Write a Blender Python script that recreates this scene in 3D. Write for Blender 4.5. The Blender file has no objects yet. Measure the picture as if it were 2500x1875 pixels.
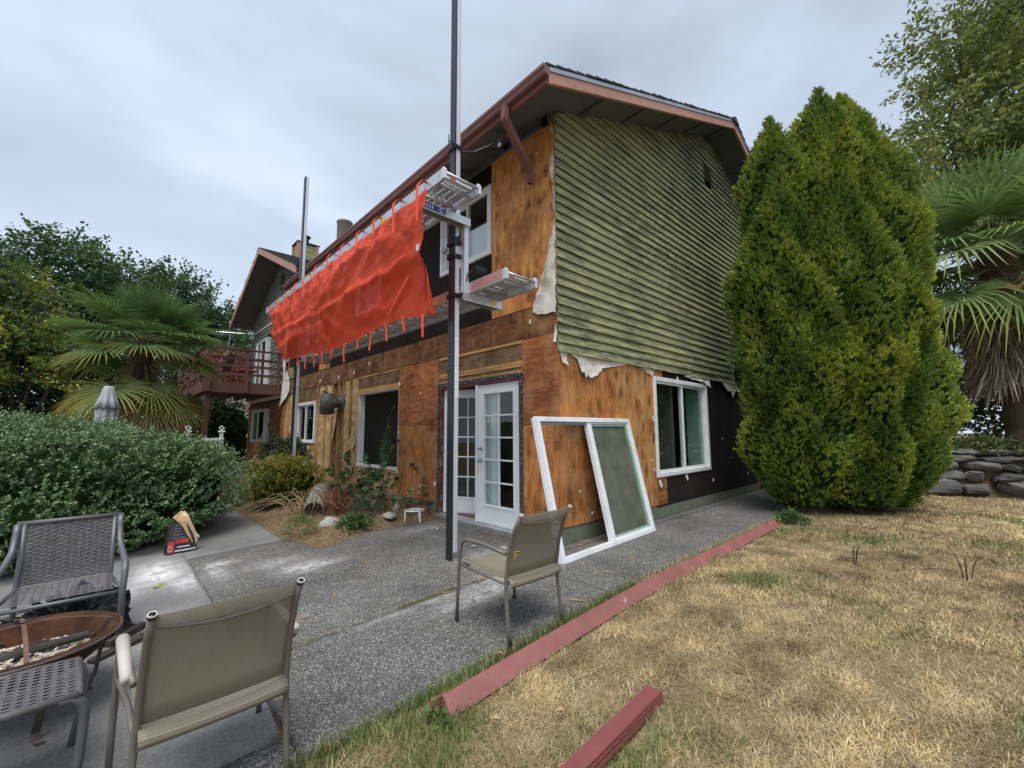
import bpy, math, random
import numpy as np
from mathutils import Vector, Matrix
R = math.radians
rng = np.random.default_rng(7)
random.seed(7)
sc = bpy.context.scene
C = sc.collection

# ------------------------------------------------------------------ camera, sky, sun, exposure
cam_d = bpy.data.cameras.new("camera")
cam_d.sensor_width = 36.0
cam_d.lens = 36.0 * 1046.28 / 2500.0
cam_d.clip_start = 0.05
cam_d.clip_end = 400
cam = bpy.data.objects.new("camera", cam_d)
C.objects.link(cam)
_yaw, _pit, _rol = R(46.899), R(6.364), R(-0.3266)
_f = Vector((math.cos(_pit) * math.cos(_yaw), math.cos(_pit) * math.sin(_yaw), math.sin(_pit)))
_r = Vector((math.sin(_yaw), -math.cos(_yaw), 0.0))
_u = _r.cross(_f)
_r2 = _r * math.cos(_rol) + _u * math.sin(_rol)
_u2 = -_r * math.sin(_rol) + _u * math.cos(_rol)
_m = Matrix((_r2, _u2, -_f)).transposed().to_4x4()
_m.translation = Vector((-4.079, -3.501, 1.36))
cam.matrix_world = _m
sc.camera = cam

SUN_EL, SUN_AZ = R(66), R(218)          # azimuth of the bright part of the overcast, from +x counter-clockwise
sun_dir = Vector((math.cos(SUN_EL) * math.cos(SUN_AZ), math.cos(SUN_EL) * math.sin(SUN_AZ), math.sin(SUN_EL)))
sun_d = bpy.data.lights.new("sun", 'SUN')
sun_d.energy = 1.5
sun_d.angle = R(40)
sun_d.color = (1.0, 0.965, 0.91)
sun = bpy.data.objects.new("sun", sun_d)
C.objects.link(sun)
sun.rotation_euler = sun_dir.to_track_quat('Z', 'Y').to_euler()

w = bpy.data.worlds.new("World")
sc.world = w
w.use_nodes = True
nt = w.node_tree
nt.nodes.clear()
_o = nt.nodes.new('ShaderNodeOutputWorld')
_bg = nt.nodes.new('ShaderNodeBackground')
_sky = nt.nodes.new('ShaderNodeTexSky')
_sky.sky_type = 'NISHITA'
_sky.sun_disc = False
_sky.sun_elevation = SUN_EL
_sky.sun_rotation = R(90) - SUN_AZ
_tc = nt.nodes.new('ShaderNodeTexCoord')
_mp = nt.nodes.new('ShaderNodeMapping')
_mp.inputs['Scale'].default_value = (1.0, 1.0, 2.6)
_mp.inputs['Rotation'].default_value = (0, 0, 0.6)
nt.links.new(_tc.outputs['Generated'], _mp.inputs['Vector'])
_n1 = nt.nodes.new('ShaderNodeTexNoise')
_n1.inputs['Scale'].default_value = 1.5
_n1.inputs['Detail'].default_value = 5
_n1.inputs['Roughness'].default_value = 0.5
_n1.inputs['Distortion'].default_value = 0.25
nt.links.new(_mp.outputs['Vector'], _n1.inputs['Vector'])
_cr = nt.nodes.new('ShaderNodeValToRGB')
_cr.color_ramp.elements[0].position = 0.30
_cr.color_ramp.elements[0].color = (0.178, 0.203, 0.242, 1)
_cr.color_ramp.elements[1].position = 0.70
_cr.color_ramp.elements[1].color = (0.345, 0.39, 0.455, 1)
_e = _cr.color_ramp.elements.new(0.5)
_e.color = (0.252, 0.288, 0.344, 1)
nt.links.new(_n1.outputs['Fac'], _cr.inputs['Fac'])
_sm = nt.nodes.new('ShaderNodeVectorMath')
_sm.operation = 'SCALE'
_sm.inputs['Scale'].default_value = 0.10
nt.links.new(_sky.outputs['Color'], _sm.inputs[0])
_mx = nt.nodes.new('ShaderNodeMix')
_mx.data_type = 'RGBA'
_mx.inputs['Factor'].default_value = 0.9
nt.links.new(_sm.outputs['Vector'], _mx.inputs[6])
nt.links.new(_cr.outputs['Color'], _mx.inputs[7])
nt.links.new(_mx.outputs[2], _bg.inputs['Color'])
_bg.inputs['Strength'].default_value = 1.0
nt.links.new(_bg.outputs['Background'], _o.inputs['Surface'])

sc.view_settings.view_transform = 'Standard'
sc.view_settings.look = 'None'
sc.view_settings.gamma = 1.0
sc.view_settings.use_curve_mapping = False
sc.view_settings.exposure = 1.34
sc.render.engine = 'CYCLES'
sc.cycles.max_bounces = 6
sc.cycles.diffuse_bounces = 3
sc.cycles.glossy_bounces = 3
sc.cycles.transmission_bounces = 4
sc.cycles.transparent_max_bounces = 12
sc.cycles.use_denoising = True

# ------------------------------------------------------------------ material helper
class NG:
    def __init__(s, name, rough=0.7, spec=0.5, metal=0.0):
        s.m = bpy.data.materials.new(name)
        s.m.use_nodes = True
        s.t = s.m.node_tree
        s.b = s.t.nodes['Principled BSDF']
        s.out = s.t.nodes['Material Output']
        s.b.inputs['Roughness'].default_value = rough
        s.b.inputs['Specular IOR Level'].default_value = spec
        s.b.inputs['Metallic'].default_value = metal
        s._c = None

    def new(s, k):
        return s.t.nodes.new(k)

    def lk(s, a, b):
        s.t.links.new(a, b)

    def coord(s, scale=(1, 1, 1), rand=False, kind='Object', loc=(0, 0, 0), rot=(0, 0, 0)):
        tc = s.new('ShaderNodeTexCoord')
        mp = s.new('ShaderNodeMapping')
        mp.inputs['Scale'].default_value = scale
        mp.inputs['Rotation'].default_value = rot
        mp.inputs['Location'].default_value = loc
        v = tc.outputs[kind]
        if rand:
            oi = s.new('ShaderNodeObjectInfo')
            ml = s.new('ShaderNodeMath')
            ml.operation = 'MULTIPLY'
            ml.inputs[1].default_value = 37.0
            s.lk(oi.outputs['Random'], ml.inputs[0])
            ad = s.new('ShaderNodeVectorMath')
            ad.operation = 'ADD'
            s.lk(v, ad.inputs[0])
            s.lk(ml.outputs[0], ad.inputs[1])
            v = ad.outputs[0]
        s.lk(v, mp.inputs['Vector'])
        return mp.outputs[0]

    def noise(s, v, scale, detail=4, rough=0.55, dist=0.0):
        n = s.new('ShaderNodeTexNoise')
        n.inputs['Scale'].default_value = scale
        n.inputs['Detail'].default_value = detail
        n.inputs['Roughness'].default_value = rough
        n.inputs['Distortion'].default_value = dist
        s.lk(v, n.inputs['Vector'])
        return n.outputs['Fac']

    def voro(s, v, scale, out='Distance', feature='F1', rnd=1.0):
        n = s.new('ShaderNodeTexVoronoi')
        n.feature = feature
        n.inputs['Scale'].default_value = scale
        n.inputs['Randomness'].default_value = rnd
        s.lk(v, n.inputs['Vector'])
        return n.outputs[out]

    def wave(s, v, scale, dist=0.0, bands='X', prof='SIN'):
        n = s.new('ShaderNodeTexWave')
        n.bands_direction = bands
        n.wave_profile = prof
        n.inputs['Scale'].default_value = scale
        n.inputs['Distortion'].default_value = dist
        s.lk(v, n.inputs['Vector'])
        return n.outputs['Fac']

    def ramp(s, f, stops, inter='LINEAR'):
        n = s.new('ShaderNodeValToRGB')
        cr = n.color_ramp
        cr.interpolation = inter
        while len(cr.elements) < len(stops):
            cr.elements.new(0.5)
        for e, (p, c) in zip(cr.elements, stops):
            e.position = p
            e.color = (c, c, c, 1) if isinstance(c, (int, float)) else (*c, 1)
        s.lk(f, n.inputs['Fac'])
        return n.outputs['Color']

    def mix(s, f, a, b, mode='MIX'):
        n = s.new('ShaderNodeMix')
        n.data_type = 'RGBA'
        n.blend_type = mode
        for sock, v in ((n.inputs['Factor'], f), (n.inputs[6], a), (n.inputs[7], b)):
            if isinstance(v, (int, float)):
                sock.default_value = v if sock.type == 'VALUE' else (v, v, v, 1)
            elif isinstance(v, tuple):
                sock.default_value = (*v, 1)
            else:
                s.lk(v, sock)
        return n.outputs[2]

    def math(s, op, a, b=0.0):
        n = s.new('ShaderNodeMath')
        n.operation = op
        for sock, v in ((n.inputs[0], a), (n.inputs[1], b)):
            if isinstance(v, (int, float)):
                sock.default_value = v
            else:
                s.lk(v, sock)
        return n.outputs[0]

    def rand(s):
        return s.new('ShaderNodeObjectInfo').outputs['Random']

    def attr(s, name='col'):
        n = s.new('ShaderNodeAttribute')
        n.attribute_name = name
        return n.outputs['Color']

    def col(s, c):
        if isinstance(c, tuple):
            s.b.inputs['Base Color'].default_value = (*c, 1)
        else:
            s.lk(c, s.b.inputs['Base Color'])
        return s

    def rough(s, f):
        s.lk(f, s.b.inputs['Roughness'])
        return s

    def bump(s, h, strength=0.3, dist=0.01):
        n = s.new('ShaderNodeBump')
        n.inputs['Strength'].default_value = strength
        n.inputs['Distance'].default_value = dist
        s.lk(h, n.inputs['Height'])
        s.lk(n.outputs['Normal'], s.b.inputs['Normal'])
        return s

MAT = {}

def simple(name, c, rough=0.6, metal=0.0, var=0.12, scale=8.0, bump=0.0, spec=0.5, dirt=None, dpos=(0.5, 0.68), tone=0.0):
    g = NG(name, rough, spec, metal)
    v = g.coord(rand=True)
    n = g.noise(v, scale, 5, 0.6)
    lo = tuple(max(0, x * (1 - var)) for x in c)
    hi = tuple(min(1, x * (1 + var)) for x in c)
    col = g.ramp(n, [(0.3, lo), (0.7, hi)])
    if dirt:
        d = g.ramp(g.noise(v, scale * 0.35, 6, 0.7), [(dpos[0], 0.0), (dpos[1], 1.0)])
        col = g.mix(d, col, dirt)
    if tone:
        col = g.mix(1.0, col, g.ramp(g.rand(), [(0.0, 1 - tone), (1.0, 1 + tone)]), 'MULTIPLY')
    g.col(col)
    if bump:
        g.bump(g.noise(v, scale * 6, 4, 0.6), bump, 0.004)
    MAT[name] = g.m
    return g.m

def lerp3(a, b, t):
    return tuple(x * (1 - t) + y * t for x, y in zip(a, b))

def plywood(name, pal, vert=True, knots=1.0, stain=(0.10, 0.045, 0.02), specks=True):
    g = NG(name, 0.72, 0.25)
    v = g.coord((1, 1, 1), rand=True)
    st = (4.2, 4.2, 0.9) if vert else (0.9, 0.9, 5)
    vg = g.coord(st, rand=True)
    grain = g.noise(vg, 2.0, 8, 0.66, 1.3)
    base = g.ramp(grain, [(0.28, pal[0]), (0.48, pal[1]), (0.62, pal[2]), (0.78, pal[1])])
    cath = g.new('ShaderNodeTexWave')
    cath.bands_direction = 'DIAGONAL'
    for k_, x_ in (('Scale', 2.4), ('Distortion', 9.0), ('Detail', 4.0), ('Detail Scale', 1.1), ('Detail Roughness', 0.62)):
        cath.inputs[k_].default_value = x_
    g.lk(g.coord((2.6, 2.6, 0.30) if vert else (0.30, 0.30, 2.6), rand=True), cath.inputs['Vector'])
    base = g.mix(0.32, base, g.ramp(cath.outputs['Fac'], [(0.0, 0.66), (0.35, 0.96), (1.0, 1.12)]), 'MULTIPLY')
    blot = g.ramp(g.noise(v, 1.7, 5, 0.6, 0.4), [(0.32, 0.62), (0.5, 1.0), (0.68, 1.26)])
    base = g.mix(1.0, base, blot, 'MULTIPLY')
    wt = g.ramp(g.noise(g.coord((1, 1, 1.6) if vert else (1.6, 1.6, 1), rand=True, loc=(5, 2, 9)), 2.4, 6, 0.7, 0.5), [(0.46, 0.0), (0.62, 0.5)])
    base = g.mix(wt, base, lerp3(pal[2], (0.50, 0.37, 0.22), 0.5))
    kv = g.coord((1, 1, 0.55) if vert else (0.6, 0.6, 1), rand=True)
    kd = g.voro(kv, 6.5)
    kn = g.ramp(kd, [(0.0, 1.0), (0.09, 0.95), (0.17, 0.45), (0.25, 0.6), (0.42, 0.0)])
    gate = g.ramp(g.noise(v, 2.3, 2), [(0.44, 0.0), (0.52, 1.0)])
    kf = g.math('MULTIPLY', g.math('MULTIPLY', kn, gate), 0.8 * knots)
    base = g.mix(kf, base, stain)
    fl = g.ramp(g.noise(vg, 13, 5, 0.7), [(0.56, 0.0), (0.72, 0.55)])
    base = g.mix(fl, base, stain)
    tone = g.ramp(g.rand(), [(0.0, (0.80, 0.78, 0.76)), (0.5, (1, 1, 1)), (1.0, (1.12, 1.02, 0.92))])
    base = g.mix(1.0, base, tone, 'MULTIPLY')
    if specks:
        sp = g.ramp(g.voro(v, 11.0), [(0.0, 1.0), (0.035, 1.0), (0.05, 0.0)])
        base = g.mix(g.math('MULTIPLY', sp, g.ramp(g.noise(v, 3.1, 2), [(0.55, 0), (0.6, 0.8)])), base, (0.72, 0.66, 0.58))
        nl = g.ramp(g.voro(v, 17.0), [(0.0, 1.0), (0.05, 1.0), (0.075, 0.0)])
        base = g.mix(g.math('MULTIPLY', nl, 0.55), base, (0.03, 0.02, 0.015))
    g.col(base)
    g.bump(grain, 0.25, 0.004)
    MAT[name] = g.m
    return g.m

def foliage(name, trans=0.35, rough=0.55):
    g = NG(name, rough, 0.3)
    c = g.attr('col')
    g.col(c)
    tr = g.new('ShaderNodeBsdfTranslucent')
    g.lk(c, tr.inputs['Color'])
    mx = g.new('ShaderNodeMixShader')
    mx.inputs[0].default_value = trans
    g.lk(g.b.outputs[0], mx.inputs[1])
    g.lk(tr.outputs[0], mx.inputs[2])
    g.lk(mx.outputs[0], g.out.inputs['Surface'])
    MAT[name] = g.m
    return g.m

# ------------------------------------------------------------------ mesh helper
class MB:
    def __init__(s):
        s.v, s.f, s.c = [], [], []

    def add(s, vs, fs):
        o = len(s.v)
        s.v += [tuple(map(float, p)) for p in vs]
        s.f += [tuple(i + o for i in f) for f in fs]
        return s

    def box(s, x0, x1, y0, y1, z0, z1, M=None):
        vs = [(x, y, z) for x in (x0, x1) for y in (y0, y1) for z in (z0, z1)]
        if M is not None:
            vs = [tuple(M @ Vector(p)) for p in vs]
        return s.add(vs, [(0, 1, 3, 2), (4, 6, 7, 5), (0, 4, 5, 1), (2, 3, 7, 6), (0, 2, 6, 4), (1, 5, 7, 3)])

    def bar(s, a, b, wd, th, up=(0, 0, 1)):
        a, b = Vector(a), Vector(b)
        d = (b - a).normalized()
        u = Vector(up)
        sd = d.cross(u)
        if sd.length < 1e-4:
            sd = d.cross(Vector((1, 0, 0)))
        sd.normalize()
        u = sd.cross(d).normalized()
        vs = []
        for p in (a, b):
            for i, j in ((-1, -1), (1, -1), (1, 1), (-1, 1)):
                vs.append(p + sd * (wd / 2 * i) + u * (th / 2 * j))
        return s.add(vs, [(3, 2, 1, 0), (4, 5, 6, 7), (0, 1, 5, 4), (1, 2, 6, 5), (2, 3, 7, 6), (3, 0, 4, 7)])

    def tube(s, pts, r, n=8, caps=True):
        pts = [Vector(p) for p in pts]
        rs = r if isinstance(r, (list, tuple)) else [r] * len(pts)
        prev = None
        rings = []
        for i, p in enumerate(pts):
            d = (pts[min(i + 1, len(pts) - 1)] - pts[max(i - 1, 0)]).normalized()
            if prev is None:
                a = Vector((0, 0, 1)) if abs(d.z) < 0.9 else Vector((1, 0, 0))
                e1 = d.cross(a).normalized()
            else:
                e1 = (prev - d * prev.dot(d)).normalized()
            prev = e1
            e2 = d.cross(e1)
            rings.append([p + (e1 * math.cos(k * 2 * math.pi / n) + e2 * math.sin(k * 2 * math.pi / n)) * rs[i] for k in range(n)])
        vs = [q for ring in rings for q in ring]
        fs = []
        for i in range(len(pts) - 1):
            for k in range(n):
                a, b = i * n + k, i * n + (k + 1) % n
                fs.append((a, b, b + n, a + n))
        if caps:
            fs.append(tuple(range(n))[::-1])
            fs.append(tuple((len(pts) - 1) * n + k for k in range(n)))
        return s.add(vs, fs)

    def lathe(s, prof, n=24, c=(0, 0, 0), caps=True):
        vs = []
        for r, z in prof:
            for k in range(n):
                a = 2 * math.pi * k / n
                vs.append((c[0] + r * math.cos(a), c[1] + r * math.sin(a), c[2] + z))
        fs = []
        for i in range(len(prof) - 1):
            for k in range(n):
                a, b = i * n + k, i * n + (k + 1) % n
                fs.append((a, b, b + n, a + n))
        if caps:
            fs.append(tuple(range(n))[::-1])
            fs.append(tuple((len(prof) - 1) * n + k for k in range(n)))
        return s.add(vs, fs)

    def sheet(s, grid):
        """grid[i][j] points -> quads"""
        n, m = len(grid), len(grid[0])
        return s.add([p for row in grid for p in row],
                     [(i * m + j, i * m + j + 1, (i + 1) * m + j + 1, (i + 1) * m + j) for i in range(n - 1) for j in range(m - 1)])

    def build(s, name, mat, parent=None, smooth=False, bevel=0.0, solid=0.0, auto=False):
        me = bpy.data.meshes.new(name)
        me.from_pydata(s.v, [], s.f)
        me.materials.append(MAT[mat] if isinstance(mat, str) else mat)
        if smooth:
            me.polygons.foreach_set('use_smooth', [True] * len(me.polygons))
        me.update()
        o = bpy.data.objects.new(name, me)
        C.objects.link(o)
        o.parent = parent
        if solid:
            md = o.modifiers.new('s', 'SOLIDIFY')
            md.thickness = solid
            md.offset = 0
        if bevel:
            md = o.modifiers.new('b', 'BEVEL')
            md.width = bevel
            md.segments = 2
            md.limit_method = 'ANGLE'
        return o

def tag(o, label=None, cat=None, group=None, kind=None):
    if label: o['label'] = label
    if cat: o['category'] = cat
    if group: o['group'] = group
    if kind: o['kind'] = kind
    return o

def thing(name, label, cat, loc=(0, 0, 0), rz=0.0, group=None):
    o = bpy.data.objects.new(name, None)
    C.objects.link(o)
    o.empty_display_size = 0.2
    o.location = loc
    o.rotation_euler = (0, 0, rz)
    return tag(o, label, cat, group)

def dup_mesh(src, parent, loc, rot=(0, 0, 0), scale=(1, 1, 1)):
    c = src.copy()
    C.objects.link(c)
    c.parent = parent
    c.location = loc
    c.rotation_euler = rot
    c.scale = scale
    return c

def np_mesh(name, V, F, mat, parent=None, cols=None, smooth=False):
    """V (n,3); F (m,k) all faces the same size"""
    V = np.asarray(V, np.float32)
    F = np.asarray(F, np.int32)
    me = bpy.data.meshes.new(name)
    m, k = F.shape
    me.vertices.add(len(V))
    me.vertices.foreach_set('co', V.ravel())
    me.loops.add(m * k)
    me.loops.foreach_set('vertex_index', F.ravel())
    me.polygons.add(m)
    me.polygons.foreach_set('loop_start', np.arange(0, m * k, k, dtype=np.int32))
    if smooth:
        me.polygons.foreach_set('use_smooth', np.ones(m, bool))
    if cols is not None:
        a = me.color_attributes.new('col', 'FLOAT_COLOR', 'POINT')
        cc = np.ones((len(V), 4), np.float32)
        cc[:, :3] = cols
        a.data.foreach_set('color', cc.ravel())
    me.materials.append(MAT[mat])
    me.update(calc_edges=True)
    o = bpy.data.objects.new(name, me)
    C.objects.link(o)
    o.parent = parent
    return o

def unit(a):
    return a / np.maximum(np.linalg.norm(a, axis=-1, keepdims=True), 1e-9)

def rvec(n):
    return unit(rng.normal(size=(n, 3)))

FOL = 1.6

def leaf_arrays(P, D, L, W, cols, fold=0.15, Nn=None, tipcol=None):
    """diamond leaves of two triangles; D = leaf axis"""
    n = len(P)
    D = unit(D)
    cols = np.clip(cols * FOL, 0, 0.8)
    if tipcol is not None:
        tipcol = np.clip(tipcol * FOL, 0, 0.8)
    S = unit(np.cross(D, rvec(n) if Nn is None else Nn))
    U = np.cross(S, D)
    L = np.broadcast_to(np.asarray(L, float), (n,))[:, None]
    W = np.broadcast_to(np.asarray(W, float), (n,))[:, None]
    V = np.empty((n, 4, 3))
    V[:, 0] = P
    V[:, 1] = P + D * L * 0.45 + S * W * 0.5 + U * W * fold
    V[:, 2] = P + D * L
    V[:, 3] = P + D * L * 0.45 - S * W * 0.5 + U * W * fold
    b = np.arange(n)[:, None] * 4
    F = np.concatenate([b + np.array([[0, 1, 2]]), b + np.array([[0, 2, 3]])], 0)
    cc = np.repeat(cols[:, None, :], 4, 1)
    if tipcol is not None:
        cc[:, 2] = tipcol
    return V.reshape(-1, 3), F, cc.reshape(-1, 3)

class Noise2:
    def __init__(s, seed, f0, n=14, spread=2.2):
        r = np.random.default_rng(seed)
        a = r.uniform(0, 2 * np.pi, n)
        f = f0 * r.uniform(1 / spread, spread, n)
        s.k = np.stack([np.cos(a) * f, np.sin(a) * f], 1)
        s.p = r.uniform(0, 2 * np.pi, n)
        s.w = 1 / np.sqrt(n / 2)

    def __call__(s, x, y):
        x, y = np.asarray(x, float), np.asarray(y, float)
        return np.sin(x[..., None] * s.k[:, 0] + y[..., None] * s.k[:, 1] + s.p).sum(-1) * s.w

def lerp(a, b, t):
    return np.asarray(a) * (1 - t) + np.asarray(b) * t

# ------------------------------------------------------------------ materials
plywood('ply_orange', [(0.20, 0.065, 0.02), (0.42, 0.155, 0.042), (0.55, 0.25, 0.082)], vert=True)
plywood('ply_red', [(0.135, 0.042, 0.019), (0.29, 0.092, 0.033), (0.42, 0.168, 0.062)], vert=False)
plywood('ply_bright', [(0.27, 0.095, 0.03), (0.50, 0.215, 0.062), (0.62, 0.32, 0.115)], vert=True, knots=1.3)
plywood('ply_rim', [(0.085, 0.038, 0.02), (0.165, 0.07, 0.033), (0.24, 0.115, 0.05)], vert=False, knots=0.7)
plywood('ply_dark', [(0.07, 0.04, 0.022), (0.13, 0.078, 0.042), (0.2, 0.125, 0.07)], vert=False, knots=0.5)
plywood('stud_wood', [(0.30, 0.16, 0.06), (0.48, 0.28, 0.11), (0.60, 0.38, 0.17)], vert=False, knots=0.4, specks=False)
plywood('stud_upright', [(0.26, 0.13, 0.05), (0.42, 0.24, 0.10), (0.54, 0.33, 0.15)], vert=True, knots=0.4, specks=False)
plywood('fence_wood', [(0.10, 0.07, 0.045), (0.19, 0.135, 0.085), (0.26, 0.19, 0.125)], vert=True, knots=0.5, specks=False)
simple('tar_paper', (0.013, 0.010, 0.009), 0.9, var=0.5, scale=2.5, bump=0.15, dirt=(0.028, 0.019, 0.014), spec=0.25)
simple('kraft', (0.46, 0.31, 0.155), 0.7, var=0.2, scale=5, bump=0.5)
simple('house_wrap', (0.70, 0.68, 0.63), 0.6, var=0.08, scale=9, bump=0.5, dirt=(0.42, 0.33, 0.20))
simple('foil_tape', (0.035, 0.037, 0.05), 0.35, var=0.4, scale=30)
simple('drywall', (0.62, 0.61, 0.58), 0.8, var=0.03)
simple('dark_interior', (0.10, 0.09, 0.08), 0.8)
simple('floor_wood', (0.16, 0.09, 0.05), 0.5)
simple('vinyl', (0.74, 0.755, 0.77), 0.4, var=0.05, scale=5, dirt=(0.60, 0.60, 0.57))
simple('door_paint', (0.70, 0.745, 0.76), 0.45, var=0.04, scale=4)
simple('jamb_red', (0.115, 0.032, 0.024), 0.6, var=0.3, scale=14, dirt=(0.30, 0.22, 0.19))
simple('green_reveal', (0.26, 0.42, 0.34), 0.6)
simple('siding_shaded', (0.135, 0.145, 0.115), 0.75, var=0.25, scale=3, dirt=(0.07, 0.075, 0.06))  # same green siding paint, greyed and darkened to paint in the wing's shade
simple('foundation_paint', (0.135, 0.155, 0.105), 0.8, var=0.18, scale=6, bump=0.3, dirt=(0.17, 0.15, 0.11))
simple('fascia_paint', (0.41, 0.20, 0.15), 0.65, var=0.16, scale=5, bump=0.15, dirt=(0.43, 0.25, 0.19))
simple('gutter_paint', (0.18, 0.068, 0.058), 0.42, var=0.12, scale=4)
simple('trim_paint', (0.225, 0.085, 0.075), 0.55, var=0.18, scale=6, bump=0.2, dirt=(0.34, 0.27, 0.21), dpos=(0.63, 0.66))
simple('spout_paint', (0.215, 0.062, 0.06), 0.35, var=0.12, scale=5, dirt=(0.25, 0.08, 0.07))
simple('deck_paint', (0.108, 0.048, 0.038), 0.65, var=0.2, scale=5, bump=0.15)
simple('soffit_paint', (0.10, 0.107, 0.112), 0.75, var=0.12, scale=3, bump=0.1)
simple('shingle', (0.040, 0.041, 0.046), 0.9, var=0.35, scale=40, bump=0.5)
simple('drip_edge', (0.33, 0.36, 0.40), 0.35, metal=0.6, var=0.06)
simple('aluminium', (0.60, 0.61, 0.62), 0.38, metal=0.75, var=0.10, scale=7, dirt=(0.50, 0.50, 0.49))
simple('alu_white', (0.64, 0.66, 0.68), 0.42, metal=0.45, var=0.06, scale=5)
simple('alu_red', (0.60, 0.33, 0.33), 0.4, metal=0.5, var=0.10)
simple('black_rubber', (0.014, 0.014, 0.019), 0.36, var=0.3)
simple('black_steel', (0.016, 0.016, 0.019), 0.4, metal=0.3, var=0.3)
simple('steel', (0.45, 0.45, 0.46), 0.3, metal=1.0)
simple('label_white', (0.75, 0.77, 0.80), 0.5, var=0.03)
simple('label_yellow', (0.70, 0.52, 0.05), 0.5)
simple('label_blue', (0.03, 0.08, 0.33), 0.4)
simple('label_red', (0.60, 0.06, 0.04), 0.5)
simple('strap_orange', (0.80, 0.075, 0.03), 0.6)
simple('olive_metal', (0.085, 0.09, 0.066), 0.55, var=0.15, scale=9, dirt=(0.12, 0.115, 0.09))
simple('flue_metal', (0.30, 0.25, 0.205), 0.65, var=0.2, scale=4, dirt=(0.20, 0.13, 0.085))
simple('chair_metal', (0.155, 0.135, 0.115), 0.45, metal=0.15, var=0.1)
simple('cap_cream', (0.62, 0.60, 0.54), 0.5)
simple('arm_pale', (0.46, 0.44, 0.405), 0.6, var=0.08)
simple('wicker', (0.098, 0.090, 0.092), 0.5, var=0.25, scale=20)
simple('wicker_frame', (0.115, 0.12, 0.13), 0.45, metal=0.25, var=0.12)
simple('rust', (0.062, 0.027, 0.014), 0.85, var=0.5, scale=12, bump=0.4, dirt=(0.028, 0.018, 0.014), spec=0.15)
simple('dead_leaf', (0.34, 0.235, 0.125), 0.8, var=0.25)
simple('rust_band', (0.12, 0.06, 0.04), 0.6, var=0.3, scale=14)
simple('bowl_out', (0.055, 0.045, 0.042), 0.6, var=0.4, scale=9, dirt=(0.12, 0.07, 0.045))
simple('ash', (0.40, 0.355, 0.295), 0.95, var=0.4, scale=30, bump=0.6, dirt=(0.14, 0.11, 0.09))
simple('charred', (0.04, 0.033, 0.028), 0.85, var=0.4, scale=18, bump=0.5)
simple('chip_wood', (0.42, 0.25, 0.11), 0.8, var=0.3)
simple('chip_white', (0.72, 0.70, 0.66), 0.7, var=0.1)
simple('chip_pale', (0.46, 0.40, 0.32), 0.9, var=0.4, scale=40)
simple('plastic_black', (0.018, 0.02, 0.026), 0.22, var=0.3)
simple('bag_black', (0.022, 0.022, 0.024), 0.45, var=0.3)
simple('bag_red', (0.48, 0.045, 0.03), 0.5, var=0.1)
simple('bag_paper', (0.55, 0.38, 0.20), 0.75, var=0.12, scale=12, bump=0.4)
simple('umbrella_cloth', (0.33, 0.36, 0.375), 0.8, var=0.1, scale=5, bump=0.2)
simple('stone', (0.115, 0.113, 0.112), 0.85, var=0.35, scale=5, bump=0.9, dirt=(0.16, 0.15, 0.125), dpos=(0.52, 0.6), tone=0.35)
simple('boulder_pale', (0.30, 0.29, 0.265), 0.85, var=0.18, scale=9, bump=0.4, dirt=(0.26, 0.25, 0.21))
simple('concrete_pipe', (0.19, 0.20, 0.165), 0.9, var=0.2, scale=9, bump=0.5)
simple('bark', (0.085, 0.065, 0.048), 0.9, var=0.4, scale=14, bump=0.6)
simple('palm_fibre', (0.075, 0.048, 0.03), 0.95, var=0.5, scale=30, bump=0.8)
simple('yellow_handle', (0.66, 0.42, 0.03), 0.5)
simple('cushion_red', (0.24, 0.03, 0.045), 0.8)
simple('white_paint', (0.68, 0.69, 0.70), 0.45)
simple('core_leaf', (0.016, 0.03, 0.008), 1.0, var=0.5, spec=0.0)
simple('roof_grey', (0.17, 0.19, 0.215), 0.9, var=0.1)
simple('stucco', (0.30, 0.28, 0.25), 0.9)
simple('blind_white', (0.84, 0.85, 0.87), 0.6, var=0.03)
for nm, tr in (('leaf', 0.35), ('leaf_stiff', 0.18), ('grass', 0.25), ('palm_leaf', 0.25)):
    foliage(nm, tr)

def siding_mat():
    g = NG('siding_green', 0.7, 0.3)
    v = g.coord((1, 1, 1), rand=True)
    vs = g.coord((0.55, 0.55, 5.0), rand=True)
    c = g.ramp(g.noise(vs, 2.6, 6, 0.6), [(0.3, (0.20, 0.215, 0.115)), (0.5, (0.305, 0.315, 0.158)), (0.7, (0.43, 0.43, 0.205))])
    mild = g.ramp(g.noise(vs, 3.4, 8, 0.72, 0.8), [(0.42, 0.0), (0.55, 0.8), (0.7, 1.0)])
    big = g.ramp(g.noise(g.coord((0.6, 0.6, 1.1)), 1.1, 3, 0.5), [(0.36, 0.3), (0.6, 1.0)])
    c = g.mix(g.math('MULTIPLY', mild, big), c, (0.045, 0.055, 0.038))
    lf = g.ramp(g.noise(g.coord((1.2, 1.2, 6), rand=True), 5.0, 7, 0.72), [(0.50, 0.0), (0.66, 0.55)])
    c = g.mix(lf, c, (0.42, 0.42, 0.24))
    pit = g.ramp(g.noise(g.coord((3, 3, 14), rand=True), 9, 4, 0.7), [(0.60, 0.0), (0.67, 1.0)])
    c = g.mix(g.math('MULTIPLY', pit, 0.85), c, (0.022, 0.026, 0.018))
    g.col(c)
    g.bump(g.noise(g.coord((2, 2, 24), rand=True), 7, 5, 0.7), 0.35, 0.003)
    MAT['siding_green'] = g.m
siding_mat()

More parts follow.
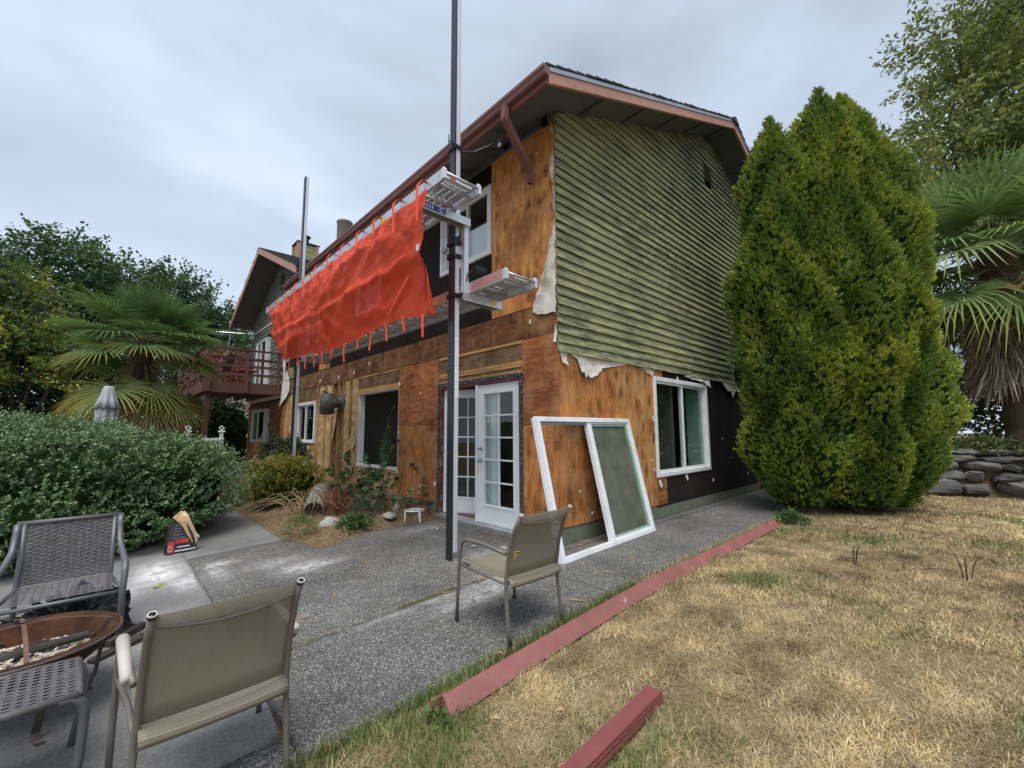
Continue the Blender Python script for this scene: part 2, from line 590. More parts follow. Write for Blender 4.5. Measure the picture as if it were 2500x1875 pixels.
def aggregate_mat():
    g = NG('aggregate', 0.85, 0.3)
    v = g.coord()
    cellc = g.voro(v, 122.0, 'Color')
    sep = g.new('ShaderNodeSeparateColor')
    g.lk(cellc, sep.inputs[0])
    d = g.voro(v, 122.0, 'Distance')
    pebble = g.ramp(sep.outputs[0], [(0.0, (0.10, 0.098, 0.096)), (0.45, (0.19, 0.186, 0.178)), (0.75, (0.275, 0.268, 0.255)), (0.92, (0.42, 0.41, 0.385)), (1.0, (0.56, 0.545, 0.51))])
    groove = g.ramp(d, [(0.25, 1.0), (0.6, 0.35)])
    c = g.mix(1.0, pebble, groove, 'MULTIPLY')
    cc2 = g.voro(v, 47.0, 'Color')
    sp2 = g.new('ShaderNodeSeparateColor')
    g.lk(cc2, sp2.inputs[0])
    bigp = g.math('MULTIPLY', g.ramp(sp2.outputs[1], [(0.86, 0.0), (0.89, 1.0)]), g.ramp(g.voro(v, 47.0), [(0.28, 1.0), (0.36, 0.0)]))
    c = g.mix(bigp, c, (0.34, 0.33, 0.305))
    blot = g.ramp(g.noise(v, 0.9, 6, 0.62), [(0.30, 0.55), (0.5, 0.95), (0.7, 1.28)])
    c = g.mix(1.0, c, blot, 'MULTIPLY')
    st = g.ramp(g.noise(g.coord(loc=(3, 7, 0)), 2.6, 7, 0.7, 0.6), [(0.52, 0.0), (0.70, 0.55)])
    c = g.mix(st, c, (0.085, 0.078, 0.068))
    # spilt plaster dust, scuffed into the surface
    att = g.attr('powder')
    pw = g.math('MULTIPLY', att, g.ramp(g.noise(v, 9.0, 7, 0.75, 1.0), [(0.40, 0.1), (0.62, 1.0)]))
    c = g.mix(pw, c, (0.62, 0.61, 0.60))
    wv = g.ramp(g.noise(v, 2.1, 7, 0.7, 0.5), [(0.60, 0.0), (0.74, 0.45)])
    c = g.mix(wv, c, (0.33, 0.325, 0.31))
    g.col(c)
    g.bump(g.ramp(d, [(0.1, 1.0), (0.55, 0.0)]), 0.8, 0.004)
    MAT['aggregate'] = g.m
    h = NG('smooth_concrete', 0.85, 0.3)
    v = h.coord()
    c = h.ramp(h.noise(v, 1.3, 7, 0.65), [(0.3, (0.135, 0.135, 0.135)), (0.55, (0.20, 0.20, 0.196)), (0.75, (0.27, 0.267, 0.258))])
    sp = h.ramp(h.noise(v, 60, 4, 0.7), [(0.4, 0.75), (0.7, 1.22)])
    c = h.mix(1.0, c, sp, 'MULTIPLY')
    att = h.attr('powder')
    pw = h.math('MULTIPLY', att, h.ramp(h.noise(v, 7.0, 7, 0.72, 1.0), [(0.34, 0.15), (0.6, 1.0)]))
    c = h.mix(pw, c, (0.68, 0.68, 0.68))
    h.col(c)
    h.bump(h.noise(v, 120, 4, 0.7), 0.45, 0.003)
    MAT['smooth_concrete'] = h.m
aggregate_mat()

def soil_mats():
    g = NG('lawn_soil', 0.95, 0.1)
    v = g.coord()
    c = g.ramp(g.noise(v, 1.2, 6, 0.65), [(0.3, (0.14, 0.10, 0.055)), (0.5, (0.235, 0.18, 0.10)), (0.7, (0.33, 0.265, 0.155))])
    f = g.ramp(g.noise(g.coord((1, 1, 1)), 45, 6, 0.75), [(0.35, 0.5), (0.65, 1.25)])
    c = g.mix(1.0, c, f, 'MULTIPLY')
    gr = g.ramp(g.noise(v, 0.9, 4, 0.6), [(0.56, 0.0), (0.68, 0.6)])
    c = g.mix(gr, c, (0.09, 0.11, 0.035))
    g.col(c)
    g.bump(g.noise(v, 60, 6, 0.75), 0.8, 0.01)
    MAT['lawn_soil'] = g.m
    h = NG('mulch', 0.95, 0.1)
    v = h.coord()
    c = h.ramp(h.noise(v, 22, 7, 0.75), [(0.3, (0.06, 0.042, 0.028)), (0.5, (0.165, 0.115, 0.07)), (0.7, (0.33, 0.245, 0.15))])
    h.col(c)
    h.bump(h.noise(v, 40, 6, 0.75), 1.0, 0.015)
    MAT['mulch'] = h.m
soil_mats()

def glass_mat(name, tint=(0.9, 0.94, 0.93), refl=1.0):
    g = NG(name, 0.02)
    t = g.new('ShaderNodeBsdfTransparent')
    t.inputs['Color'].default_value = (*tint, 1)
    gl = g.new('ShaderNodeBsdfGlossy')
    gl.inputs['Roughness'].default_value = 0.015
    gl.inputs['Color'].default_value = (refl, refl, refl, 1)
    fr = g.new('ShaderNodeFresnel')
    fr.inputs['IOR'].default_value = 1.5
    geo = g.new('ShaderNodeNewGeometry')
    front = g.math('SUBTRACT', 1.0, geo.outputs['Backfacing'])
    m2 = g.math('MULTIPLY', g.math('MULTIPLY', fr.outputs[0], 1.5), front)
    mx = g.new('ShaderNodeMixShader')
    g.lk(m2, mx.inputs[0])
    g.lk(t.outputs[0], mx.inputs[1])
    g.lk(gl.outputs[0], mx.inputs[2])
    g.lk(mx.outputs[0], g.out.inputs['Surface'])
    MAT[name] = g.m
glass_mat('glass')

def screen_mat():
    """dusty insect screen / frosted pane of the window leaning on the wall"""
    g = NG('dusty_glass', 0.5, 0.5)
    v = g.coord()
    g.col(g.ramp(g.noise(v, 3.5, 6, 0.65), [(0.3, (0.075, 0.08, 0.055)), (0.7, (0.17, 0.175, 0.125))]))
    t = g.new('ShaderNodeBsdfTransparent')
    t.inputs['Color'].default_value = (0.55, 0.6, 0.55, 1)
    mx = g.new('ShaderNodeMixShader')
    mx.inputs[0].default_value = 0.86
    g.lk(t.outputs[0], mx.inputs[1])
    g.lk(g.b.outputs[0], mx.inputs[2])
    g.lk(mx.outputs[0], g.out.inputs['Surface'])
    MAT['dusty_glass'] = g.m
screen_mat()

def net_mat():
    g = NG('net_orange', 0.55, 0.3)
    v = g.coord()
    g.col(g.ramp(g.noise(v, 3.0, 4, 0.6), [(0.3, (0.90, 0.07, 0.026)), (0.7, (0.95, 0.12, 0.05))]))
    tr = g.new('ShaderNodeBsdfTranslucent')
    tr.inputs['Color'].default_value = (0.85, 0.10, 0.04, 1)
    t = g.new('ShaderNodeBsdfTransparent')
    t.inputs['Color'].default_value = (1.0, 0.42, 0.36, 1)
    m1 = g.new('ShaderNodeMixShader')
    m1.inputs[0].default_value = 0.18
    g.lk(g.b.outputs[0], m1.inputs[1])
    g.lk(tr.outputs[0], m1.inputs[2])
    m2 = g.new('ShaderNodeMixShader')
    m2.inputs[0].default_value = 0.77
    g.lk(t.outputs[0], m2.inputs[1])
    g.lk(m1.outputs[0], m2.inputs[2])
    g.lk(m2.outputs[0], g.out.inputs['Surface'])
    g.bump(g.voro(v, 3.2, 'Distance'), 0.5, 0.05)
    MAT['net_orange'] = g.m
net_mat()

def sling_mat(nm, ax):
    g = NG(nm, 0.6, 0.4)
    v = g.coord()
    wv = g.math('MULTIPLY', g.wave(v, 58.0, 0, 'X'), g.wave(v, 58.0, 0, ax))
    g.col(g.ramp(wv, [(0.0, (0.19, 0.168, 0.12)), (0.5, (0.285, 0.252, 0.182)), (1.0, (0.38, 0.34, 0.25))]))
    t = g.new('ShaderNodeBsdfTransparent')
    mx = g.new('ShaderNodeMixShader')
    g.lk(g.ramp(wv, [(0.02, 0.60), (0.25, 0.88)]), mx.inputs[0])
    g.lk(t.outputs[0], mx.inputs[1])
    g.lk(g.b.outputs[0], mx.inputs[2])
    g.lk(mx.outputs[0], g.out.inputs['Surface'])
    MAT[nm] = g.m
sling_mat('sling_back', 'Z')
sling_mat('sling_seat', 'Y')

# ------------------------------------------------------------------ ground
def G(x, y=0):
    return 0.045 * np.clip(np.asarray(x, float) + 0.4, -5.6, 0)

def sstep(a, b, t):
    q = np.clip((t - a) / (b - a), 0, 1)
    return q * q * (3 - 2 * q)

nz_l = Noise2(3, 1.3)
nz_s = Noise2(4, 6.0)

def wall_line(y):      # face of the dry-stone wall
    return 8.42 + 0.29 * (-2.7 - y)

def terrain(x, y):
    z = G(x) - 0.05
    lawn = sstep(-1.25, -1.45, y)
    z = z + lawn * (0.05 + 0.005 * nz_l(x, y) + 0.003 * nz_s(x, y))
    bank = sstep(0.12, 0.42, x - wall_line(y)) * sstep(-0.2, -1.2, y)
    z = z + bank * (0.86 + 0.03 * nz_l(x * 2, y * 2))
    back = sstep(3.6, 6.0, y) * sstep(-2.2, -4.5, x)
    z = z + back * 0.04 + 0.05 * sstep(15, 19, y)
    return z

def axis(lo, hi, f0, f1, df, dc):
    a = list(np.arange(lo, f0, dc)) + list(np.arange(f0, f1, df)) + list(np.arange(f1, hi + dc, dc))
    return np.array(a)

gx = axis(-60, 70, -7, 13, 0.16, 3.0)
gy = axis(-40, 80, -8, 4, 0.16, 3.0)
X, Y = np.meshgrid(gx, gy, indexing='ij')
Z = terrain(X, Y)
V = np.stack([X, Y, Z], -1).reshape(-1, 3)
n, m = X.shape
i, j = np.meshgrid(np.arange(n - 1), np.arange(m - 1), indexing='ij')
a = (i * m + j).ravel()
F = np.stack([a, a + m, a + m + 1, a + 1], 1)
tag(np_mesh('ground', V, F, 'lawn_soil', smooth=True), kind='structure')

# paved area: concrete slabs with open joints
patio = bpy.data.objects.new('patio', None)
C.objects.link(patio)
tag(patio, kind='structure')

def powder_at(x, y):
    p = 0
    for cx, cy, rx, ry, s in ((-3.58, 2.65, 0.20, 0.46, 1.15), (-3.40, 2.02, 0.10, 0.22, 0.9), (-3.12, 2.2, 0.07, 0.32, 0.9), (-3.03, 2.5, 0.16, 0.12, 0.8),
                           (-2.45, 1.6, 0.22, 0.20, 0.9), (-2.62, 2.05, 0.25, 0.16, 0.55), (-2.15, 1.55, 0.16, 0.08, 0.6), (-1.2, -0.3, 0.45, 0.22, 0.55), (-1.75, -0.45, 0.45, 0.12, 0.5), (-3.9, 2.2, 0.15, 0.3, 0.5),
                           (-2.2, -0.22, 0.5, 0.06, 0.45), (-0.9, 0.4, 0.3, 0.2, 0.3), (-0.6, 2.0, 0.4, 0.16, 0.45)):
        p = p + s * np.exp(-((x - cx) / rx) ** 2 - ((y - cy) / ry) ** 2)
    return np.clip(p, 0, 1)

def slab(xs, ylo, yhi, mat, dz=0.0, res=0.07):
    xs = np.asarray(xs, float)
    xx = np.unique(np.round(np.concatenate([np.arange(xs[0], xs[-1], res), xs, [-0.4] if xs[0] < -0.4 < xs[-1] else []]), 4))
    lo, hi = np.interp(xx, xs, ylo), np.interp(xx, xs, yhi)
    nseg = max(2, int((hi - lo).max() / res))
    t = np.linspace(0, 1, nseg + 1)
    Xg = np.repeat(xx[:, None], nseg + 1, 1)
    Yg = lo[:, None] + (hi - lo)[:, None] * t
    ed = np.ones_like(Xg) * 0.0
    Zg = G(Xg) + dz + 0.0015 * nz_s(Xg, Yg)
    Vt = np.stack([Xg, Yg, Zg], -1).reshape(-1, 3)
    n, m = Xg.shape
    i, j = np.meshgrid(np.arange(n - 1), np.arange(m - 1), indexing='ij')
    a = (i * m + j).ravel()
    F = np.stack([a, a + m, a + m + 1, a + 1], 1)
    rim = [k * m for k in range(n)] + [(n - 1) * m + k for k in range(1, m)] + [k * m + m - 1 for k in range(n - 2, -1, -1)] + [k for k in range(m - 2, 0, -1)]
    nb = len(Vt)
    Vb = Vt[rim] - np.array([0, 0, 0.09])
    Vt = np.concatenate([Vt, Vb])
    q = np.arange(len(rim))
    q2 = (q + 1) % len(rim)
    rim = np.array(rim)
    F = np.concatenate([F, np.stack([rim[q2], rim[q], nb + q, nb + q2], 1)])
    o = np_mesh('slab', Vt, F, mat, patio)
    at = o.data.attributes.new('powder', 'FLOAT', 'POINT')
    at.data.foreach_set('value', powder_at(Vt[:, 0], Vt[:, 1]).astype(np.float32))
    return o

slab([-3.285, -2.3, -2.2, -2.06, -1.9, -1.3, -0.7, -0.3, -0.02], [-0.13] * 9, [3.02, 3.02, 2.92, 2.25, 2.2, 2.45, 2.4, 2.36, 2.6], 'aggregate')
slab([-0.015, 3.5], [-0.13, -0.16], [-0.02, -0.02], 'aggregate')
slab([3.51, 11.5], [-0.16, -0.16], [-0.02, -0.02], 'aggregate')
slab([-3.31, -0.81], [-1.27, -1.28], [-0.155, -0.15], 'aggregate')
slab([-0.80, 3.49], [-1.28, -1.31], [-0.15, -0.18], 'aggregate')
slab([3.50, 11.5], [-1.31, -1.31], [-0.18, -0.18], 'aggregate')
slab([-9, -3.42, -3.355, -3.335, -3.297], [-1.03, -1.03, -1.0, -0.75, 2.5], [4.4, 4.4, 4.4, 4.4, 3.02], 'smooth_concrete', 0.010)
slab([-9, -3.33], [-1.30, -1.29], [-1.045, -1.045], 'aggregate')
slab([-3.33, -2.9, -2.32, -2.24], [3.04, 3.04, 3.04, 3.04], [9.0, 9.0, 9.0, 9.0], 'smooth_concrete', 0.004, 0.15)
slab([-3.2, 1.0], [12.2, 12.2], [19.0, 19.0], 'smooth_concrete', 0.004, 0.3)

# planting bed between the patio and the wall
bx = np.linspace(-2.235, -0.015, 34)
by = np.linspace(2.18, 12.15, 110)
X, Y = np.meshgrid(bx, by, indexing='ij')
lo_e = np.interp(X, [-2.24, -2.2, -2.06, -1.9, -1.3, -0.7, -0.3, 0], [2.95, 2.92, 2.27, 2.22, 2.47, 2.42, 2.38, 2.62])
Yb = lo_e + (Y - 2.18) / (12.15 - 2.18) * (12.15 - lo_e)
inn = sstep(0, 0.5, Yb - lo_e) * sstep(-2.24, -1.7, X)
Zb = G(X) - 0.012 + inn * (0.05 + 0.10 * sstep(-2.0, -0.2, X) + 0.02 * nz_l(X * 2, Yb * 2)) + 0.008 * nz_s(X * 3, Yb * 3) * inn
V = np.stack([X, Yb, Zb], -1).reshape(-1, 3)
n, m = X.shape
i, j = np.meshgrid(np.arange(n - 1), np.arange(m - 1), indexing='ij')
a = (i * m + j).ravel()
F = np.stack([a, a + m, a + m + 1, a + 1], 1)
tag(np_mesh('planting_bed', V, F, 'mulch', smooth=True), kind='structure')

def bed_z(x, y):
    return float(G(x)) + 0.04 + 0.10 * float(sstep(-2.0, -0.2, x))

# lawn grass: dry straw with green tufts
gn1, gn2, gn3, gn4 = Noise2(11, 1.6), Noise2(12, 4.5), Noise2(13, 0.7), Noise2(14, 16.0)
STRAW = np.array([[0.60, 0.475, 0.27], [0.50, 0.385, 0.205], [0.67, 0.565, 0.36], [0.36, 0.26, 0.13], [0.55, 0.385, 0.17]])
GREEN = np.array([[0.105, 0.165, 0.035], [0.16, 0.20, 0.05], [0.065, 0.12, 0.03]])

def blades(x, y, z, h, wd, lean, cols, tip=None, ang=None):
    n = len(x)
    a = rng.uniform(0, 2 * np.pi, n) if ang is None else ang
    d = np.stack([np.cos(a), np.sin(a), np.zeros(n)], -1)
    s = np.stack([-np.sin(a), np.cos(a), np.zeros(n)], -1)
    P = np.stack([x, y, z], -1)
    ln = lean[:, None]
    up = np.array([0, 0, 1.0])
    hh, ww = h[:, None], wd[:, None]
    M1 = P + d * hh * ln * 0.45 + up * hh * np.sqrt(np.maximum(0.02, 1 - ln ** 2)) * 0.6
    T = P + d * hh * ln * 1.15 + up * hh * np.sqrt(np.maximum(0.02, 1 - ln ** 2)) * 0.85
    V = np.stack([P - s * ww, P + s * ww, M1 + s * ww * 0.7, M1 - s * ww * 0.7, T], 1)
    b = np.arange(n)[:, None] * 5
    F = np.concatenate([b + np.array([[0, 1, 2]]), b + np.array([[0, 2, 3]]), b + np.array([[3, 2, 4]])])
    c = np.repeat(cols[:, None], 5, 1)
    if tip is not None:
        c[:, 4] = tip
    return V.reshape(-1, 3), F, c.reshape(-1, 3)

def lawn_points(n, x0, x1, y0, y1):
    x = rng.uniform(x0, x1, n)
    y = rng.uniform(y0, y1, n)
    edge = -1.29 + 0.035 * gn2(x * 3, y) - 0.03
    thin = (gn1(x * 1.7 + 9, y * 1.7) + 0.6 * gn2(x * 1.5, y * 1.5 + 4)) > 1.25
    k = (y < edge) & (x < wall_line(y) - 0.02) & ~(thin & (rng.random(n) < 0.72))
    return x[k], y[k]

def grass_at(x, y, hs=1.0, ws=1.0, dead=0.0):
    n = len(x)
    edge_d = -1.3 - y
    g = 0.55 * gn1(x, y) + 0.45 * gn2(x, y) + 0.5 * np.exp(-((x + 3.0) ** 2 + (y + 1.5) ** 2) / 0.22) * 2.6 + 1.9 * np.exp(-(edge_d / 0.10) ** 2) * (x < 0.4)
    g = g + 1.5 * np.exp(-((x + 2.3) ** 2 + (y + 2.45) ** 2) / 0.12) + 1.8 * np.exp(-((x + 0.75) ** 2 + (y + 3.05) ** 2) / 0.06) - 0.25 * sstep(-1, 3, x)
    isg = (g + rng.normal(0, 0.45, n) - dead) > 0.84
    lush = (g > 1.2)
    cols = STRAW[rng.choice(len(STRAW), n, p=[0.3, 0.26, 0.18, 0.14, 0.12])] * rng.uniform(0.72, 1.12, (n, 1))
    tone = (0.90 + 0.10 * gn3(x, y) + 0.12 * gn4(x, y) + 0.12 * gn2(x * 1.2 + 3, y * 1.2))[:, None]
    cols = cols * tone
    gc = GREEN[rng.choice(3, n)] * rng.uniform(0.8, 1.4, (n, 1))
    fade = np.clip(rng.normal(0.75, 0.25, (n, 1)), 0.15, 1)
    cols = np.where(isg[:, None], gc * fade + cols * (1 - fade), cols)
    h = rng.uniform(0.022, 0.066, n) * hs * (1 + 0.22 * gn4(x * 0.7, y * 0.7))
    h = np.where(isg, h * np.where(lush, 1.15, 0.95), h)
    lean = np.where(isg, rng.uniform(0.15, 0.7, n), rng.uniform(0.7, 0.992, n))
    swirl = gn2(x * 0.9 + 5, y * 0.9) * 2.6 + gn4(x, y) * 0.8 + rng.normal(0, 1.9, n)
    wd = rng.uniform(0.0012, 0.0028, n) * ws
    z = terrain(x, y) - 0.004
    return blades(x, y, z, h, wd, lean, cols, ang=swirl)

parts = []
for cnt, bx_, hs, ws in ((120000, (-3.5, -0.2, -3.6, -1.25), 1.0, 0.9), (60000, (-0.2, 2.4, -4.2, -1.25), 1.15, 1.3),
                         (60000, (2.4, 8.9, -6.5, -1.25), 1.35, 2.4), (9000, (-6.5, -3.5, -3.0, -1.25), 1.0, 1.6), (16000, (-3.5, -0.2, -5.2, -3.6), 1.0, 1.6), (16000, (-0.2, 2.4, -6.2, -4.2), 1.1, 1.8)):
    x, y = lawn_points(cnt, *bx_)
    parts.append(grass_at(x, y, hs, ws))
# ragged seam along the slab edge and in the patio joints
for cnt, f, gfr, hs in ((5200, lambda t: (-3.4 + 2.9 * t, -1.285 + 0.0 * t), 0.85, 1.0), (2600, lambda t: (-0.5 + 4.4 * t, -1.30 - 0.01 * t), 0.25, 1.2),
                        (900, lambda t: (-2.25 + 0.62 * t, -0.142 - 0.0 * t), 0.75, 0.8), (260, lambda t: (-3.05 + 0.8 * t, -0.142), 0.15, 0.6), (420, lambda t: (-1.65 + 0.8 * t, -0.14), 0.05, 0.6)):
    t = rng.uniform(0, 1, cnt)
    x, y = f(t)
    x = x + rng.normal(0, 0.01, cnt)
    y = y + rng.normal(0, 0.028 if cnt > 2000 else 0.012, cnt)
    g = rng.random(cnt) < gfr
    cols = np.where(g[:, None], GREEN[rng.choice(3, cnt)] * rng.uniform(0.8, 1.4, (cnt, 1)), STRAW[rng.choice(5, cnt)] * rng.uniform(0.7, 1.1, (cnt, 1)))
    parts.append(blades(x, y, G(x) - 0.02, rng.uniform(0.035, 0.085, cnt) * hs, rng.uniform(0.001, 0.002, cnt), rng.uniform(0.1, 0.8, cnt), cols))
Vs, Fs, Cs, o0 = [], [], [], 0
for v_, f_, c_ in parts:
    Vs.append(v_); Fs.append(f_ + o0); Cs.append(c_); o0 += len(v_)
tag(np_mesh('lawn_grass', np.concatenate(Vs), np.concatenate(Fs), 'grass', cols=np.concatenate(Cs)), 'dry straw coloured lawn grass with a few green tufts', 'grass', kind='stuff')

# ------------------------------------------------------------------ the house
house = thing('house', 'two storey house stripped to plywood sheathing with weathered green lap siding on its gable', 'house')
SL = 0.42                 # roof pitch
RX, RZ = 5.18, 7.826      # ridge
XE = 10.36                # far corner of the gable wall

def under(x):             # underside of the main roof
    return RZ - SL * abs(x - RX)

def wp(plane, u, o, z):
    return (-o, u, z) if plane == 'L' else (u, -o, z)

def wbox(b, plane, u0, u1, z0, z1, o0, o1):
    if plane == 'L':
        return b.box(-o1, -o0, u0, u1, z0, z1)
    return b.box(u0, u1, -o1, -o0, z0, z1)

def panel(plane, u0, u1, z0, z1, mat, name='plywood_sheet', o0=0.0, o1=0.012, gap=0.004, parent=None):
    b = MB()
    j = random.uniform(0, 0.003)
    wbox(b, plane, u0 + gap, u1 - gap, z0 + gap, z1 - gap, o0, o1 + j)
    return b.build(name, mat, parent or house)

def wall_core(plane, u0, u1, z0, z1, openings, o0, o1, mat, name='wall'):
    us = sorted({u0, u1, *[q for op in openings for q in op[:2]]})
    zs = sorted({z0, z1, *[q for op in openings for q in op[2:]]})
    b = MB()
    for a, c in zip(us, us[1:]):
        for d, e in zip(zs, zs[1:]):
            mu, mz = (a + c) / 2, (d + e) / 2
            if any(q[0] < mu < q[1] and q[2] < mz < q[3] for q in openings):
                continue
            wbox(b, plane, a, c, d, e, o0, o1)
    return b.build(name, mat, house)

DOOR = (0.70, 2.62, 0.03, 2.12)
OPEN = (4.08, 5.95, 0.65, 2.22)
WFAR = (8.70, 10.30, 1.08, 2.21)
WUP = (1.30, 2.66, 4.07, 5.18)
WNET = (5.0, 6.25, 4.07, 5.15)
WNET2 = (8.7, 9.75, 3.87, 5.1)
WGAB = (2.33, 4.36, 0.63, 2.24)
wall_core('L', 0.14, 11.9, 0.19, 5.6, [(DOOR[0], DOOR[1], 0.19, DOOR[3]), OPEN, WFAR, WUP, WNET, WNET2], -0.14, -0.10, 'drywall')
wall_core('F', 0.0, XE, 0.19, 5.6, [WGAB], -0.14, -0.10, 'drywall')
b = MB()                                            # gable triangle backing
b.add([(0.0, 0.13, 5.6), (XE, 0.13, 5.6), (RX, 0.13, RZ - 0.02), (0.0, 0.10, 5.6), (XE, 0.10, 5.6), (RX, 0.10, RZ - 0.02)], [(0, 1, 2), (5, 4, 3), (0, 2, 5, 3), (1, 4, 5, 2), (0, 3, 4, 1)])
b.build('wall', 'tar_paper', house)
b = MB()                                            # rear and far walls close the volume
b.box(XE - 0.1, XE, 0.14, 17.2, 0.0, 5.6)
b.box(0.3, XE - 0.1, 17.1, 17.2, 0.0, 5.6)
b.build('wall', 'drywall', house)
b = MB()
b.box(0.14, XE - 0.1, 0.14, 17.1, -0.02, 0.06)
b.build('floor', 'floor_wood', house)
b = MB()
b.box(0.14, XE - 0.1, 0.14, 17.1, 2.56, 2.95)
b.build('upper_floor', 'drywall', house)
b = MB()
b.box(0.14, XE - 0.1, 0.14, 17.1, 5.5, 5.56)
b.build('ceiling', 'drywall', house)
b = MB()                                            # partitions
b.box(2.9, 3.0, 3.73, 8.2, 0.06, 2.555)
b.box(0.145, 2.89, 8.2, 8.3, 0.06, 2.555)
b.box(0.145, 4.0, 3.4, 3.5, 2.955, 5.495)
b.box(2.6, 2.7, 3.51, 17.0, 2.955, 5.495)
b.build('partition', 'drywall', house)
b = MB()
b.box(0.145, 5.5, 3.62, 3.72, 0.06, 2.555)
b.box(3.2, 3.3, 0.15, 2.0, 0.06, 2.555)
b.build('partition', 'dark_interior', house)
b = MB()
b.sheet([[(0.13 + 0.012 * math.sin(i_ * 1.3), 1.30 + 0.17 * i_ / 12, z_) for z_ in (0.09, 2.05)] for i_ in range(13)])
b.build('curtain', 'blind_white', house)

# concrete foundation
b = MB()
b.box(-0.004, 0.14, 0.14, 0.70, -0.4, 0.185)
b.box(-0.004, 0.14, 2.62, 11.9, -0.4, 0.185)
b.box(0.0, 0.14, 0.701, 2.619, -0.4, -0.01)
b.box(-0.004, XE, -0.004, 0.139, -0.4, 0.185)
b.build('foundation', 'foundation_paint', house, bevel=0.004)

# ---- left wall, lower storey
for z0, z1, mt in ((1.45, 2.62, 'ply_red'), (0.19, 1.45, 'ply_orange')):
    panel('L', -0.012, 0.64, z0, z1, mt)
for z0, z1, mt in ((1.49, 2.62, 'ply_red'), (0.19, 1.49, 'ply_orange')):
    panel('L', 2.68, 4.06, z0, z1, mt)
b = MB(); wbox(b, 'L', 3.06, 3.13, 0.47, 0.59, 0.0, 0.018); b.build('outlet_box', 'olive_metal', house)
# header over the door: sawn boards and a strip of old sheathing
for z0, z1, mt, o in ((2.165, 2.205, 'stud_wood', 0.018), (2.205, 2.25, 'ply_dark', 0.004), (2.25, 2.285, 'stud_wood', 0.014), (2.289, 2.335, 'stud_wood', 0.010), (2.335, 2.572, 'ply_dark', 0.002), (2.574, 2.618, 'stud_wood', 0.012)):
    panel('L', 0.645, 2.675, z0, z1, mt, 'header_board', o0=-0.05, o1=o, gap=0.001)
# header over the empty opening
for z0, z1, mt, o in ((2.222, 2.262, 'stud_wood', 0.010), (2.264, 2.33, 'stud_wood', 0.004), (2.332, 2.58, 'ply_dark', 0.0), (2.582, 2.618, 'stud_wood', 0.006)):
    panel('L', 4.065, 5.97, z0, z1, mt, 'header_board', o0=-0.06, o1=o, gap=0.001)
for z0, z1, mt, o in ((2.215, 2.25, 'stud_wood', 0.006), (2.252, 2.61, 'ply_dark', 0.0)):
    panel('L', 8.62, 10.36, z0, z1, mt, 'header_board', o0=-0.06, o1=o, gap=0.001)
# bare studs
def stud(y, z0, z1, wd=0.045, o1=0.0):
    b = MB(); wbox(b, 'L', y, y + wd, z0, z1, -0.10, o1); b.build('stud', 'stud_upright', house)
for y in (5.975, 6.41, 6.84, 7.10, 7.53, 8.04, 8.57):
    stud(y, 0.26, 2.6, o1=random.uniform(-0.004, 0.003))
for y in (4.065, 4.45, 4.86, 5.30, 5.70):
    stud(y, 0.26, 0.575)
for y in (8.66, 9.02, 9.42, 9.82, 10.2):
    stud(y, 0.26, 1.0)
for y in (10.38, 10.80, 11.2, 11.55):
    stud(y, 0.26, 2.6)
b = MB(); wbox(b, 'L', 4.062, 11.6, 0.19, 0.258, -0.10, 0.002); b.build('bottom_plate', 'stud_wood', house)
for a_, c_ in ((5.972, 8.616), (10.365, 11.6)):
    b = MB(); wbox(b, 'L', a_, c_, 2.6, 2.618, -0.10, 0.0); b.build('top_plate', 'stud_wood', house)
b = MB(); wbox(b, 'L', 4.062, 5.97, 0.578, 0.62, -0.10, 0.004); b.build('sill_plate', 'stud_wood', house)
b = MB(); wbox(b, 'L', 8.66, 10.34, 1.003, 1.045, -0.10, 0.004); b.build('sill_plate', 'stud_wood', house)

def batt(y0, y1, z0, z1, name='insulation_batt', bulge=0.035, seed=0):
    r = np.random.default_rng(seed + int(y0 * 97) + int(z0 * 31))
    nz1, nz2 = Noise2(int(r.integers(1e6)), 9), Noise2(int(r.integers(1e6)), 26)
    ny, nzv = 8, max(6, int((z1 - z0) / 0.05))
    g = []
    for i in range(nzv + 1):
        row = []
        for j in range(ny + 1):
            u, t = j / ny, i / nzv
            y, z = y0 + (y1 - y0) * u, z0 + (z1 - z0) * t
            e = math.sin(math.pi * min(max(u, 0.0), 1.0)) ** 0.5 if 0 < u < 1 else 0
            o = -0.055 + bulge * e + 0.011 * float(nz1(y, z * 1.6)) * e + 0.006 * float(nz2(y, z)) * e
            row.append((-o, y, z))
        g.append(row)
    b = MB(); b.sheet(g)
    return b.build(name, 'kraft', house, smooth=True)
for y0, y1 in ((6.02, 6.41), (6.455, 6.84), (7.575, 8.04), (8.085, 8.57)):
    batt(y0, y1, 0.26, 2.6, bulge=0.05)
for y0, y1 in ((4.11, 4.45), (4.495, 4.86), (4.905, 5.30), (5.345, 5.70), (5.745, 5.96)):
    batt(y0, y1, 0.26, 0.577, bulge=0.06)
for y0, y1 in ((8.705, 9.02), (9.065, 9.42), (9.465, 9.82), (9.865, 10.2)):
    batt(y0, y1, 0.26, 1.0, bulge=0.06)
for y0, y1 in ((10.425, 10.80), (10.845, 11.2), (11.245, 11.55)):
    batt(y0, y1, 0.26, 2.6, bulge=0.04)
# two bays stripped to the back of the panel, torn facing hanging
b = MB(); wbox(b, 'L', 7.146, 7.529, 0.26, 2.6, -0.098, -0.07); wbox(b, 'L', 6.886, 7.099, 0.26, 2.6, -0.098, -0.075); b.build('inner_sheathing', 'ply_dark', house)

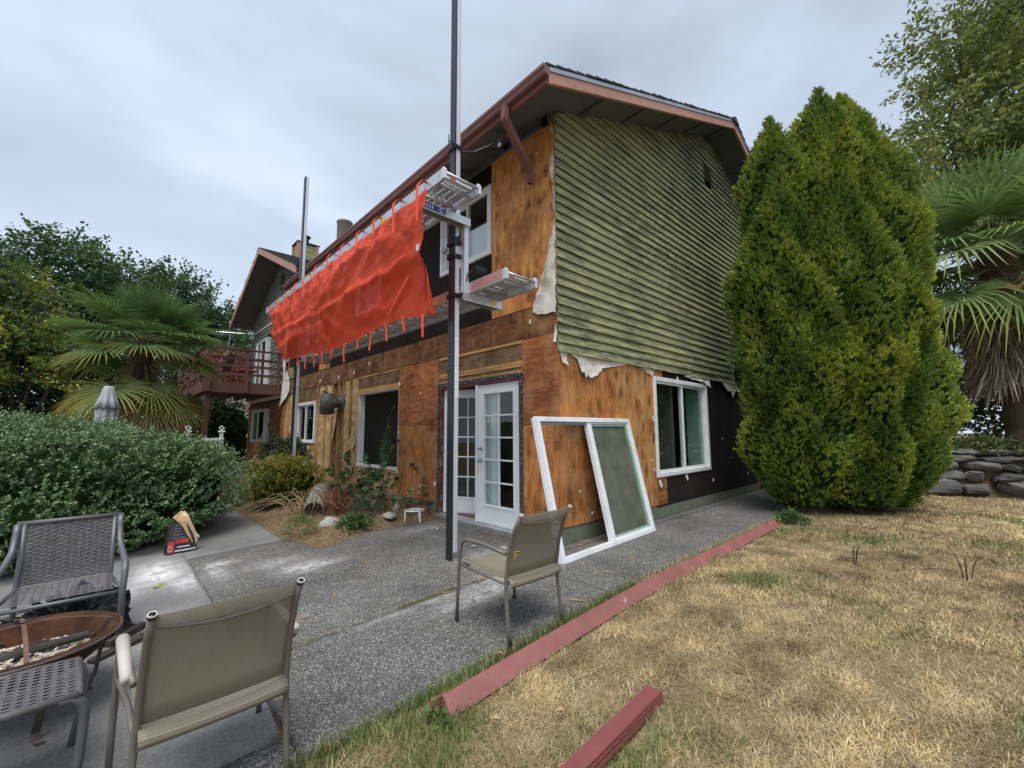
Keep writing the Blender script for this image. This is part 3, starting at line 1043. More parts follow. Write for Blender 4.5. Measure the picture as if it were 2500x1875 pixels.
def torn(plane, pts, mat, name, o=0.016, curl=0.03, wr=0.006, seed=1, parent=None):
    """torn sheet: outline pts (u,z) filled by a fan of rings, wrinkled, lower edge curling off the wall"""
    pts = np.array(pts, float)
    c = pts.mean(0)
    r = np.random.default_rng(seed)
    fine = []
    for i in range(len(pts)):
        p, q = pts[i], pts[(i + 1) % len(pts)]
        k = max(1, int(np.linalg.norm(q - p) / 0.05))
        for t in range(k):
            fine.append(p + (q - p) * t / k + (r.normal(0, 0.008, 2) if t else 0))
    fine = np.array(fine)
    zt = fine[:, 1].max()
    zb = fine[:, 1].min()
    nz = Noise2(seed, 14)
    vs, fs = [], []
    rings = [1.0, 0.72, 0.45, 0.2]
    n = len(fine)
    for k, s in enumerate(rings):
        for p in fine:
            u, z = c + (p - c) * s
            oo = o + wr * (1 + float(nz(u, z))) + curl * ((zt - z) / (zt - zb)) ** 2 * (0.5 + 0.5 * s)
            vs.append(wp(plane, u, oo, z))
    vs.append(wp(plane, c[0], o + wr, c[1]))
    for k in range(len(rings) - 1):
        for i in range(n):
            a, bb = k * n + i, k * n + (i + 1) % n
            fs.append((a, bb, bb + n, a + n))
    k = (len(rings) - 1) * n
    for i in range(n):
        fs.append((k + i, k + (i + 1) % n, len(vs) - 1))
    b = MB(); b.add(vs, fs)
    return b.build(name, mat, parent or house, solid=0.0012)

torn('L', [(7.16, 2.2), (7.50, 2.25), (7.52, 1.5), (7.46, 1.1), (7.40, 1.35), (7.3, 1.9)], 'kraft', 'torn_facing', o=-0.06, curl=0.06, seed=3)
torn('L', [(7.12, 2.1), (7.32, 2.05), (7.26, 1.9), (7.42, 1.82), (7.2, 1.75), (7.08, 1.85)], 'kraft', 'torn_facing', o=-0.01, curl=0.12, seed=4)
torn('L', [(6.2, 1.25), (6.55, 1.22), (6.72, 1.05), (6.5, 0.98), (6.40, 0.8), (6.25, 1.0)], 'kraft', 'torn_facing', o=-0.01, curl=0.14, seed=5)
torn('L', [(6.05, 1.2), (6.24, 1.23), (6.2, 1.02), (6.05, 0.92)], 'kraft', 'torn_facing', o=-0.01, curl=0.10, seed=6)
torn('L', [(6.15, 0.72), (6.45, 0.75), (6.52, 0.55), (6.32, 0.62), (6.2, 0.35), (6.08, 0.5)], 'kraft', 'torn_facing', o=-0.01, curl=0.12, seed=7)
for k, (y, z) in enumerate(((4.3, 0.45), (4.7, 0.4), (5.5, 0.42), (5.1, 0.5), (9.2, 0.7), (9.6, 0.55), (8.9, 0.5))):
    torn('L', [(y - 0.1, z + 0.1), (y + 0.12, z + 0.08), (y + 0.14, z - 0.08), (y, z - 0.14), (y - 0.12, z - 0.05)], 'kraft', 'torn_facing', o=-0.02, curl=0.08, seed=20 + k)
# corner framing at the far end
panel('L', 11.6, 11.75, 0.2, 2.62, 'ply_red', 'corner_board', o0=-0.1)
panel('L', 11.75, 11.9, 0.2, 2.62, 'ply_dark', 'corner_board', o0=-0.1)
# rim band
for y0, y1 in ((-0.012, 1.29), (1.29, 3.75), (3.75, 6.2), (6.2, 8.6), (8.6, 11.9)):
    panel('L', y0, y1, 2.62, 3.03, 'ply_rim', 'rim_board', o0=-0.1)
# ---- left wall, upper storey
panel('L', -0.012, 1.28, 3.035, 5.62, 'ply_bright')
def skin(plane, u0, u1, z0, z1, ops, step, mat, name, o1=0.006):
    us = sorted({u0, u1, *[q for op in ops for q in op[:2]], *[u0 + step * k for k in range(1, int((u1 - u0) / step) + 1) if u1 - (u0 + step * k) > 0.2]})
    for a, c in zip(us, us[1:]):
        segs = [(z0, z1)]
        for op in ops:
            if op[0] < (a + c) / 2 < op[1]:
                segs = [t for s0, s1 in segs for t in ((s0, min(s1, op[2])), (max(s0, op[3]), s1)) if t[1] - t[0] > 0.02]
        for s0, s1 in segs:
            panel(plane, a, c, s0, s1, mat, name, o0=-0.1, o1=o1, gap=0.0015)
skin('L', 1.28, 7.75, 3.035, 5.6, [WUP, WNET], 1.22, 'tar_paper', 'tar_paper_sheet')
skin('L', 7.75, 11.9, 3.035, 5.6, [WNET2], 1.3, 'tar_paper', 'tar_paper_sheet')
panel('L', 7.76, 8.55, 3.04, 3.34, 'ply_bright', o0=0.007, o1=0.016)
panel('L', 6.4, 7.6, 3.36, 5.2, 'ply_orange', o0=0.007, o1=0.016)
# loose green siding ends and wrap at the far corner
for k in range(4):
    panel('L', 10.5 + 0.1 * k, 11.25, 3.05 + 0.09 * k, 3.135 + 0.09 * k, 'siding_green', 'siding_stub', o0=0.007, o1=0.03)
torn('L', [(11.3, 3.2), (11.85, 3.9), (11.9, 2.5), (11.85, 2.2), (11.6, 2.35), (11.2, 2.5), (10.95, 2.85)], 'house_wrap', 'torn_wrap', curl=0.06, seed=31)
torn('L', [(11.55, 4.9), (11.9, 5.0), (11.9, 3.6), (11.5, 3.3)], 'house_wrap', 'torn_wrap', curl=0.06, seed=33)
# torn house wrap left along the corner
torn('L', [(0.0, 4.18), (0.03, 3.98), (0.10, 3.86), (0.12, 3.62), (0.25, 3.40), (0.34, 3.15), (0.41, 3.06), (0.41, 2.96), (0.30, 2.90), (0.12, 2.885), (0.0, 2.87)], 'house_wrap', 'torn_wrap', curl=0.015, seed=41)
torn('L', [(0.0, 5.12), (0.05, 5.02), (0.07, 4.82), (0.03, 4.66), (0.0, 4.62)], 'house_wrap', 'torn_wrap', curl=0.01, seed=42)
torn('L', [(0.0, 4.6), (0.022, 4.55), (0.02, 4.3), (0.0, 4.22)], 'house_wrap', 'torn_wrap', curl=0.005, seed=43)
torn('L', [(0.0, 5.42), (0.05, 5.45), (0.03, 5.35), (0.0, 5.3)], 'house_wrap', 'torn_wrap', curl=0.005, seed=44)
torn('L', [(0.0, 2.72), (0.03, 2.7), (0.05, 2.5), (0.0, 2.48)], 'house_wrap', 'torn_wrap', curl=0.02, seed=45)
# scraps of foam and paper still stuck to the boards
SCR = [('L', 0.47, 2.84, .06), ('L', 3.25, 2.06, .05), ('L', 2.2, 2.88, .07), ('L', 5.4, 2.86, .08), ('L', 7.1, 2.72, .09), ('L', 8.4, 2.75, .1), ('L', 2.75, 0.5, .07), ('L', 3.2, 0.42, .05), ('L', 3.25, 0.3, .05), ('L', 4.04, 2.3, .08), ('L', 4.03, 1.35, .06), ('L', 4.04, 0.62, .08), ('L', 5.2, 2.28, .05), ('L', 6.2, 2.75, .09), ('L', 1.7, 3.45, .05), ('L', 0.75, 4.6, .03), ('L', 0.3, 5.2, .03), ('L', 10.6, 2.9, .1),
       ('F', 2.30, 2.30, .10), ('F', 3.18, 2.26, .09), ('F', 4.2, 2.28, .09), ('F', 2.27, 1.55, .08), ('F', 2.42, 0.52, .12), ('F', 3.35, 0.55, .10), ('F', 4.45, 0.42, .05), ('F', 6.3, 0.42, .06), ('F', 2.2, 0.9, .04), ('F', 2.24, 0.75, .04), ('F', 0.6, 0.30, .04), ('F', 0.9, 0.36, .03), ('F', 0.35, 0.6, .03), ('F', 1.2, 0.26, .04), ('F', 1.6, 0.34, .03), ('F', 5.0, 1.2, .02), ('F', 5.4, 0.8, .02)]
for k, (pl, u, z, s) in enumerate(SCR):
    b = MB()
    a = random.uniform(-0.7, 0.7)
    M = Matrix.Translation(Vector(wp(pl, u, 0.02, z))) @ Matrix.Rotation(a, 4, 'X' if pl == 'L' else 'Y')
    b.box(-0.006 if pl == 'L' else -s * 0.28, 0.006 if pl == 'L' else s * 0.28, -s * 0.28 if pl == 'L' else -0.006, s * 0.28 if pl == 'L' else 0.006, -s * 0.5, s * 0.5, M)
    b.build('foam_scrap', 'chip_white', house, bevel=0.003)

# ---- gable wall
for x0, x1 in ((-0.006, 1.22), (1.22, 2.33)):
    panel('F', x0, x1, 0.19, 2.5, 'ply_orange' if x0 < 0 else 'ply_bright')
panel('F', 2.33, 2.64, 0.19, 0.63, 'ply_red')
skin('F', 2.64, 6.9, 0.16, 2.5, [(2.3, 4.36, 0.63, 2.24)], 2.0, 'tar_paper', 'tar_paper_sheet')
panel('F', 2.33, 2.64, 2.24, 2.5, 'ply_orange')
panel('F', 6.9, 7.02, 0.0, 2.5, 'ply_dark', 'corner_board', o1=0.03)
skin('F', 7.02, XE, 0.0, 2.5, [], 2.0, 'tar_paper', 'tar_paper_sheet')
torn('F', [(0.2, 2.46), (0.2, 2.37), (0.33, 2.31), (0.40, 2.12), (0.455, 2.15), (0.48, 2.06), (0.53, 2.13), (0.57, 2.075), (0.75, 2.12), (0.89, 2.235), (1.2, 2.29), (1.53, 2.35), (1.5, 2.46)], 'house_wrap', 'torn_wrap', curl=0.05, seed=51)
torn('F', [(0.0, 2.45), (0.03, 2.22), (0.14, 2.2), (0.14, 2.44)], 'house_wrap', 'torn_wrap', curl=0.03, seed=52)
torn('F', [(1.9, 2.42), (2.1, 2.28), (2.24, 2.24), (2.2, 2.44)], 'house_wrap', 'torn_wrap', curl=0.02, seed=53)
torn('F', [(3.4, 2.44), (3.45, 2.33), (3.9, 2.30), (4.2, 2.28), (4.42, 2.2), (4.45, 2.27), (4.55, 2.44)], 'house_wrap', 'torn_wrap', curl=0.06, seed=54)
torn('F', [(4.8, 2.5), (5.15, 2.33), (5.35, 2.18), (5.52, 2.2), (5.6, 2.06), (5.68, 2.22), (5.95, 2.19), (6.12, 2.05), (6.22, 2.2), (6.5, 2.25), (6.9, 2.2), (6.95, 2.5)], 'house_wrap', 'torn_wrap', curl=0.06, seed=55)
# lap boards, every course its own pieces
PITCH = 0.1245
z = 2.36
k = 0
VENT = (4.83, 5.20, 6.70, 7.14)
while z < RZ - 0.12:
    zt = z + PITCH + 0.02
    lo = max(0.0, RX - (RZ - zt) / SL) if zt > under(0) else 0.0
    hi = min(XE, RX + (RZ - zt) / SL) if zt > under(XE) else XE
    cuts = [lo]
    while hi - cuts[-1] > 4.6:
        nx = cuts[-1] + random.uniform(1.8, 4.4)
        if hi - nx < 0.6:
            break
        cuts.append(nx)
    cuts.append(hi)
    segs = list(zip(cuts, cuts[1:]))
    if VENT[2] - 0.05 < z + PITCH / 2 < VENT[3]:
        segs = [s for a_, c_ in segs for s in ((a_, min(c_, VENT[0])), (max(a_, VENT[1]), c_)) if s[1] - s[0] > 0.03]
    for a_, c_ in segs:
        b = MB()
        t = random.uniform(-0.002, 0.004)
        zz0, zz1 = z + random.uniform(-0.003, 0.003), z + random.uniform(-0.003, 0.003)
        a2, c2 = a_ + 0.0015 - (0.022 if a_ == 0.0 else 0), c_ - 0.0015
        nn = max(1, int((c2 - a2) / 0.9))
        vs, fs = [], []
        ztop = z + PITCH + 0.018
        for q in range(nn + 1):
            xb = xt = a2 + (c2 - a2) * q / nn
            if q == 0 and a_ == lo and a_ > 0:          # raked cut under the roof
                xb, xt = max(-0.02, RX - (RZ - z) / SL), RX - (RZ - ztop) / SL
            if q == nn and c_ == hi and c_ < XE:
                xb, xt = min(XE, RX + (RZ - z) / SL), RX + (RZ - ztop) / SL
            zb = zz0 + (zz1 - zz0) * q / nn + random.uniform(-0.0015, 0.0015)
            cup = random.uniform(0, 0.005)
            vs += [(xb, -0.044 - t - cup, zb), (xt, -0.014, zb + PITCH + 0.018), (xt, -0.004, zb + PITCH + 0.018), (xb, -0.019, zb + 0.012)]
        for q in range(nn):
            s_ = q * 4
            for e in range(4):
                fs.append((s_ + e, s_ + (e + 1) % 4, s_ + 4 + (e + 1) % 4, s_ + 4 + e))
        fs += [(0, 3, 2, 1), tuple(nn * 4 + e for e in range(4))]
        b.add(vs, fs)
        b.build('siding_board', 'siding_green', house)
    z += PITCH
    k += 1
b = MB()
b.box(-0.008, 0.012, -0.020, -0.0125, 2.47, 5.62)
b.build('corner_trim', 'tar_paper', house)
# louvred gable vent
b = MB()
wbox(b, 'F', VENT[0], VENT[1], VENT[2], VENT[3], -0.05, 0.0); vent_part = b.build('gable_vent', 'black_steel', house)
for q in range(9):
    b = MB()
    zz = VENT[2] + 0.02 + q * 0.046
    b.add([(VENT[0] + .01, -0.04, zz), (VENT[1] - .01, -0.04, zz), (VENT[1] - .01, -0.004, zz + 0.03), (VENT[0] + .01, -0.004, zz + 0.03), (VENT[0] + .01, -0.036, zz - .004), (VENT[1] - .01, -0.036, zz - .004), (VENT[1] - .01, 0.0, zz + 0.026), (VENT[0] + .01, 0.0, zz + 0.026)],
          [(0, 1, 2, 3), (7, 6, 5, 4), (0, 4, 5, 1), (2, 6, 7, 3)])
    b.build('louvre', 'siding_green', vent_part)

# ---- windows and doors
def frame_boxes(b, plane, u0, u1, z0, z1, w_, o0, o1):
    wbox(b, plane, u0, u1, z0, z0 + w_, o0, o1)
    wbox(b, plane, u0, u1, z1 - w_, z1, o0, o1)
    wbox(b, plane, u0, u0 + w_, z0 + w_, z1 - w_, o0, o1)
    wbox(b, plane, u1 - w_, u1, z0 + w_, z1 - w_, o0, o1)

def slider(plane, op, mid=0.5, fw=0.055, o0=-0.09, o1=0.035, name='window', flip=False, reveal=None):
    u0, u1, z0, z1 = op
    b = MB()
    frame_boxes(b, plane, u0, u1, z0, z1, fw, o0, o1)
    frame_boxes(b, plane, u0 - 0.012, u1 + 0.012, z0 - 0.012, z1 + 0.012, 0.02, 0.004, o1 - 0.008)
    f = b.build(name, 'vinyl', house, bevel=0.003)
    um = u0 + (u1 - u0) * mid
    for q, (a_, c_, oo) in enumerate(((u0 + fw, um + 0.02, -0.005), (um - 0.02, u1 - fw, -0.04))):
        b = MB()
        frame_boxes(b, plane, a_, c_, z0 + fw, z1 - fw, 0.04, oo - 0.02, oo + 0.018)
        s_ = b.build('sash', 'vinyl', f, bevel=0.002)
        b = MB()
        wbox(b, plane, a_ + 0.035, c_ - 0.035, z0 + fw + 0.035, z1 - fw - 0.035, oo - 0.006, oo - 0.002)
        b.build('pane', 'glass', f)
    return f

slider('L', WFAR)
slider('F', WGAB, mid=0.5, fw=0.06)
wu = slider('L', WUP, mid=0.45)
slider('L', WNET)
slider('L', WNET2)
b = MB()
for q in range(20):
    zz = 4.14 + q * 0.026
    b.box(0.066, 0.072, 1.38, 2.58, zz, zz + 0.0245)
b.build('blind', 'blind_white', wu)
# painted reveal inside the gable window
b = MB(); b.box(4.22, 4.30, 0.055, 0.34, 0.70, 2.17); b.build('reveal', 'green_reveal', house)
# lining of the opening whose window was taken out
b = MB()
b.box(0.0, 0.15, OPEN[1] - 0.018, OPEN[1], OPEN[2] + 0.03, OPEN[3])
b.box(0.0, 0.15, OPEN[0], OPEN[0] + 0.018, OPEN[2] + 0.03, OPEN[3])
b.box(-0.012, 0.16, OPEN[0], OPEN[1], OPEN[2] - 0.02, OPEN[2] + 0.028)
b.box(0.0, 0.15, OPEN[0] + 0.018, OPEN[1] - 0.018, OPEN[3] - 0.018, OPEN[3])
b.build('opening_lining', 'vinyl', house, bevel=0.002)

# french doors
b = MB()
for a_, c_ in ((0.66, 0.715), (2.60, 2.655)):
    b.box(-0.012, 0.13, a_, c_, 0.0, 2.14)
b.box(-0.012, 0.13, 0.716, 2.599, 2.07, 2.14)
dframe = b.build('door_frame', 'jamb_red', house, bevel=0.003)
b = MB()
b.box(-0.10, 0.16, 0.60, 2.70, -0.015, 0.035)
b.box(-0.02, 0.02, 0.72, 2.59, 0.035, 0.05)
b.build('threshold', 'aluminium', dframe, bevel=0.004)
# crumpled flashing tape round the frame
def tape(p0, p1, wd, seed):
    r = np.random.default_rng(seed)
    p0, p1 = np.array(p0), np.array(p1)
    L = np.linalg.norm(p1 - p0)
    n = int(L / 0.022)
    d = (p1 - p0) / L
    s = np.array([-d[1], d[0]])
    g = []
    for i in range(n + 1):
        c = p0 + d * L * i / n
        g.append([wp('L', *(lambda q, o: (q[0], o, q[1]))(c + s * wd * (j / 4 - 0.5) + r.normal(0, 0.002, 2), 0.016 + abs(r.normal(0, 0.006)))) for j in range(5)])
    b = MB(); b.sheet(g)
    b.build('flashing_tape', 'tape_mix', house)
g_ = NG('tape_mix', 0.4, 0.5)
v_ = g_.coord()
g_.col(g_.ramp(g_.noise(v_, 34, 5, 0.7, 1.2), [(0.40, (0.02, 0.022, 0.035)), (0.56, (0.05, 0.052, 0.07)), (0.63, (0.38, 0.38, 0.40)), (0.8, (0.55, 0.55, 0.56))]))
g_.bump(g_.noise(v_, 50, 4, 0.7), 0.6, 0.006)
MAT['tape_mix'] = g_.m
tape((0.655, 0.0), (0.655, 2.155), 0.055, 1)
tape((2.665, 0.0), (2.665, 2.155), 0.055, 2)
tape((0.63, 2.145), (2.69, 2.145), 0.06, 3)

def door_leaf(parent, name, width, sash_cols=2):
    """leaf in local coordinates: x = thickness, y = width from the hinge (0..width), z up"""
    H0, H1 = 0.05, 2.065
    st, tr, br = 0.125, 0.14, 0.26
    b = MB()
    t0, t1 = -0.022, 0.022
    b.box(t0, t1, 0, st, H0, H1)
    b.box(t0, t1, width - st, width, H0, H1)
    b.box(t0, t1, st, width - st, H0, H0 + br)
    b.box(t0, t1, st, width - st, H1 - tr, H1)
    leaf = b.build(name, 'door_paint', parent, bevel=0.003)
    y0, y1, z0, z1 = st, width - st, H0 + br, H1 - tr
    b = MB()
    for s_ in (-1, 1):
        x0, x1 = (t0 - 0.008, t0) if s_ < 0 else (t1, t1 + 0.008)
        b.box(x0, x1, y0 - 0.03, y1 + 0.03, z0 - 0.03, z0)
        b.box(x0, x1, y0 - 0.03, y1 + 0.03, z1, z1 + 0.03)
        b.box(x0, x1, y0 - 0.03, y0, z0, z1)
        b.box(x0, x1, y1, y1 + 0.03, z0, z1)
    b.build('glazing_trim', 'door_paint', leaf, bevel=0.002)
    mw = 0.022
    cw, rh = (y1 - y0) / sash_cols, (z1 - z0) / 5
    b = MB()
    for c_ in range(1, sash_cols):
        b.box(-0.014, 0.014, y0 + cw * c_ - mw / 2, y0 + cw * c_ + mw / 2, z0, z1)
    for r_ in range(1, 5):
        for c_ in range(sash_cols):
            b.box(-0.013, 0.013, y0 + cw * c_ + (mw / 2 if c_ else 0), y0 + cw * (c_ + 1) - (mw / 2 if c_ < sash_cols - 1 else 0), z0 + rh * r_ - mw / 2, z0 + rh * r_ + mw / 2)
    b.build('glazing_bars', 'door_paint', leaf, bevel=0.002)
    for r_ in range(5):
        for c_ in range(sash_cols):
            b = MB()
            b.box(-0.002, 0.002, y0 + cw * c_ + (mw / 2 if c_ else 0), y0 + cw * (c_ + 1) - (mw / 2 if c_ < sash_cols - 1 else 0), z0 + rh * r_ + (mw / 2 if r_ else 0), z0 + rh * (r_ + 1) - (mw / 2 if r_ < 4 else 0))
            b.build('pane', 'glass', leaf)
    return leaf

dl = door_leaf(house, 'door', 0.885)
dl.location = (0.035, 0.725, 0)
b = MB()
for zz, rr in ((1.12, 0.022), (0.94, 0.028)):
    b.lathe([(0.032, 0), (0.032, 0.008), (0.012, 0.01), (0.012, 0.03), (rr, 0.04), (rr, 0.055), (rr * 0.6, 0.066)], 14, (0, 0, 0))
    for i_ in range(len(b.v) - 14 * 7, len(b.v)):
        x_, y_, z_ = b.v[i_]
        b.v[i_] = (-0.022 - z_, 0.885 - 0.065 + x_, zz + y_)
b.build('door_knob', 'steel', dl, smooth=True)
dr = door_leaf(house, 'door', 0.885)
dr.location = (0.06, 2.595, 0)
dr.rotation_euler = (0, 0, math.pi + R(27))
b = MB()
b.box(-0.02, 0.03, 1.612, 1.66, 0.05, 2.068)
b.build('astragal', 'door_paint', house, bevel=0.003)
b = MB()
for zz in (0.25, 1.05, 1.85):
    b.box(-0.003, 0.02, 2.588, 2.5985, zz, zz + 0.09)
b.build('hinge', 'steel', dframe)

# exterior vent hood: flange, elbow and short barrel pointing down
b = MB()
b.lathe([(0.24, 0), (0.25, 0.012), (0.235, 0.022), (0.10, 0.03), (0.115, 0.16)], 26)
for i_, (x_, y_, z_) in enumerate(b.v):
    b.v[i_] = (-0.005 - z_, 6.92 + x_ * 0.75, 2.10 + y_)
vh = b.build('vent_hood', 'olive_metal', house, smooth=True)
b = MB()
c0, c1 = Vector((-0.30, 7.02, 2.26)), Vector((-0.335, 6.93, 1.83))
b.tube([c0 + Vector((0.0, 0.0, 0.02)), c0, c0.lerp(c1, 0.5), c1], [0.145, 0.165, 0.165, 0.165], 24, caps=False)
b.tube([c0 + Vector((0.01, 0, 0.03)), c0 + Vector((0, 0, 0.018))], [0.02, 0.15], 24)
b.tube([c1 + Vector((0, 0, 0.02)), c1], [0.15, 0.168], 24, caps=False)
b.tube([c0.lerp(c1, 0.5) + Vector((0.02, 0, 0)), (-0.1, 6.93, 2.10)], [0.14, 0.13], 20, caps=False)
b.build('vent_barrel', 'olive_metal', vh, smooth=True, solid=0.004)

# ---- roof
b = MB()
ext = 0.75
TH = 0.11
y0r, y1r = -0.56, 17.0
def roof_slab(b, x0, x1, ya, yb, zo, th):
    zs = [under(x0) + zo, under(x1) + zo]
    vs = [(x0, ya, zs[0]), (x1, ya, zs[1]), (x1, yb, zs[1]), (x0, yb, zs[0])]
    b.add(vs + [(p[0], p[1], p[2] + th) for p in vs], [(3, 2, 1, 0), (4, 5, 6, 7), (0, 1, 5, 4), (1, 2, 6, 5), (2, 3, 7, 6), (3, 0, 4, 7)])
roof_slab(b, -ext, RX, y0r, 9.35, 0, TH)
roof_slab(b, RX, XE + ext, y0r, 16.0, 0, TH)
roof = b.build('roof', 'soffit_paint', house)
# shingle courses, lapped; the front edge steps up course by course
for side in (0, 1):
    nC = 32
    for q in range(nC):
        t0, t1 = q / nC, (q + 1.25) / nC
        xa = -ext - 0.06 + (RX + ext + 0.06) * t0
        xb = min(-ext - 0.06 + (RX + ext + 0.06) * t1, RX)
        za, zb = under(xa) + TH + 0.016, under(xb) + TH + 0.006
        if side:
            xa, xb = 2 * RX - xa, 2 * RX - xb
        ya, yb = y0r - 0.045 + random.uniform(-0.008, 0.008), (9.35 if not side else 16.0)
        b = MB()
        th = 0.022 + random.uniform(0, 0.012)
        b.add([(xa, ya, za), (xb, ya, zb), (xb, yb, zb), (xa, yb, za), (xa, ya, za + th), (xb, ya, zb + 0.012), (xb, yb, zb + 0.012), (xa, yb, za + th)],
              [(3, 2, 1, 0), (4, 5, 6, 7), (0, 1, 5, 4), (1, 2, 6, 5), (2, 3, 7, 6), (3, 0, 4, 7)])
        b.build('shingle_course', 'shingle', roof)
b = MB()
b.add([(RX - 0.16, y0r - 0.06, under(RX - .16) + TH + .03), (RX, y0r - 0.06, RZ + TH + 0.06), (RX + 0.16, y0r - 0.06, under(RX - .16) + TH + .03), (RX - 0.16, 16, under(RX - .16) + TH + .03), (RX, 16, RZ + TH + 0.06), (RX + 0.16, 16, under(RX - .16) + TH + .03),
       (RX - 0.16, y0r - 0.06, under(RX - .16) + TH - .01), (RX + 0.16, y0r - 0.06, under(RX - .16) + TH - .01)], [(0, 1, 4, 3), (1, 2, 5, 4), (6, 7, 2, 1, 0)])
b.build('ridge_cap', 'shingle', roof, solid=0.01)
# barge boards and drip edge on the gable overhang
for side in (0, 1):
    for nm, dz0, dz1, ya, yb, mt in (('barge_board', -0.085, 0.052, y0r - 0.022, y0r + 0.018, 'fascia_paint'), ('drip_edge', 0.054, 0.108, y0r - 0.034, y0r + 0.01, 'drip_edge')):
        xs_ = (-ext, RX - 0.001) if not side else (XE + ext, RX + 0.001)
        b = MB()
        zA, zB = under(xs_[0]), under(xs_[1])
        b.add([(xs_[0], ya, zA + dz0), (xs_[1], ya, zB + dz0), (xs_[1], ya, zB + dz1), (xs_[0], ya, zA + dz1), (xs_[0], yb, zA + dz0), (xs_[1], yb, zB + dz0), (xs_[1], yb, zB + dz1), (xs_[0], yb, zA + dz1)],
              [(0, 1, 2, 3), (7, 6, 5, 4), (0, 4, 5, 1), (1, 5, 6, 2), (2, 6, 7, 3), (3, 7, 4, 0)])
        b.build(nm, mt, roof)
# joint battens under the gable soffit
for x_ in list(np.arange(0.55, 10.3, 1.12)):
    b = MB()
    z_ = under(x_)
    b.box(x_ - 0.045, x_ + 0.045, y0r + 0.02, -0.03, z_ - 0.045, z_ + 0.05)
    b.build('lookout', 'soffit_paint', roof)
# rafter tails under the eave, the eave soffit boxed behind the gutter
for y_ in np.arange(0.55, 9.0, 1.2):
    b = MB()
    b.add([(-ext + 0.02, y_, under(-ext) - 0.05), (-0.02, y_, under(0) - 0.09), (-0.02, y_, under(0) + 0.02), (-ext + 0.02, y_, under(-ext) + 0.02),
           (-ext + 0.02, y_ + 0.05, under(-ext) - 0.05), (-0.02, y_ + 0.05, under(0) - 0.09), (-0.02, y_ + 0.05, under(0) + 0.02), (-ext + 0.02, y_ + 0.05, under(-ext) + 0.02)],
          [(0, 1, 2, 3), (7, 6, 5, 4), (0, 4, 5, 1), (1, 5, 6, 2), (2, 6, 7, 3), (3, 7, 4, 0)])
    b.build('rafter_tail', 'soffit_paint', roof)
b = MB(); b.box(-0.05, 0.10, 0.0, 9.3, 5.52, 5.70); b.build('frieze_block', 'soffit_paint', house)
b = MB(); b.box(-ext - 0.02, -ext + 0.022, y0r, 9.3, under(-ext) - 0.085, under(-ext) + 0.09); b.build('fascia_board', 'gutter_paint', roof)
# K-style gutter
prof = [(-0.02, 0.10), (-0.02, -0.02), (-0.085, -0.02), (-0.10, 0.0), (-0.105, 0.03), (-0.128, 0.065), (-0.128, 0.10), (-0.118, 0.10), (-0.118, 0.07), (-0.095, 0.035), (-0.088, 0.0), (-0.08, -0.01), (-0.03, -0.01), (-0.03, 0.10)]
b = MB()
gz = under(-ext) + 0.0
ys_ = (-0.60, 9.3)
n_ = len(prof)
prof = [(p_ * 0.85, q_ * 0.9) for p_, q_ in prof]
b.add([(-ext + p[0], y_, gz + p[1]) for y_ in ys_ for p in prof], [(k_, (k_ + 1) % n_, n_ + (k_ + 1) % n_, n_ + k_) for k_ in range(n_)])
b.add([(-ext + p[0], -0.60, gz + p[1]) for p in prof[:7]], [tuple(range(7))])
gut = b.build('gutter', 'gutter_paint', roof)
# disconnected downspout: outlet elbow, slanted run, lower elbow
def rect_path(b, pts, wd, dp, side):
    side = Vector(side)
    rings = []
    for i_, p in enumerate(pts):
        p = Vector(p)
        d = (Vector(pts[min(i_ + 1, len(pts) - 1)]) - Vector(pts[max(i_ - 1, 0)])).normalized()
        s_ = (side - d * side.dot(d)).normalized()
        u_ = d.cross(s_)
        rib = 0.003 * (i_ % 2)
        rings.append([p + s_ * (i * (wd / 2 + rib)) + u_ * (j * (dp / 2 + rib)) for i, j in ((-1, -1), (1, -1), (1, 1), (-1, 1))])
    b.add([q for r_ in rings for q in r_], [(i_ * 4 + k_, i_ * 4 + (k_ + 1) % 4, i_ * 4 + 4 + (k_ + 1) % 4, i_ * 4 + 4 + k_) for i_ in range(len(pts) - 1) for k_ in range(4)])
P0, P1, P2, P3 = Vector((-0.82, 0.075, 5.31)), Vector((-0.82, 0.085, 5.17)), Vector((-0.17, 0.32, 4.90)), Vector((-0.10, 0.36, 4.74))
pts = [P0, P0.lerp(P1, 0.5)]
for t in np.linspace(0, 1, 7):
    pts.append(P1.lerp(P1.lerp(P2, 0.16), t).lerp(P0.lerp(P1, 1.0), 0.25 * (1 - t)))
pts.append(P1.lerp(P2, 0.5))
for t in np.linspace(0.86, 1.0, 4):
    pts.append(P1.lerp(P2, float(t)))
Q = P2.lerp(P1, -0.02)
for t in np.linspace(0.25, 1, 6):
    pts.append(Q.lerp(P3, float(t)) + Vector((-0.014 * math.sin(math.pi * t) * -1, 0, -0.01 * math.sin(math.pi * t))))
b = MB()
rect_path(b, pts, 0.085, 0.062, (0.3, 1, 0))
b.build('downspout', 'gutter_paint', gut, solid=0.002)

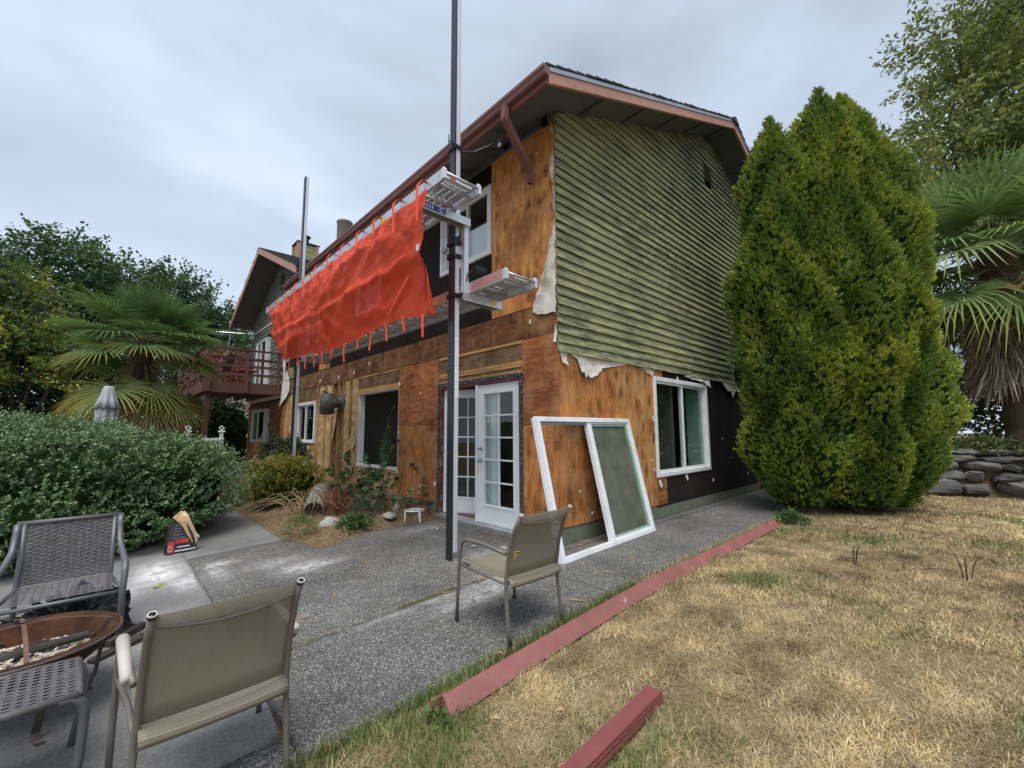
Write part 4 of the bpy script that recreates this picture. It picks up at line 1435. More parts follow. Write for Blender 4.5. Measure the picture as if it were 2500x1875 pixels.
# ---- wing beyond the deck: lower gable facing the patio side
WX = 0.16
wyr, wzr = 13.30, 7.80
WS = 0.44
def wunder(y):
    return wzr - WS * abs(y - wyr)
b = MB()
b.box(WX + 0.02, WX + 0.14, 11.9, 17.2, -0.05, 5.6)
b.add([(WX + 0.03, 9.0, 5.55), (WX + 0.03, 17.2, 5.55), (WX + 0.03, 17.2, wunder(17.2)), (WX + 0.03, wyr, wzr - 0.01), (WX + 0.03, 9.0, wunder(9.0))], [(0, 1, 2, 3, 4)])
b.build('wall', 'tar_paper', house)
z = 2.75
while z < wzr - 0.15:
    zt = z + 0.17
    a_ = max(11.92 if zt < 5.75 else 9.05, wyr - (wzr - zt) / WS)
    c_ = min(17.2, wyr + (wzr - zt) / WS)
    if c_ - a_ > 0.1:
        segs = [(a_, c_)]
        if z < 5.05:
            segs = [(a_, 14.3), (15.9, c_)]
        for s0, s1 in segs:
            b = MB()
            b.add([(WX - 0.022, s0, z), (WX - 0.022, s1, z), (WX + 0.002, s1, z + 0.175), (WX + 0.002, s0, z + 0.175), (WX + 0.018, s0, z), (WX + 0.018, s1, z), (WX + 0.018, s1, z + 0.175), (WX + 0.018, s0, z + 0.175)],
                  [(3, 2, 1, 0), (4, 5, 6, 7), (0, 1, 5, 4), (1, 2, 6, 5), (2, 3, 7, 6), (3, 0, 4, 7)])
            b.build('siding_board', 'siding_shaded', house)
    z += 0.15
b = MB(); b.box(WX - 0.04, WX + 0.02, 13.0, 13.35, 6.55, 7.1); b.build('gable_vent', 'black_steel', house)
panel('L', 11.95, 13.2, 0.0, 2.5, 'ply_red', o0=-WX - 0.02, o1=-WX + 0.01)
panel('L', 13.2, 13.95, 0.0, 2.5, 'ply_dark', o0=-WX - 0.02, o1=-WX + 0.01)
panel('L', 13.95, 15.95, 0.0, 1.0, 'stud_upright', o0=-WX - 0.02, o1=-WX + 0.01)
panel('L', 13.95, 15.95, 2.25, 2.5, 'ply_dark', o0=-WX - 0.02, o1=-WX + 0.01)
panel('L', 15.95, 17.2, 0.0, 2.5, 'ply_red', o0=-WX - 0.02, o1=-WX + 0.01)
slider('L', (13.95, 15.95, 1.03, 2.25), o0=-WX - 0.02, o1=-WX + 0.04)
f = slider('L', (14.32, 15.88, 2.78, 4.95), o0=-WX - 0.02, o1=-WX + 0.04, name='sliding_door')
b = MB()
for s_ in (1, -1):
    ys_ = [wyr, wyr + s_ * 4.45]
    zs_ = [wunder(y_) for y_ in ys_]
    b.add([(-0.62, ys_[0], zs_[0]), (RX, ys_[0], zs_[0]), (RX, ys_[1], zs_[1]), (-0.62, ys_[1], zs_[1]), (-0.62, ys_[0], zs_[0] + TH), (RX, ys_[0], zs_[0] + TH), (RX, ys_[1], zs_[1] + TH), (-0.62, ys_[1], zs_[1] + TH)],
          [(3, 2, 1, 0), (4, 5, 6, 7), (0, 1, 5, 4), (1, 2, 6, 5), (2, 3, 7, 6), (3, 0, 4, 7)])
wroof = b.build('roof', 'soffit_paint', house)
for s_ in (1, -1):
    for q in range(22):
        ya, yb = wyr + s_ * (4.52 - 4.52 * q / 22), wyr + s_ * max(0, 4.52 - 4.52 * (q + 1.2) / 22)
        b = MB()
        za, zb = wunder(ya) + TH + 0.016, wunder(yb) + TH + 0.004
        x0_ = -0.66 + random.uniform(-0.01, 0.01)
        b.add([(x0_, ya, za), (RX, ya, za), (RX, yb, zb), (x0_, yb, zb), (x0_, ya, za + 0.03), (RX, ya, za + 0.03), (RX, yb, zb + 0.012), (x0_, yb, zb + 0.012)],
              [(3, 2, 1, 0), (4, 5, 6, 7), (0, 1, 5, 4), (1, 2, 6, 5), (2, 3, 7, 6), (3, 0, 4, 7)])
        b.build('shingle_course', 'shingle', wroof)
    b = MB()
    ya, yb = wyr + s_ * 0.001, wyr + s_ * 4.45
    za, zb = wunder(ya), wunder(yb)
    b.add([(-0.66, ya, za - 0.1), (-0.66, yb, zb - 0.1), (-0.66, yb, zb + 0.11), (-0.66, ya, za + 0.11), (-0.621, ya, za - 0.1), (-0.621, yb, zb - 0.1), (-0.621, yb, zb + 0.11), (-0.621, ya, za + 0.11)],
          [(0, 1, 2, 3), (7, 6, 5, 4), (0, 4, 5, 1), (1, 5, 6, 2), (2, 6, 7, 3), (3, 7, 4, 0)])
    b.build('barge_board', 'fascia_paint', wroof)
    for t in (0.2, 0.45, 0.7, 0.93):
        b = MB()
        y_ = wyr + s_ * 4.45 * t
        b.box(-0.61, WX, y_ - 0.03, y_ + 0.03, wunder(y_) - 0.03, wunder(y_) + 0.03)
        b.build('lookout', 'soffit_paint', wroof)
# chimney clad in siding, and the round flue
b = MB(); b.box(0.60, 1.25, 13.10, 13.65, 7.3, 8.45)
ch = b.build('chimney', 'tar_paper', wroof)
for q in range(9):
    zz = 7.35 + 0.12 * q
    for nm, bx_ in (('siding_board', (0.568, 0.598, 13.1, 13.65)), ('siding_board', (0.6, 1.25, 13.068, 13.098))):
        b = MB(); b.box(bx_[0], bx_[1], bx_[2], bx_[3], zz, zz + 0.108); b.build(nm, 'siding_green', ch)
for (x_, y_) in ((0.59, 13.09), (1.25, 13.09), (0.59, 13.66)):
    b = MB(); b.box(x_ - 0.055, x_ + 0.055, y_ - 0.055, y_ + 0.055, 7.3, 8.44); b.build('corner_board', 'fascia_paint', ch)
b = MB(); b.box(0.52, 1.33, 13.02, 13.73, 8.451, 8.49); b.build('chimney_cap', 'shingle', ch)
b = MB(); b.lathe([(0.11, 0), (0.11, 0.3), (0.17, 0.32), (0.17, 0.36), (0.02, 0.42)], 16, (0.92, 13.38, 8.49)); b.build('chimney_cowl', 'black_steel', ch)
b = MB(); b.lathe([(0.205, 0), (0.205, 1.62), (0.222, 1.63), (0.222, 1.68), (0.19, 1.70), (0.18, 1.60), (0.0, 1.58)], 24, (0.51, 8.5, 5.78), caps=False)
b.build('flue_pipe', 'flue_metal', roof, smooth=True)

# ------------------------------------------------------------------ scaffold: two jack poles, jacks, planks, net
def pole(name, label, x0, x1, y0, y1, z0, z1, labels):
    t = thing(name, label, 'scaffold pole', ((x0 + x1) / 2, (y0 + y1) / 2, z0), group=None)
    hx, hy, h = (x1 - x0) / 2, (y1 - y0) / 2, z1 - z0
    b = MB(); b.box(-hx + 0.022, hx, -hy, hy, 0, h); b.build('tube', 'alu_white', t, bevel=0.004)
    b = MB(); b.box(-hx, -hx + 0.021, -hy + 0.003, hy - 0.003, 0.004, h); b.build('rubber_face', 'black_rubber', t, bevel=0.003)
    b = MB()
    z = 0.05
    while z < h - 0.1:
        for yy in (-hy * 0.55, hy * 0.55):
            b.lathe([(0.0045, 0), (0.004, 0.003), (0.0, 0.0035)], 6, (0, 0, 0))
            for i in range(len(b.v) - 18, len(b.v)):
                px, py, pz = b.v[i]
                b.v[i] = (-hx - pz + 0.0005, yy + px, z + py)
        z += 0.16
    o = b.build('screws', 'steel', t); o['kind'] = 'stuff'
    b = MB(); b.box(-hx + 0.01, hx - 0.004, -hy - 0.006, -hy - 0.001, 0.02, 0.09); b.build('foot_plate', 'steel', t)
    for za, zb in labels:
        b = MB(); b.box(-hx + 0.026, hx - 0.004, -hy - 0.003, -hy - 0.0008, za - z0, zb - z0)
        s = b.build('sticker', 'label_white', t)
        b = MB()
        for q in range(14):
            zz = za - z0 + (zb - za) * (0.06 + 0.066 * q)
            for u in range(3):
                if random.random() < 0.75:
                    xx = -hx + 0.032 + u * 0.012
                    b.box(xx, xx + random.uniform(0.004, 0.009), -hy - 0.0042, -hy - 0.0032, zz, zz + 0.006)
        b.build('print', 'bag_black', s)
    return t

PX0, PX1 = -1.262, -1.182
pole('scaffold_pole', 'tall aluminium scaffold pole with black face standing in front of the french doors', PX0, PX1, 0.492, 0.606, float(G(-1.22)) , 9.6, ((1.75, 2.45),))
pole('scaffold_pole', 'shorter aluminium scaffold pole rising behind the yellow green shrub', PX0, PX1, 6.25, 6.364, float(G(-1.22)), 7.1, ((2.35, 2.75),))

def jack(label, yc, group):
    t = thing('pump_jack', label, 'scaffold jack', (-1.222, yc, 2.93))
    b = MB()
    b.box(0.052, 0.115, -0.135, -0.060, 0.0, 0.93)
    b.build('upright', 'alu_white', t, bevel=0.004)
    b = MB()
    for yy in (-0.16, -0.06):
        b.box(0.02, 0.62, yy - 0.004, yy + 0.004, -0.055, 0.045)
    b.box(0.02, 0.62, -0.156, -0.064, 0.041, 0.0448)
    b.box(0.55, 0.61, -0.150, -0.07, -0.05, 0.03)
    b.build('platform_arm', 'aluminium', t, bevel=0.002)
    b = MB(); b.box(0.42, 0.52, -0.1665, -0.1645, -0.03, 0.02); b.build('sticker', 'label_yellow', t)
    b = MB()
    for yy in (-0.165, -0.055):
        b.box(-0.58, 0.115, yy - 0.004, yy + 0.004, 0.86, 0.955)
    b.box(-0.58, 0.115, -0.161, -0.059, 0.951, 0.9548)
    b.build('bench_arm', 'aluminium', t, bevel=0.002)
    b = MB(); b.box(-0.56, -0.24, -0.1705, -0.1692, 0.875, 0.94); st = b.build('sticker', 'label_blue', t)
    b = MB()
    for k in range(4):
        b.box(-0.53 + k * 0.035, -0.515 + k * 0.035, -0.1725, -0.1708, 0.89, 0.925)
    b.tube([(-0.30 + 0.022 * math.cos(a_), -0.172, 0.907 + 0.022 * math.sin(a_)) for a_ in np.linspace(0.6, 5.6, 14)], 0.006, 6)
    b.build('print', 'label_white', st)
    b = MB()
    b.box(-0.055, 0.05, -0.08, 0.075, 0.47, 0.52)
    b.build('clamp', 'black_steel', t, bevel=0.004)
    b = MB()
    b.box(-0.065, 0.05, -0.075, 0.07, 0.63, 0.665)
    b.add([(-0.06, -0.076, 0.70), (0.03, -0.076, 0.76), (0.05, -0.076, 0.665), (-0.03, -0.076, 0.62), (-0.06, -0.062, 0.70), (0.03, -0.062, 0.76), (0.05, -0.062, 0.665), (-0.03, -0.062, 0.62)],
          [(0, 1, 2, 3), (7, 6, 5, 4), (0, 4, 5, 1), (1, 5, 6, 2), (2, 6, 7, 3), (3, 7, 4, 0)])
    b.build('ratchet', 'black_steel', t, bevel=0.004)
    b = MB()
    b.box(-0.055, 0.05, -0.08, 0.075, -0.01, 0.045)
    b.build('clamp', 'black_steel', t, bevel=0.004)
    b = MB(); b.tube([(-0.06, -0.02, 0.495), (-0.17, -0.02, 0.50), (-0.19, -0.02, 0.52)], 0.008, 8); b.tube([(-0.17, -0.02, 0.5), (-0.175, -0.12, 0.50), (-0.25, -0.13, 0.51)], 0.010, 8)
    b.build('crank', 'steel', t, smooth=True)
    b = MB(); b.tube([(0.03, -0.085, 0.02), (0.06, -0.10, 0.06), (0.10, -0.16, 0.30), (0.18, -0.17, 0.345)], 0.008, 8)
    b.build('lever', 'black_steel', t, smooth=True)
    b = MB(); b.box(0.17, 0.33, -0.21, -0.13, 0.33, 0.38); b.box(0.20, 0.33, -0.20, -0.14, 0.38, 0.395)
    b.tube([(0.22 + 0.05 * math.cos(a_), -0.17, 0.40 + 0.07 * math.sin(a_)) for a_ in np.linspace(0, math.pi, 9)], 0.006, 6)
    b.build('foot_pedal', 'black_steel', t, bevel=0.005)
    return t
jack('aluminium pump jack with black crank and pedal clamped on the pole by the french doors', 0.549, 0)
jack('aluminium pump jack clamped on the far pole behind the orange net', 6.307, 0)

# top brace: clamp on the pole and two arms to the wall plate
t = thing('pole_brace', 'black steel brace tying the scaffold pole to the wall under the eave', 'brace', (-1.222, 0.549, 4.80))
b = MB(); b.box(-0.06, 0.06, -0.078, 0.078, -0.02, 0.03); b.box(-0.09, -0.055, -0.06, -0.02, -0.05, 0.05); b.build('clamp', 'black_steel', t, bevel=0.005)
b = MB(); b.tube([(-0.08, -0.06, 0.0), (-0.15, -0.08, 0.02)], 0.006, 6); b.tube([(-0.15, -0.08, -0.05), (-0.15, -0.08, 0.09)], 0.006, 6); b.build('wing_screw', 'black_steel', t)
b = MB(); b.tube([(0.05, -0.02, -0.01), (0.28, -0.06, 0.07)], 0.014, 8); b.tube([(0.05, 0.03, 0.0), (0.12, 0.0, 0.09), (0.2, -0.03, 0.0), (0.28, -0.06, 0.07)], 0.006, 6); b.build('hook', 'black_steel', t)
for y1, z1 in ((-0.42, 0.76), (0.36, 0.80)):
    b = MB(); b.tube([(0.26, -0.055, 0.07), (1.19, y1, z1)], 0.011, 8); b.box(1.165, 1.21, y1 - 0.05, y1 + 0.05, z1 - 0.06, z1 + 0.06)
    b.build('arm', 'black_steel', t)
b = MB(); b.box(0.66, 0.665, -0.10, -0.04, 0.33, 0.42); b.build('tag', 'label_white', t)

# aluminium planks
def plank(label, x0, x1, y0, y1, ztop, red_y=None, hr=0.115):
    t = thing('scaffold_plank', label, 'scaffold plank', (x0, y0, ztop - hr))
    W, L = x1 - x0, y1 - y0
    for k, xx in enumerate((0, W - 0.03)):
        b = MB()
        xi = xx + (0.03 if k == 0 else 0)
        b.box(xx + (0.0 if k == 0 else 0.024), xx + (0.006 if k == 0 else 0.03), 0.05, L - 0.05, 0, hr)
        b.box(xx, xx + 0.03, 0.05, L - 0.05, -0.006, -0.0005)
        b.box(xx, xx + 0.03, 0.05, L - 0.05, hr + 0.0005, hr + 0.006)
        b.build('side_rail', 'aluminium', t)
        for yy in (0, L - 0.055):
            b = MB()
            n = 10
            prof = [(0.0, 0.0), (0.055, 0.0)] + [(0.055, hr)] + [(0.02, hr + 0.012), (0.0, hr - 0.02)]
            if yy > 0:
                prof = [(0.055 - p, q) for p, q in prof]
            b.add([(xx - 0.004, yy + p, q - 0.006 + 0.006) for p, q in prof] + [(xx + 0.036, yy + p, q) for p, q in prof],
                  [tuple(range(5)), tuple(range(9, 4, -1))] + [(i, (i + 1) % 5, 5 + (i + 1) % 5, 5 + i)[::-1] for i in range(5)])
            b.build('end_casting', 'alu_white', t, bevel=0.004)
    # rungs under the deck
    y = 0.02
    k = 0
    while y < L:
        b = MB(); b.tube([(0.02, y, hr * 0.62 if k == 0 else hr * 0.45), (W - 0.02, y, hr * 0.62 if k == 0 else hr * 0.45)], 0.017, 8)
        b.build('rung', 'aluminium', t, smooth=True)
        y += 0.18 if k == 0 else 0.305
        k += 1
    # deck: five slotted strips
    nS = 5
    sw = (W - 0.07) / nS
    for s in range(nS):
        b = MB()
        xs = 0.035 + s * sw
        yy = 0.20
        while yy < L - 0.12:
            ln = min(0.27, L - 0.1 - yy)
            b.box(xs + 0.006, xs + sw - 0.006, yy, yy + ln, hr - 0.022, hr - 0.010)
            b.box(xs + 0.02 + 0.02 * (s % 2), xs + sw - 0.03, yy + ln, yy + ln + 0.035, hr - 0.020, hr - 0.012)
            yy += 0.305
        b.build('deck_strip', 'aluminium', t)
    b = MB(); b.box(0.04, W - 0.04, 0.105, 0.175, hr - 0.03, hr - 0.005); b.build('end_strip', 'alu_white', t)
    b = MB(); b.box(W * 0.30, W * 0.45, 0.1035, 0.1048, hr - 0.028, hr - 0.006); b.build('sticker', 'label_red', t)
    # bolts on the outer rail
    b = MB()
    for yy in [0.09, 0.19, 0.45, 0.58] + list(np.arange(1.0, L, 0.6)):
        b.lathe([(0.010, 0), (0.009, 0.004), (0.0, 0.0045)], 10, (0, 0, 0))
        for i in range(len(b.v) - 30, len(b.v)):
            px, py, pz = b.v[i]
            b.v[i] = (-pz - 0.0002, yy + px, hr * 0.55 + py)
    o = b.build('bolts', 'steel', t); o['kind'] = 'stuff'
    if red_y:
        b = MB(); b.box(-0.0012, -0.0002, red_y[0], red_y[1], 0.012, hr - 0.012); b.build('red_band', 'alu_red', t)
    for yy in (1.3, 3.9):
        b = MB(); b.box(-0.0016, -0.0004, yy, yy + 0.12, 0.02, hr - 0.03); b.build('sticker', 'label_yellow', t)
    return t
plank('aluminium scaffold plank forming the upper rail of the orange net', -1.775, -1.295, -0.05, 6.75, 4.05)
plank('aluminium scaffold plank with red band set lower, close to the wall', -1.11, -0.63, -0.25, 6.65, 3.10, red_y=(0.02, 0.62))

# orange debris net hung from the upper plank
NX, NY = 230, 64
nn1, nn2, nn3 = Noise2(71, 2.2), Noise2(72, 7.0), Noise2(73, 1.0)
nr1, nr2, nr3 = Noise2(75, 2.0, 7), Noise2(76, 5.0, 7), Noise2(77, 12.0, 7)
net = thing('debris_net', 'translucent orange debris net tied along the scaffold plank', 'safety net', (-1.8, 0.2, 4.0))
top = lambda u: Vector((-1.80, 0.22 + 6.0 * u, 3.93 - 0.035 * abs(math.sin(u * 11 * math.pi)) ** 1.0))
def net_pt(u, v):
    T = top(u)
    Bz = 2.70 + 0.12 * math.sin(u * 9.0) * 0.4 + 0.08 * u
    B = Vector((-1.52, 0.66 + 5.32 * u, Bz))
    p = T.lerp(B, v)
    # creases: hard folds plus soft billow
    bil = 0.10 * math.sin(math.pi * v) * (0.6 + 0.4 * float(nn3(u * 6, v)))
    sag = math.sin(math.pi * v)
    cre = 0.0
    for (a, c, s, wdt) in ((1.1, 0.33, 0.05, 0.035), (-0.5, 0.02, 0.045, 0.03), (0.35, 0.62, 0.05, 0.03), (2.3, 0.9, 0.045, 0.03), (-1.4, -0.55, 0.05, 0.04), (0.0, 0.52, 0.06, 0.02)):
        d = v - (a * (u - 0.5) + c)
        cre += s * max(0.0, 1 - abs(d) / (wdt * 4))
    # crumpled plastic: ridged folds
    yy, zz = u * 6.0, v * 1.25
    rid = 0.022 * (1 - abs(float(nr1(yy, zz)))) + 0.013 * (1 - abs(float(nr2(yy, zz)))) + 0.007 * (1 - abs(float(nr3(yy, zz))))
    fold = abs(math.sin(u * 11 * math.pi + 0.6 * float(nn2(u * 3, v)))) * 0.05 * (1 - v) ** 1.5
    p.x -= (bil * 0.5 + cre * 0.6 + fold + rid) * (0.25 + 0.75 * min(1, v * 6)) * min(1, 0.35 + (1 - v) * 4)
    p.z += 0.008 * float(nn2(u * 6, v))
    return p
O = Vector((-1.8, 0.2, 4.0))
b = MB()
b.sheet([[net_pt(i / NX, j / NY) - O for j in range(NY + 1)] for i in range(NX + 1)])
nb = b.build('net_sheet', 'net_orange', net, smooth=True)
b = MB()      # near end folds back on itself
b.sheet([[net_pt(0, 0.55 + 0.45 * j / 16) - O + Vector((0.10 * (i / 4) * (j / 16) + 0.01, -0.005 - 0.01 * (i / 4) * (j / 16), -0.01 * i / 4)) for j in range(17)] for i in range(5)])
b.build('net_fold', 'strap_orange', net, smooth=True, solid=0.002)
for k in range(12):
    u = (k + 0.15) / 11.6
    for v0, ln, dx in ((0.0, random.uniform(0.15, 0.42), -0.09), (1.0, random.uniform(0.16, 0.34), 0.02)):
        p = net_pt(u, v0) - O
        n = 9
        sw = random.uniform(-0.05, 0.05) if v0 else random.uniform(-0.015, 0.015)
        b = MB()
        off = -0.06 if v0 == 0 else 0
        wv = 0.02
        g = []
        for i in range(n + 1):
            t_ = i / n
            y_ = p.y + sw * t_ + 0.003 * math.sin(t_ * 7 + k)
            x_ = p.x + off - 0.006 * math.sin(t_ * 4 + k) + dx * 0.1 * t_
            g.append([(x_, y_ - wv, p.z + (0.05 if v0 == 0 else 0.03) - ln * t_), (x_ - 0.006, y_ + wv, p.z + (0.05 if v0 == 0 else 0.03) - ln * t_)])
        if v0 == 0:
            g = [[(p.x + 0.06, p.y - wv, p.z + 0.115), (p.x + 0.06, p.y + wv, p.z + 0.115)], [(p.x + off * 0.4, p.y - wv, p.z + 0.11), (p.x + off * 0.4, p.y + wv, p.z + 0.11)]] + g
        b.sheet(g)
        b.build('strap', 'strap_orange', net, solid=0.002)
b = MB(); q = net_pt(0.004, 0.47) - O; b.box(q.x - 0.02, q.x - 0.012, q.y - 0.025, q.y + 0.025, q.z - 0.035, q.z + 0.035); b.build('grommet_patch', 'alu_white', net)
b = MB(); q = net_pt(0.97, 0.985) - O; b.box(q.x - 0.02, q.x - 0.012, q.y - 0.12, q.y + 0.06, q.z - 0.03, q.z + 0.03); b.build('grommet_patch', 'alu_white', net)
for s in ((0.06, 0.62, 0.16, 0.92), ):
    a, c = net_pt(s[0], s[1]) - O, net_pt(s[2], s[3]) - O
    b = MB(); b.bar(a + Vector((-0.03, 0, 0)), c + Vector((-0.03, 0, 0)), 0.035, 0.003, up=(1, 0, 0)); b.build('strap', 'strap_orange', net)

# ------------------------------------------------------------------ window unit leaning on the corner
A = Vector((-0.555, -0.50, float(G(-0.585)) + 0.002))     # outer bottom corner
Bq = Vector((1.50, -0.415, 0.002))
ux = (Bq - A); Wd = ux.length; ux.normalize()
Tp = Vector((-0.50, -0.150, 1.53))
uz = (Tp - A); uz = uz - ux * uz.dot(ux); Ht = uz.length; uz.normalize()
uy = uz.cross(ux)                                          # into the wall
lw = thing('removed_window', 'removed white vinyl sliding window leaning against the plywood corner, one half without glass', 'window', A)
M = Matrix((ux, uy, uz)).transposed().to_4x4()
lw.matrix_world = Matrix.Translation(A) @ M
b = MB()
fw = 0.055
dp = 0.085
b.box(0, Wd, 0, dp, 0, fw); b.box(0, Wd, 0, dp, Ht - fw, Ht); b.box(0, fw, 0, dp, fw, Ht - fw); b.box(Wd - fw, Wd, 0, dp, fw, Ht - fw)
b.box(-0.006, 0.02, dp * 0.4, dp * 0.5, 0.3, Ht + 0.01)
b.box(0.02, Wd + 0.006, dp * 0.4, dp * 0.5, Ht + 0.001, Ht + 0.012)
b.build('frame', 'vinyl', lw, bevel=0.004)
b = MB()
b.box(fw + 0.002, Wd * 0.5, 0.035, 0.05, Ht - fw - 0.03, Ht - fw - 0.001)
b.box(fw + 0.001, fw + 0.02, 0.03, 0.05, fw + 0.001, Ht - fw - 0.032)
b.build('track', 'drip_edge', lw)
b = MB(); b.box(Wd * 0.5 - 0.045, Wd * 0.5 + 0.045, 0.012, 0.07, fw + 0.001, Ht - fw - 0.001); b.build('mullion', 'vinyl', lw, bevel=0.004)
b = MB()
a0, a1 = Wd * 0.5 + 0.046, Wd - fw - 0.001
b.box(a0, a1, 0.02, 0.045, fw + 0.001, fw + 0.022); b.box(a0, a1, 0.02, 0.045, Ht - fw - 0.022, Ht - fw - 0.001); b.box(a1 - 0.02, a1, 0.02, 0.045, fw + 0.023, Ht - fw - 0.023)
b.build('sash', 'vinyl', lw)
b = MB()
b.box(a1 - 0.06, a1 - 0.021, 0.022, 0.046, fw + 0.03, Ht - fw - 0.024); b.box(a0 + 0.01, a1 - 0.062, 0.028, 0.046, fw + 0.023, fw + 0.045)
b.box(a0 + 0.01, a1 - 0.062, 0.028, 0.046, Ht - fw - 0.05, Ht - fw - 0.024)
b.build('spacer', 'green_reveal', lw)
b = MB(); b.box(a0, a1 - 0.02, 0.047, 0.051, fw + 0.023, Ht - fw - 0.023); b.build('pane', 'dusty_glass', lw)
b = MB(); b.box(-0.004, fw + 0.003, -0.003, dp + 0.002, 0.40, 0.412); b.build('frame_joint', 'black_steel', lw)
b = MB(); b.tube([(Wd * 0.25, 0.02, Ht - fw), (Wd * 0.255, 0.015, Ht - fw - 0.06), (Wd * 0.275, 0.02, Ht - fw - 0.14)], 0.002, 5); b.build('weatherstrip', 'charred', lw)

# ------------------------------------------------------------------ sling chairs
def sling_chair(label, loc, rz, cap_left=False):
    """local frame: faces +y, x = width, feet at z = 0"""
    t = thing('patio_chair', label, 'chair', loc, rz, 'beige mesh patio chairs')
    hw = 0.265
    r = 0.0135
    for s in (-1, 1):
        # rear leg and back post are one bent tube
        b = MB()
        b.tube([(s * hw, -0.30, 0.012), (s * hw, -0.285, 0.10), (s * (hw - 0.004), -0.262, 0.28), (s * (hw - 0.008), -0.255, 0.42), (s * (hw - 0.01), -0.285, 0.60), (s * (hw - 0.012), -0.345, 0.76), (s * (hw - 0.014), -0.40, 0.855)], r, 12)
        b.build('back_post', 'chair_metal', t, smooth=True)
        # front leg runs up and over into the armrest
        b = MB()
        pts = [(s * (hw + 0.03), 0.27, 0.012), (s * (hw + 0.03), 0.262, 0.20), (s * (hw + 0.03), 0.245, 0.42), (s * (hw + 0.03), 0.225, 0.53)]
        for a in np.linspace(0.15, 1, 7):
            pts.append((s * (hw + 0.03), 0.225 - 0.10 * (1 - math.cos(a * math.pi / 2)) - 0.0, 0.53 + 0.085 * math.sin(a * math.pi / 2)))
        pts += [(s * (hw + 0.026), -0.02, 0.617), (s * (hw + 0.018), -0.18, 0.602), (s * (hw + 0.010), -0.272, 0.590)]
        b.tube(pts, r, 12)
        b.build('arm_leg', 'chair_metal', t, smooth=True)
        b = MB(); b.tube([(s * (hw + 0.03), -0.26 + 0.02, 0.598), (s * (hw + 0.03), 0.10, 0.6325)], [0.019, 0.024], 12)
        if cap_left:
            b.build('arm_cap', 'arm_pale', t, smooth=True)
        # side rail under the seat
        b = MB(); b.tube([(s * (hw - 0.006), -0.256, 0.385), (s * (hw + 0.0), 0.0, 0.395), (s * (hw + 0.028), 0.25, 0.42)], 0.0115, 10); b.build('seat_rail', 'chair_metal', t, smooth=True)
        b = MB(); b.tube([(s * (hw - 0.014), -0.402, 0.852), (s * (hw - 0.014), -0.408, 0.864)], [0.0150, 0.0142], 12); b.build('cap_or_shaded_hollow', 'black_rubber' if cap_left else 'arm_pale', t, smooth=True)  # fire pit chair: open tube, its shaded hollow painted as a black disc
        b = MB(); b.tube([(s * (hw - 0.014) + 0.0135 * math.cos(a_), -0.409 + 0.0115 * math.sin(a_), 0.866 + 0.0065 * math.sin(a_)) for a_ in np.linspace(0, 6.283, 17)], 0.0028, 6, caps=False)
        b.build('tube_rim', 'arm_pale', t, smooth=True)
        b = MB(); b.lathe([(0.016, 0), (0.015, 0.03)], 10, (s * hw, -0.302, 0)); b.lathe([(0.016, 0), (0.015, 0.03)], 10, (s * (hw + 0.03), 0.27, 0)); b.build('foot_cap', 'black_rubber', t)
    b = MB(); b.tube([(-hw + 0.006, -0.256, 0.383), (hw - 0.006, -0.256, 0.383)], 0.0115, 10); b.build('rear_crossbar', 'chair_metal', t, smooth=True)
    b = MB(); b.tube([(-hw, 0.235, 0.40), (hw, 0.235, 0.40)], 0.0115, 10); b.build('front_crossbar', 'chair_metal', t, smooth=True)
    b = MB()
    b.tube([(x * (hw - 0.014), -0.372 - 0.0 * x, 0.808 - 0.032 * (1 - x * x) ** 1.3) for x in np.linspace(-1, 1, 21)], 0.0075, 8)
    b.build('spreader', 'chair_metal', t, smooth=True)
    # seat and back sling: one continuous sheet each
    def sheet(pts, name, sag, edge):
        b = MB()
        g = []
        for i, (y, z) in enumerate(pts):
            row = []
            for x in np.linspace(-1, 1, 17):
                s_ = (1 - x * x)
                row.append((x * (hw - 0.012), y + sag[0] * s_, z + sag[1] * s_ * math.sin(math.pi * min(1, max(0, (i) / (len(pts) - 1))))))
            g.append(row)
        b.sheet(g)
        return b.build(name, 'sling_back' if name == 'back_sling' else 'sling_seat', t, smooth=True, solid=0.0015)
    sheet([(-0.250, 0.425), (-0.262, 0.50), (-0.284, 0.60), (-0.312, 0.68), (-0.342, 0.76), (-0.398, 0.856)], 'back_sling', (-0.012, 0.0), 0)
    seat = [(-0.258, 0.350), (-0.292, 0.358), (-0.306, 0.382), (-0.298, 0.405), (-0.268, 0.418), (-0.235, 0.416)] + [(-0.2 + 0.45 * q, 0.405 + 0.02 * q) for q in np.linspace(0, 0.94, 9)] + [(0.25, 0.424), (0.262, 0.405)]
    sheet(seat, 'seat_sling', (0, -0.022), 0)
    for s in (-1, 1):
        b = MB(); b.tube([(s * (hw - 0.03), -0.256 + 0.022 * math.cos(a), 0.385 + 0.022 * math.sin(a)) for a in np.linspace(0.3, 5.6, 14)], 0.005, 6)
        b.build('sling_tie', 'cap_cream', t)
    return t
c1 = sling_chair('beige mesh patio chair with a yellow stain, standing alone before the leaning window', (-1.755, -0.975, float(G(-1.755))), R(-1))
b = MB()
for k, (x, z, s) in enumerate(((-0.20, 0.555, 1.0), (-0.19, 0.52, 0.6), (-0.215, 0.585, 0.5))):
    pass
b.tube([(-0.185 + 0.028 * math.cos(a), -0.2915, 0.58 + 0.014 * math.sin(a)) for a in np.linspace(0, 5.2, 12)], 0.0022, 6)
b.add([(-0.215, -0.2875, 0.575), (-0.175, -0.285, 0.566), (-0.193, -0.278, 0.548), (-0.203, -0.272, 0.53), (-0.206, -0.280, 0.555)], [(0, 1, 2, 4), (4, 2, 3)])
b.build('yellow_stain', 'label_yellow', c1, solid=0.001)
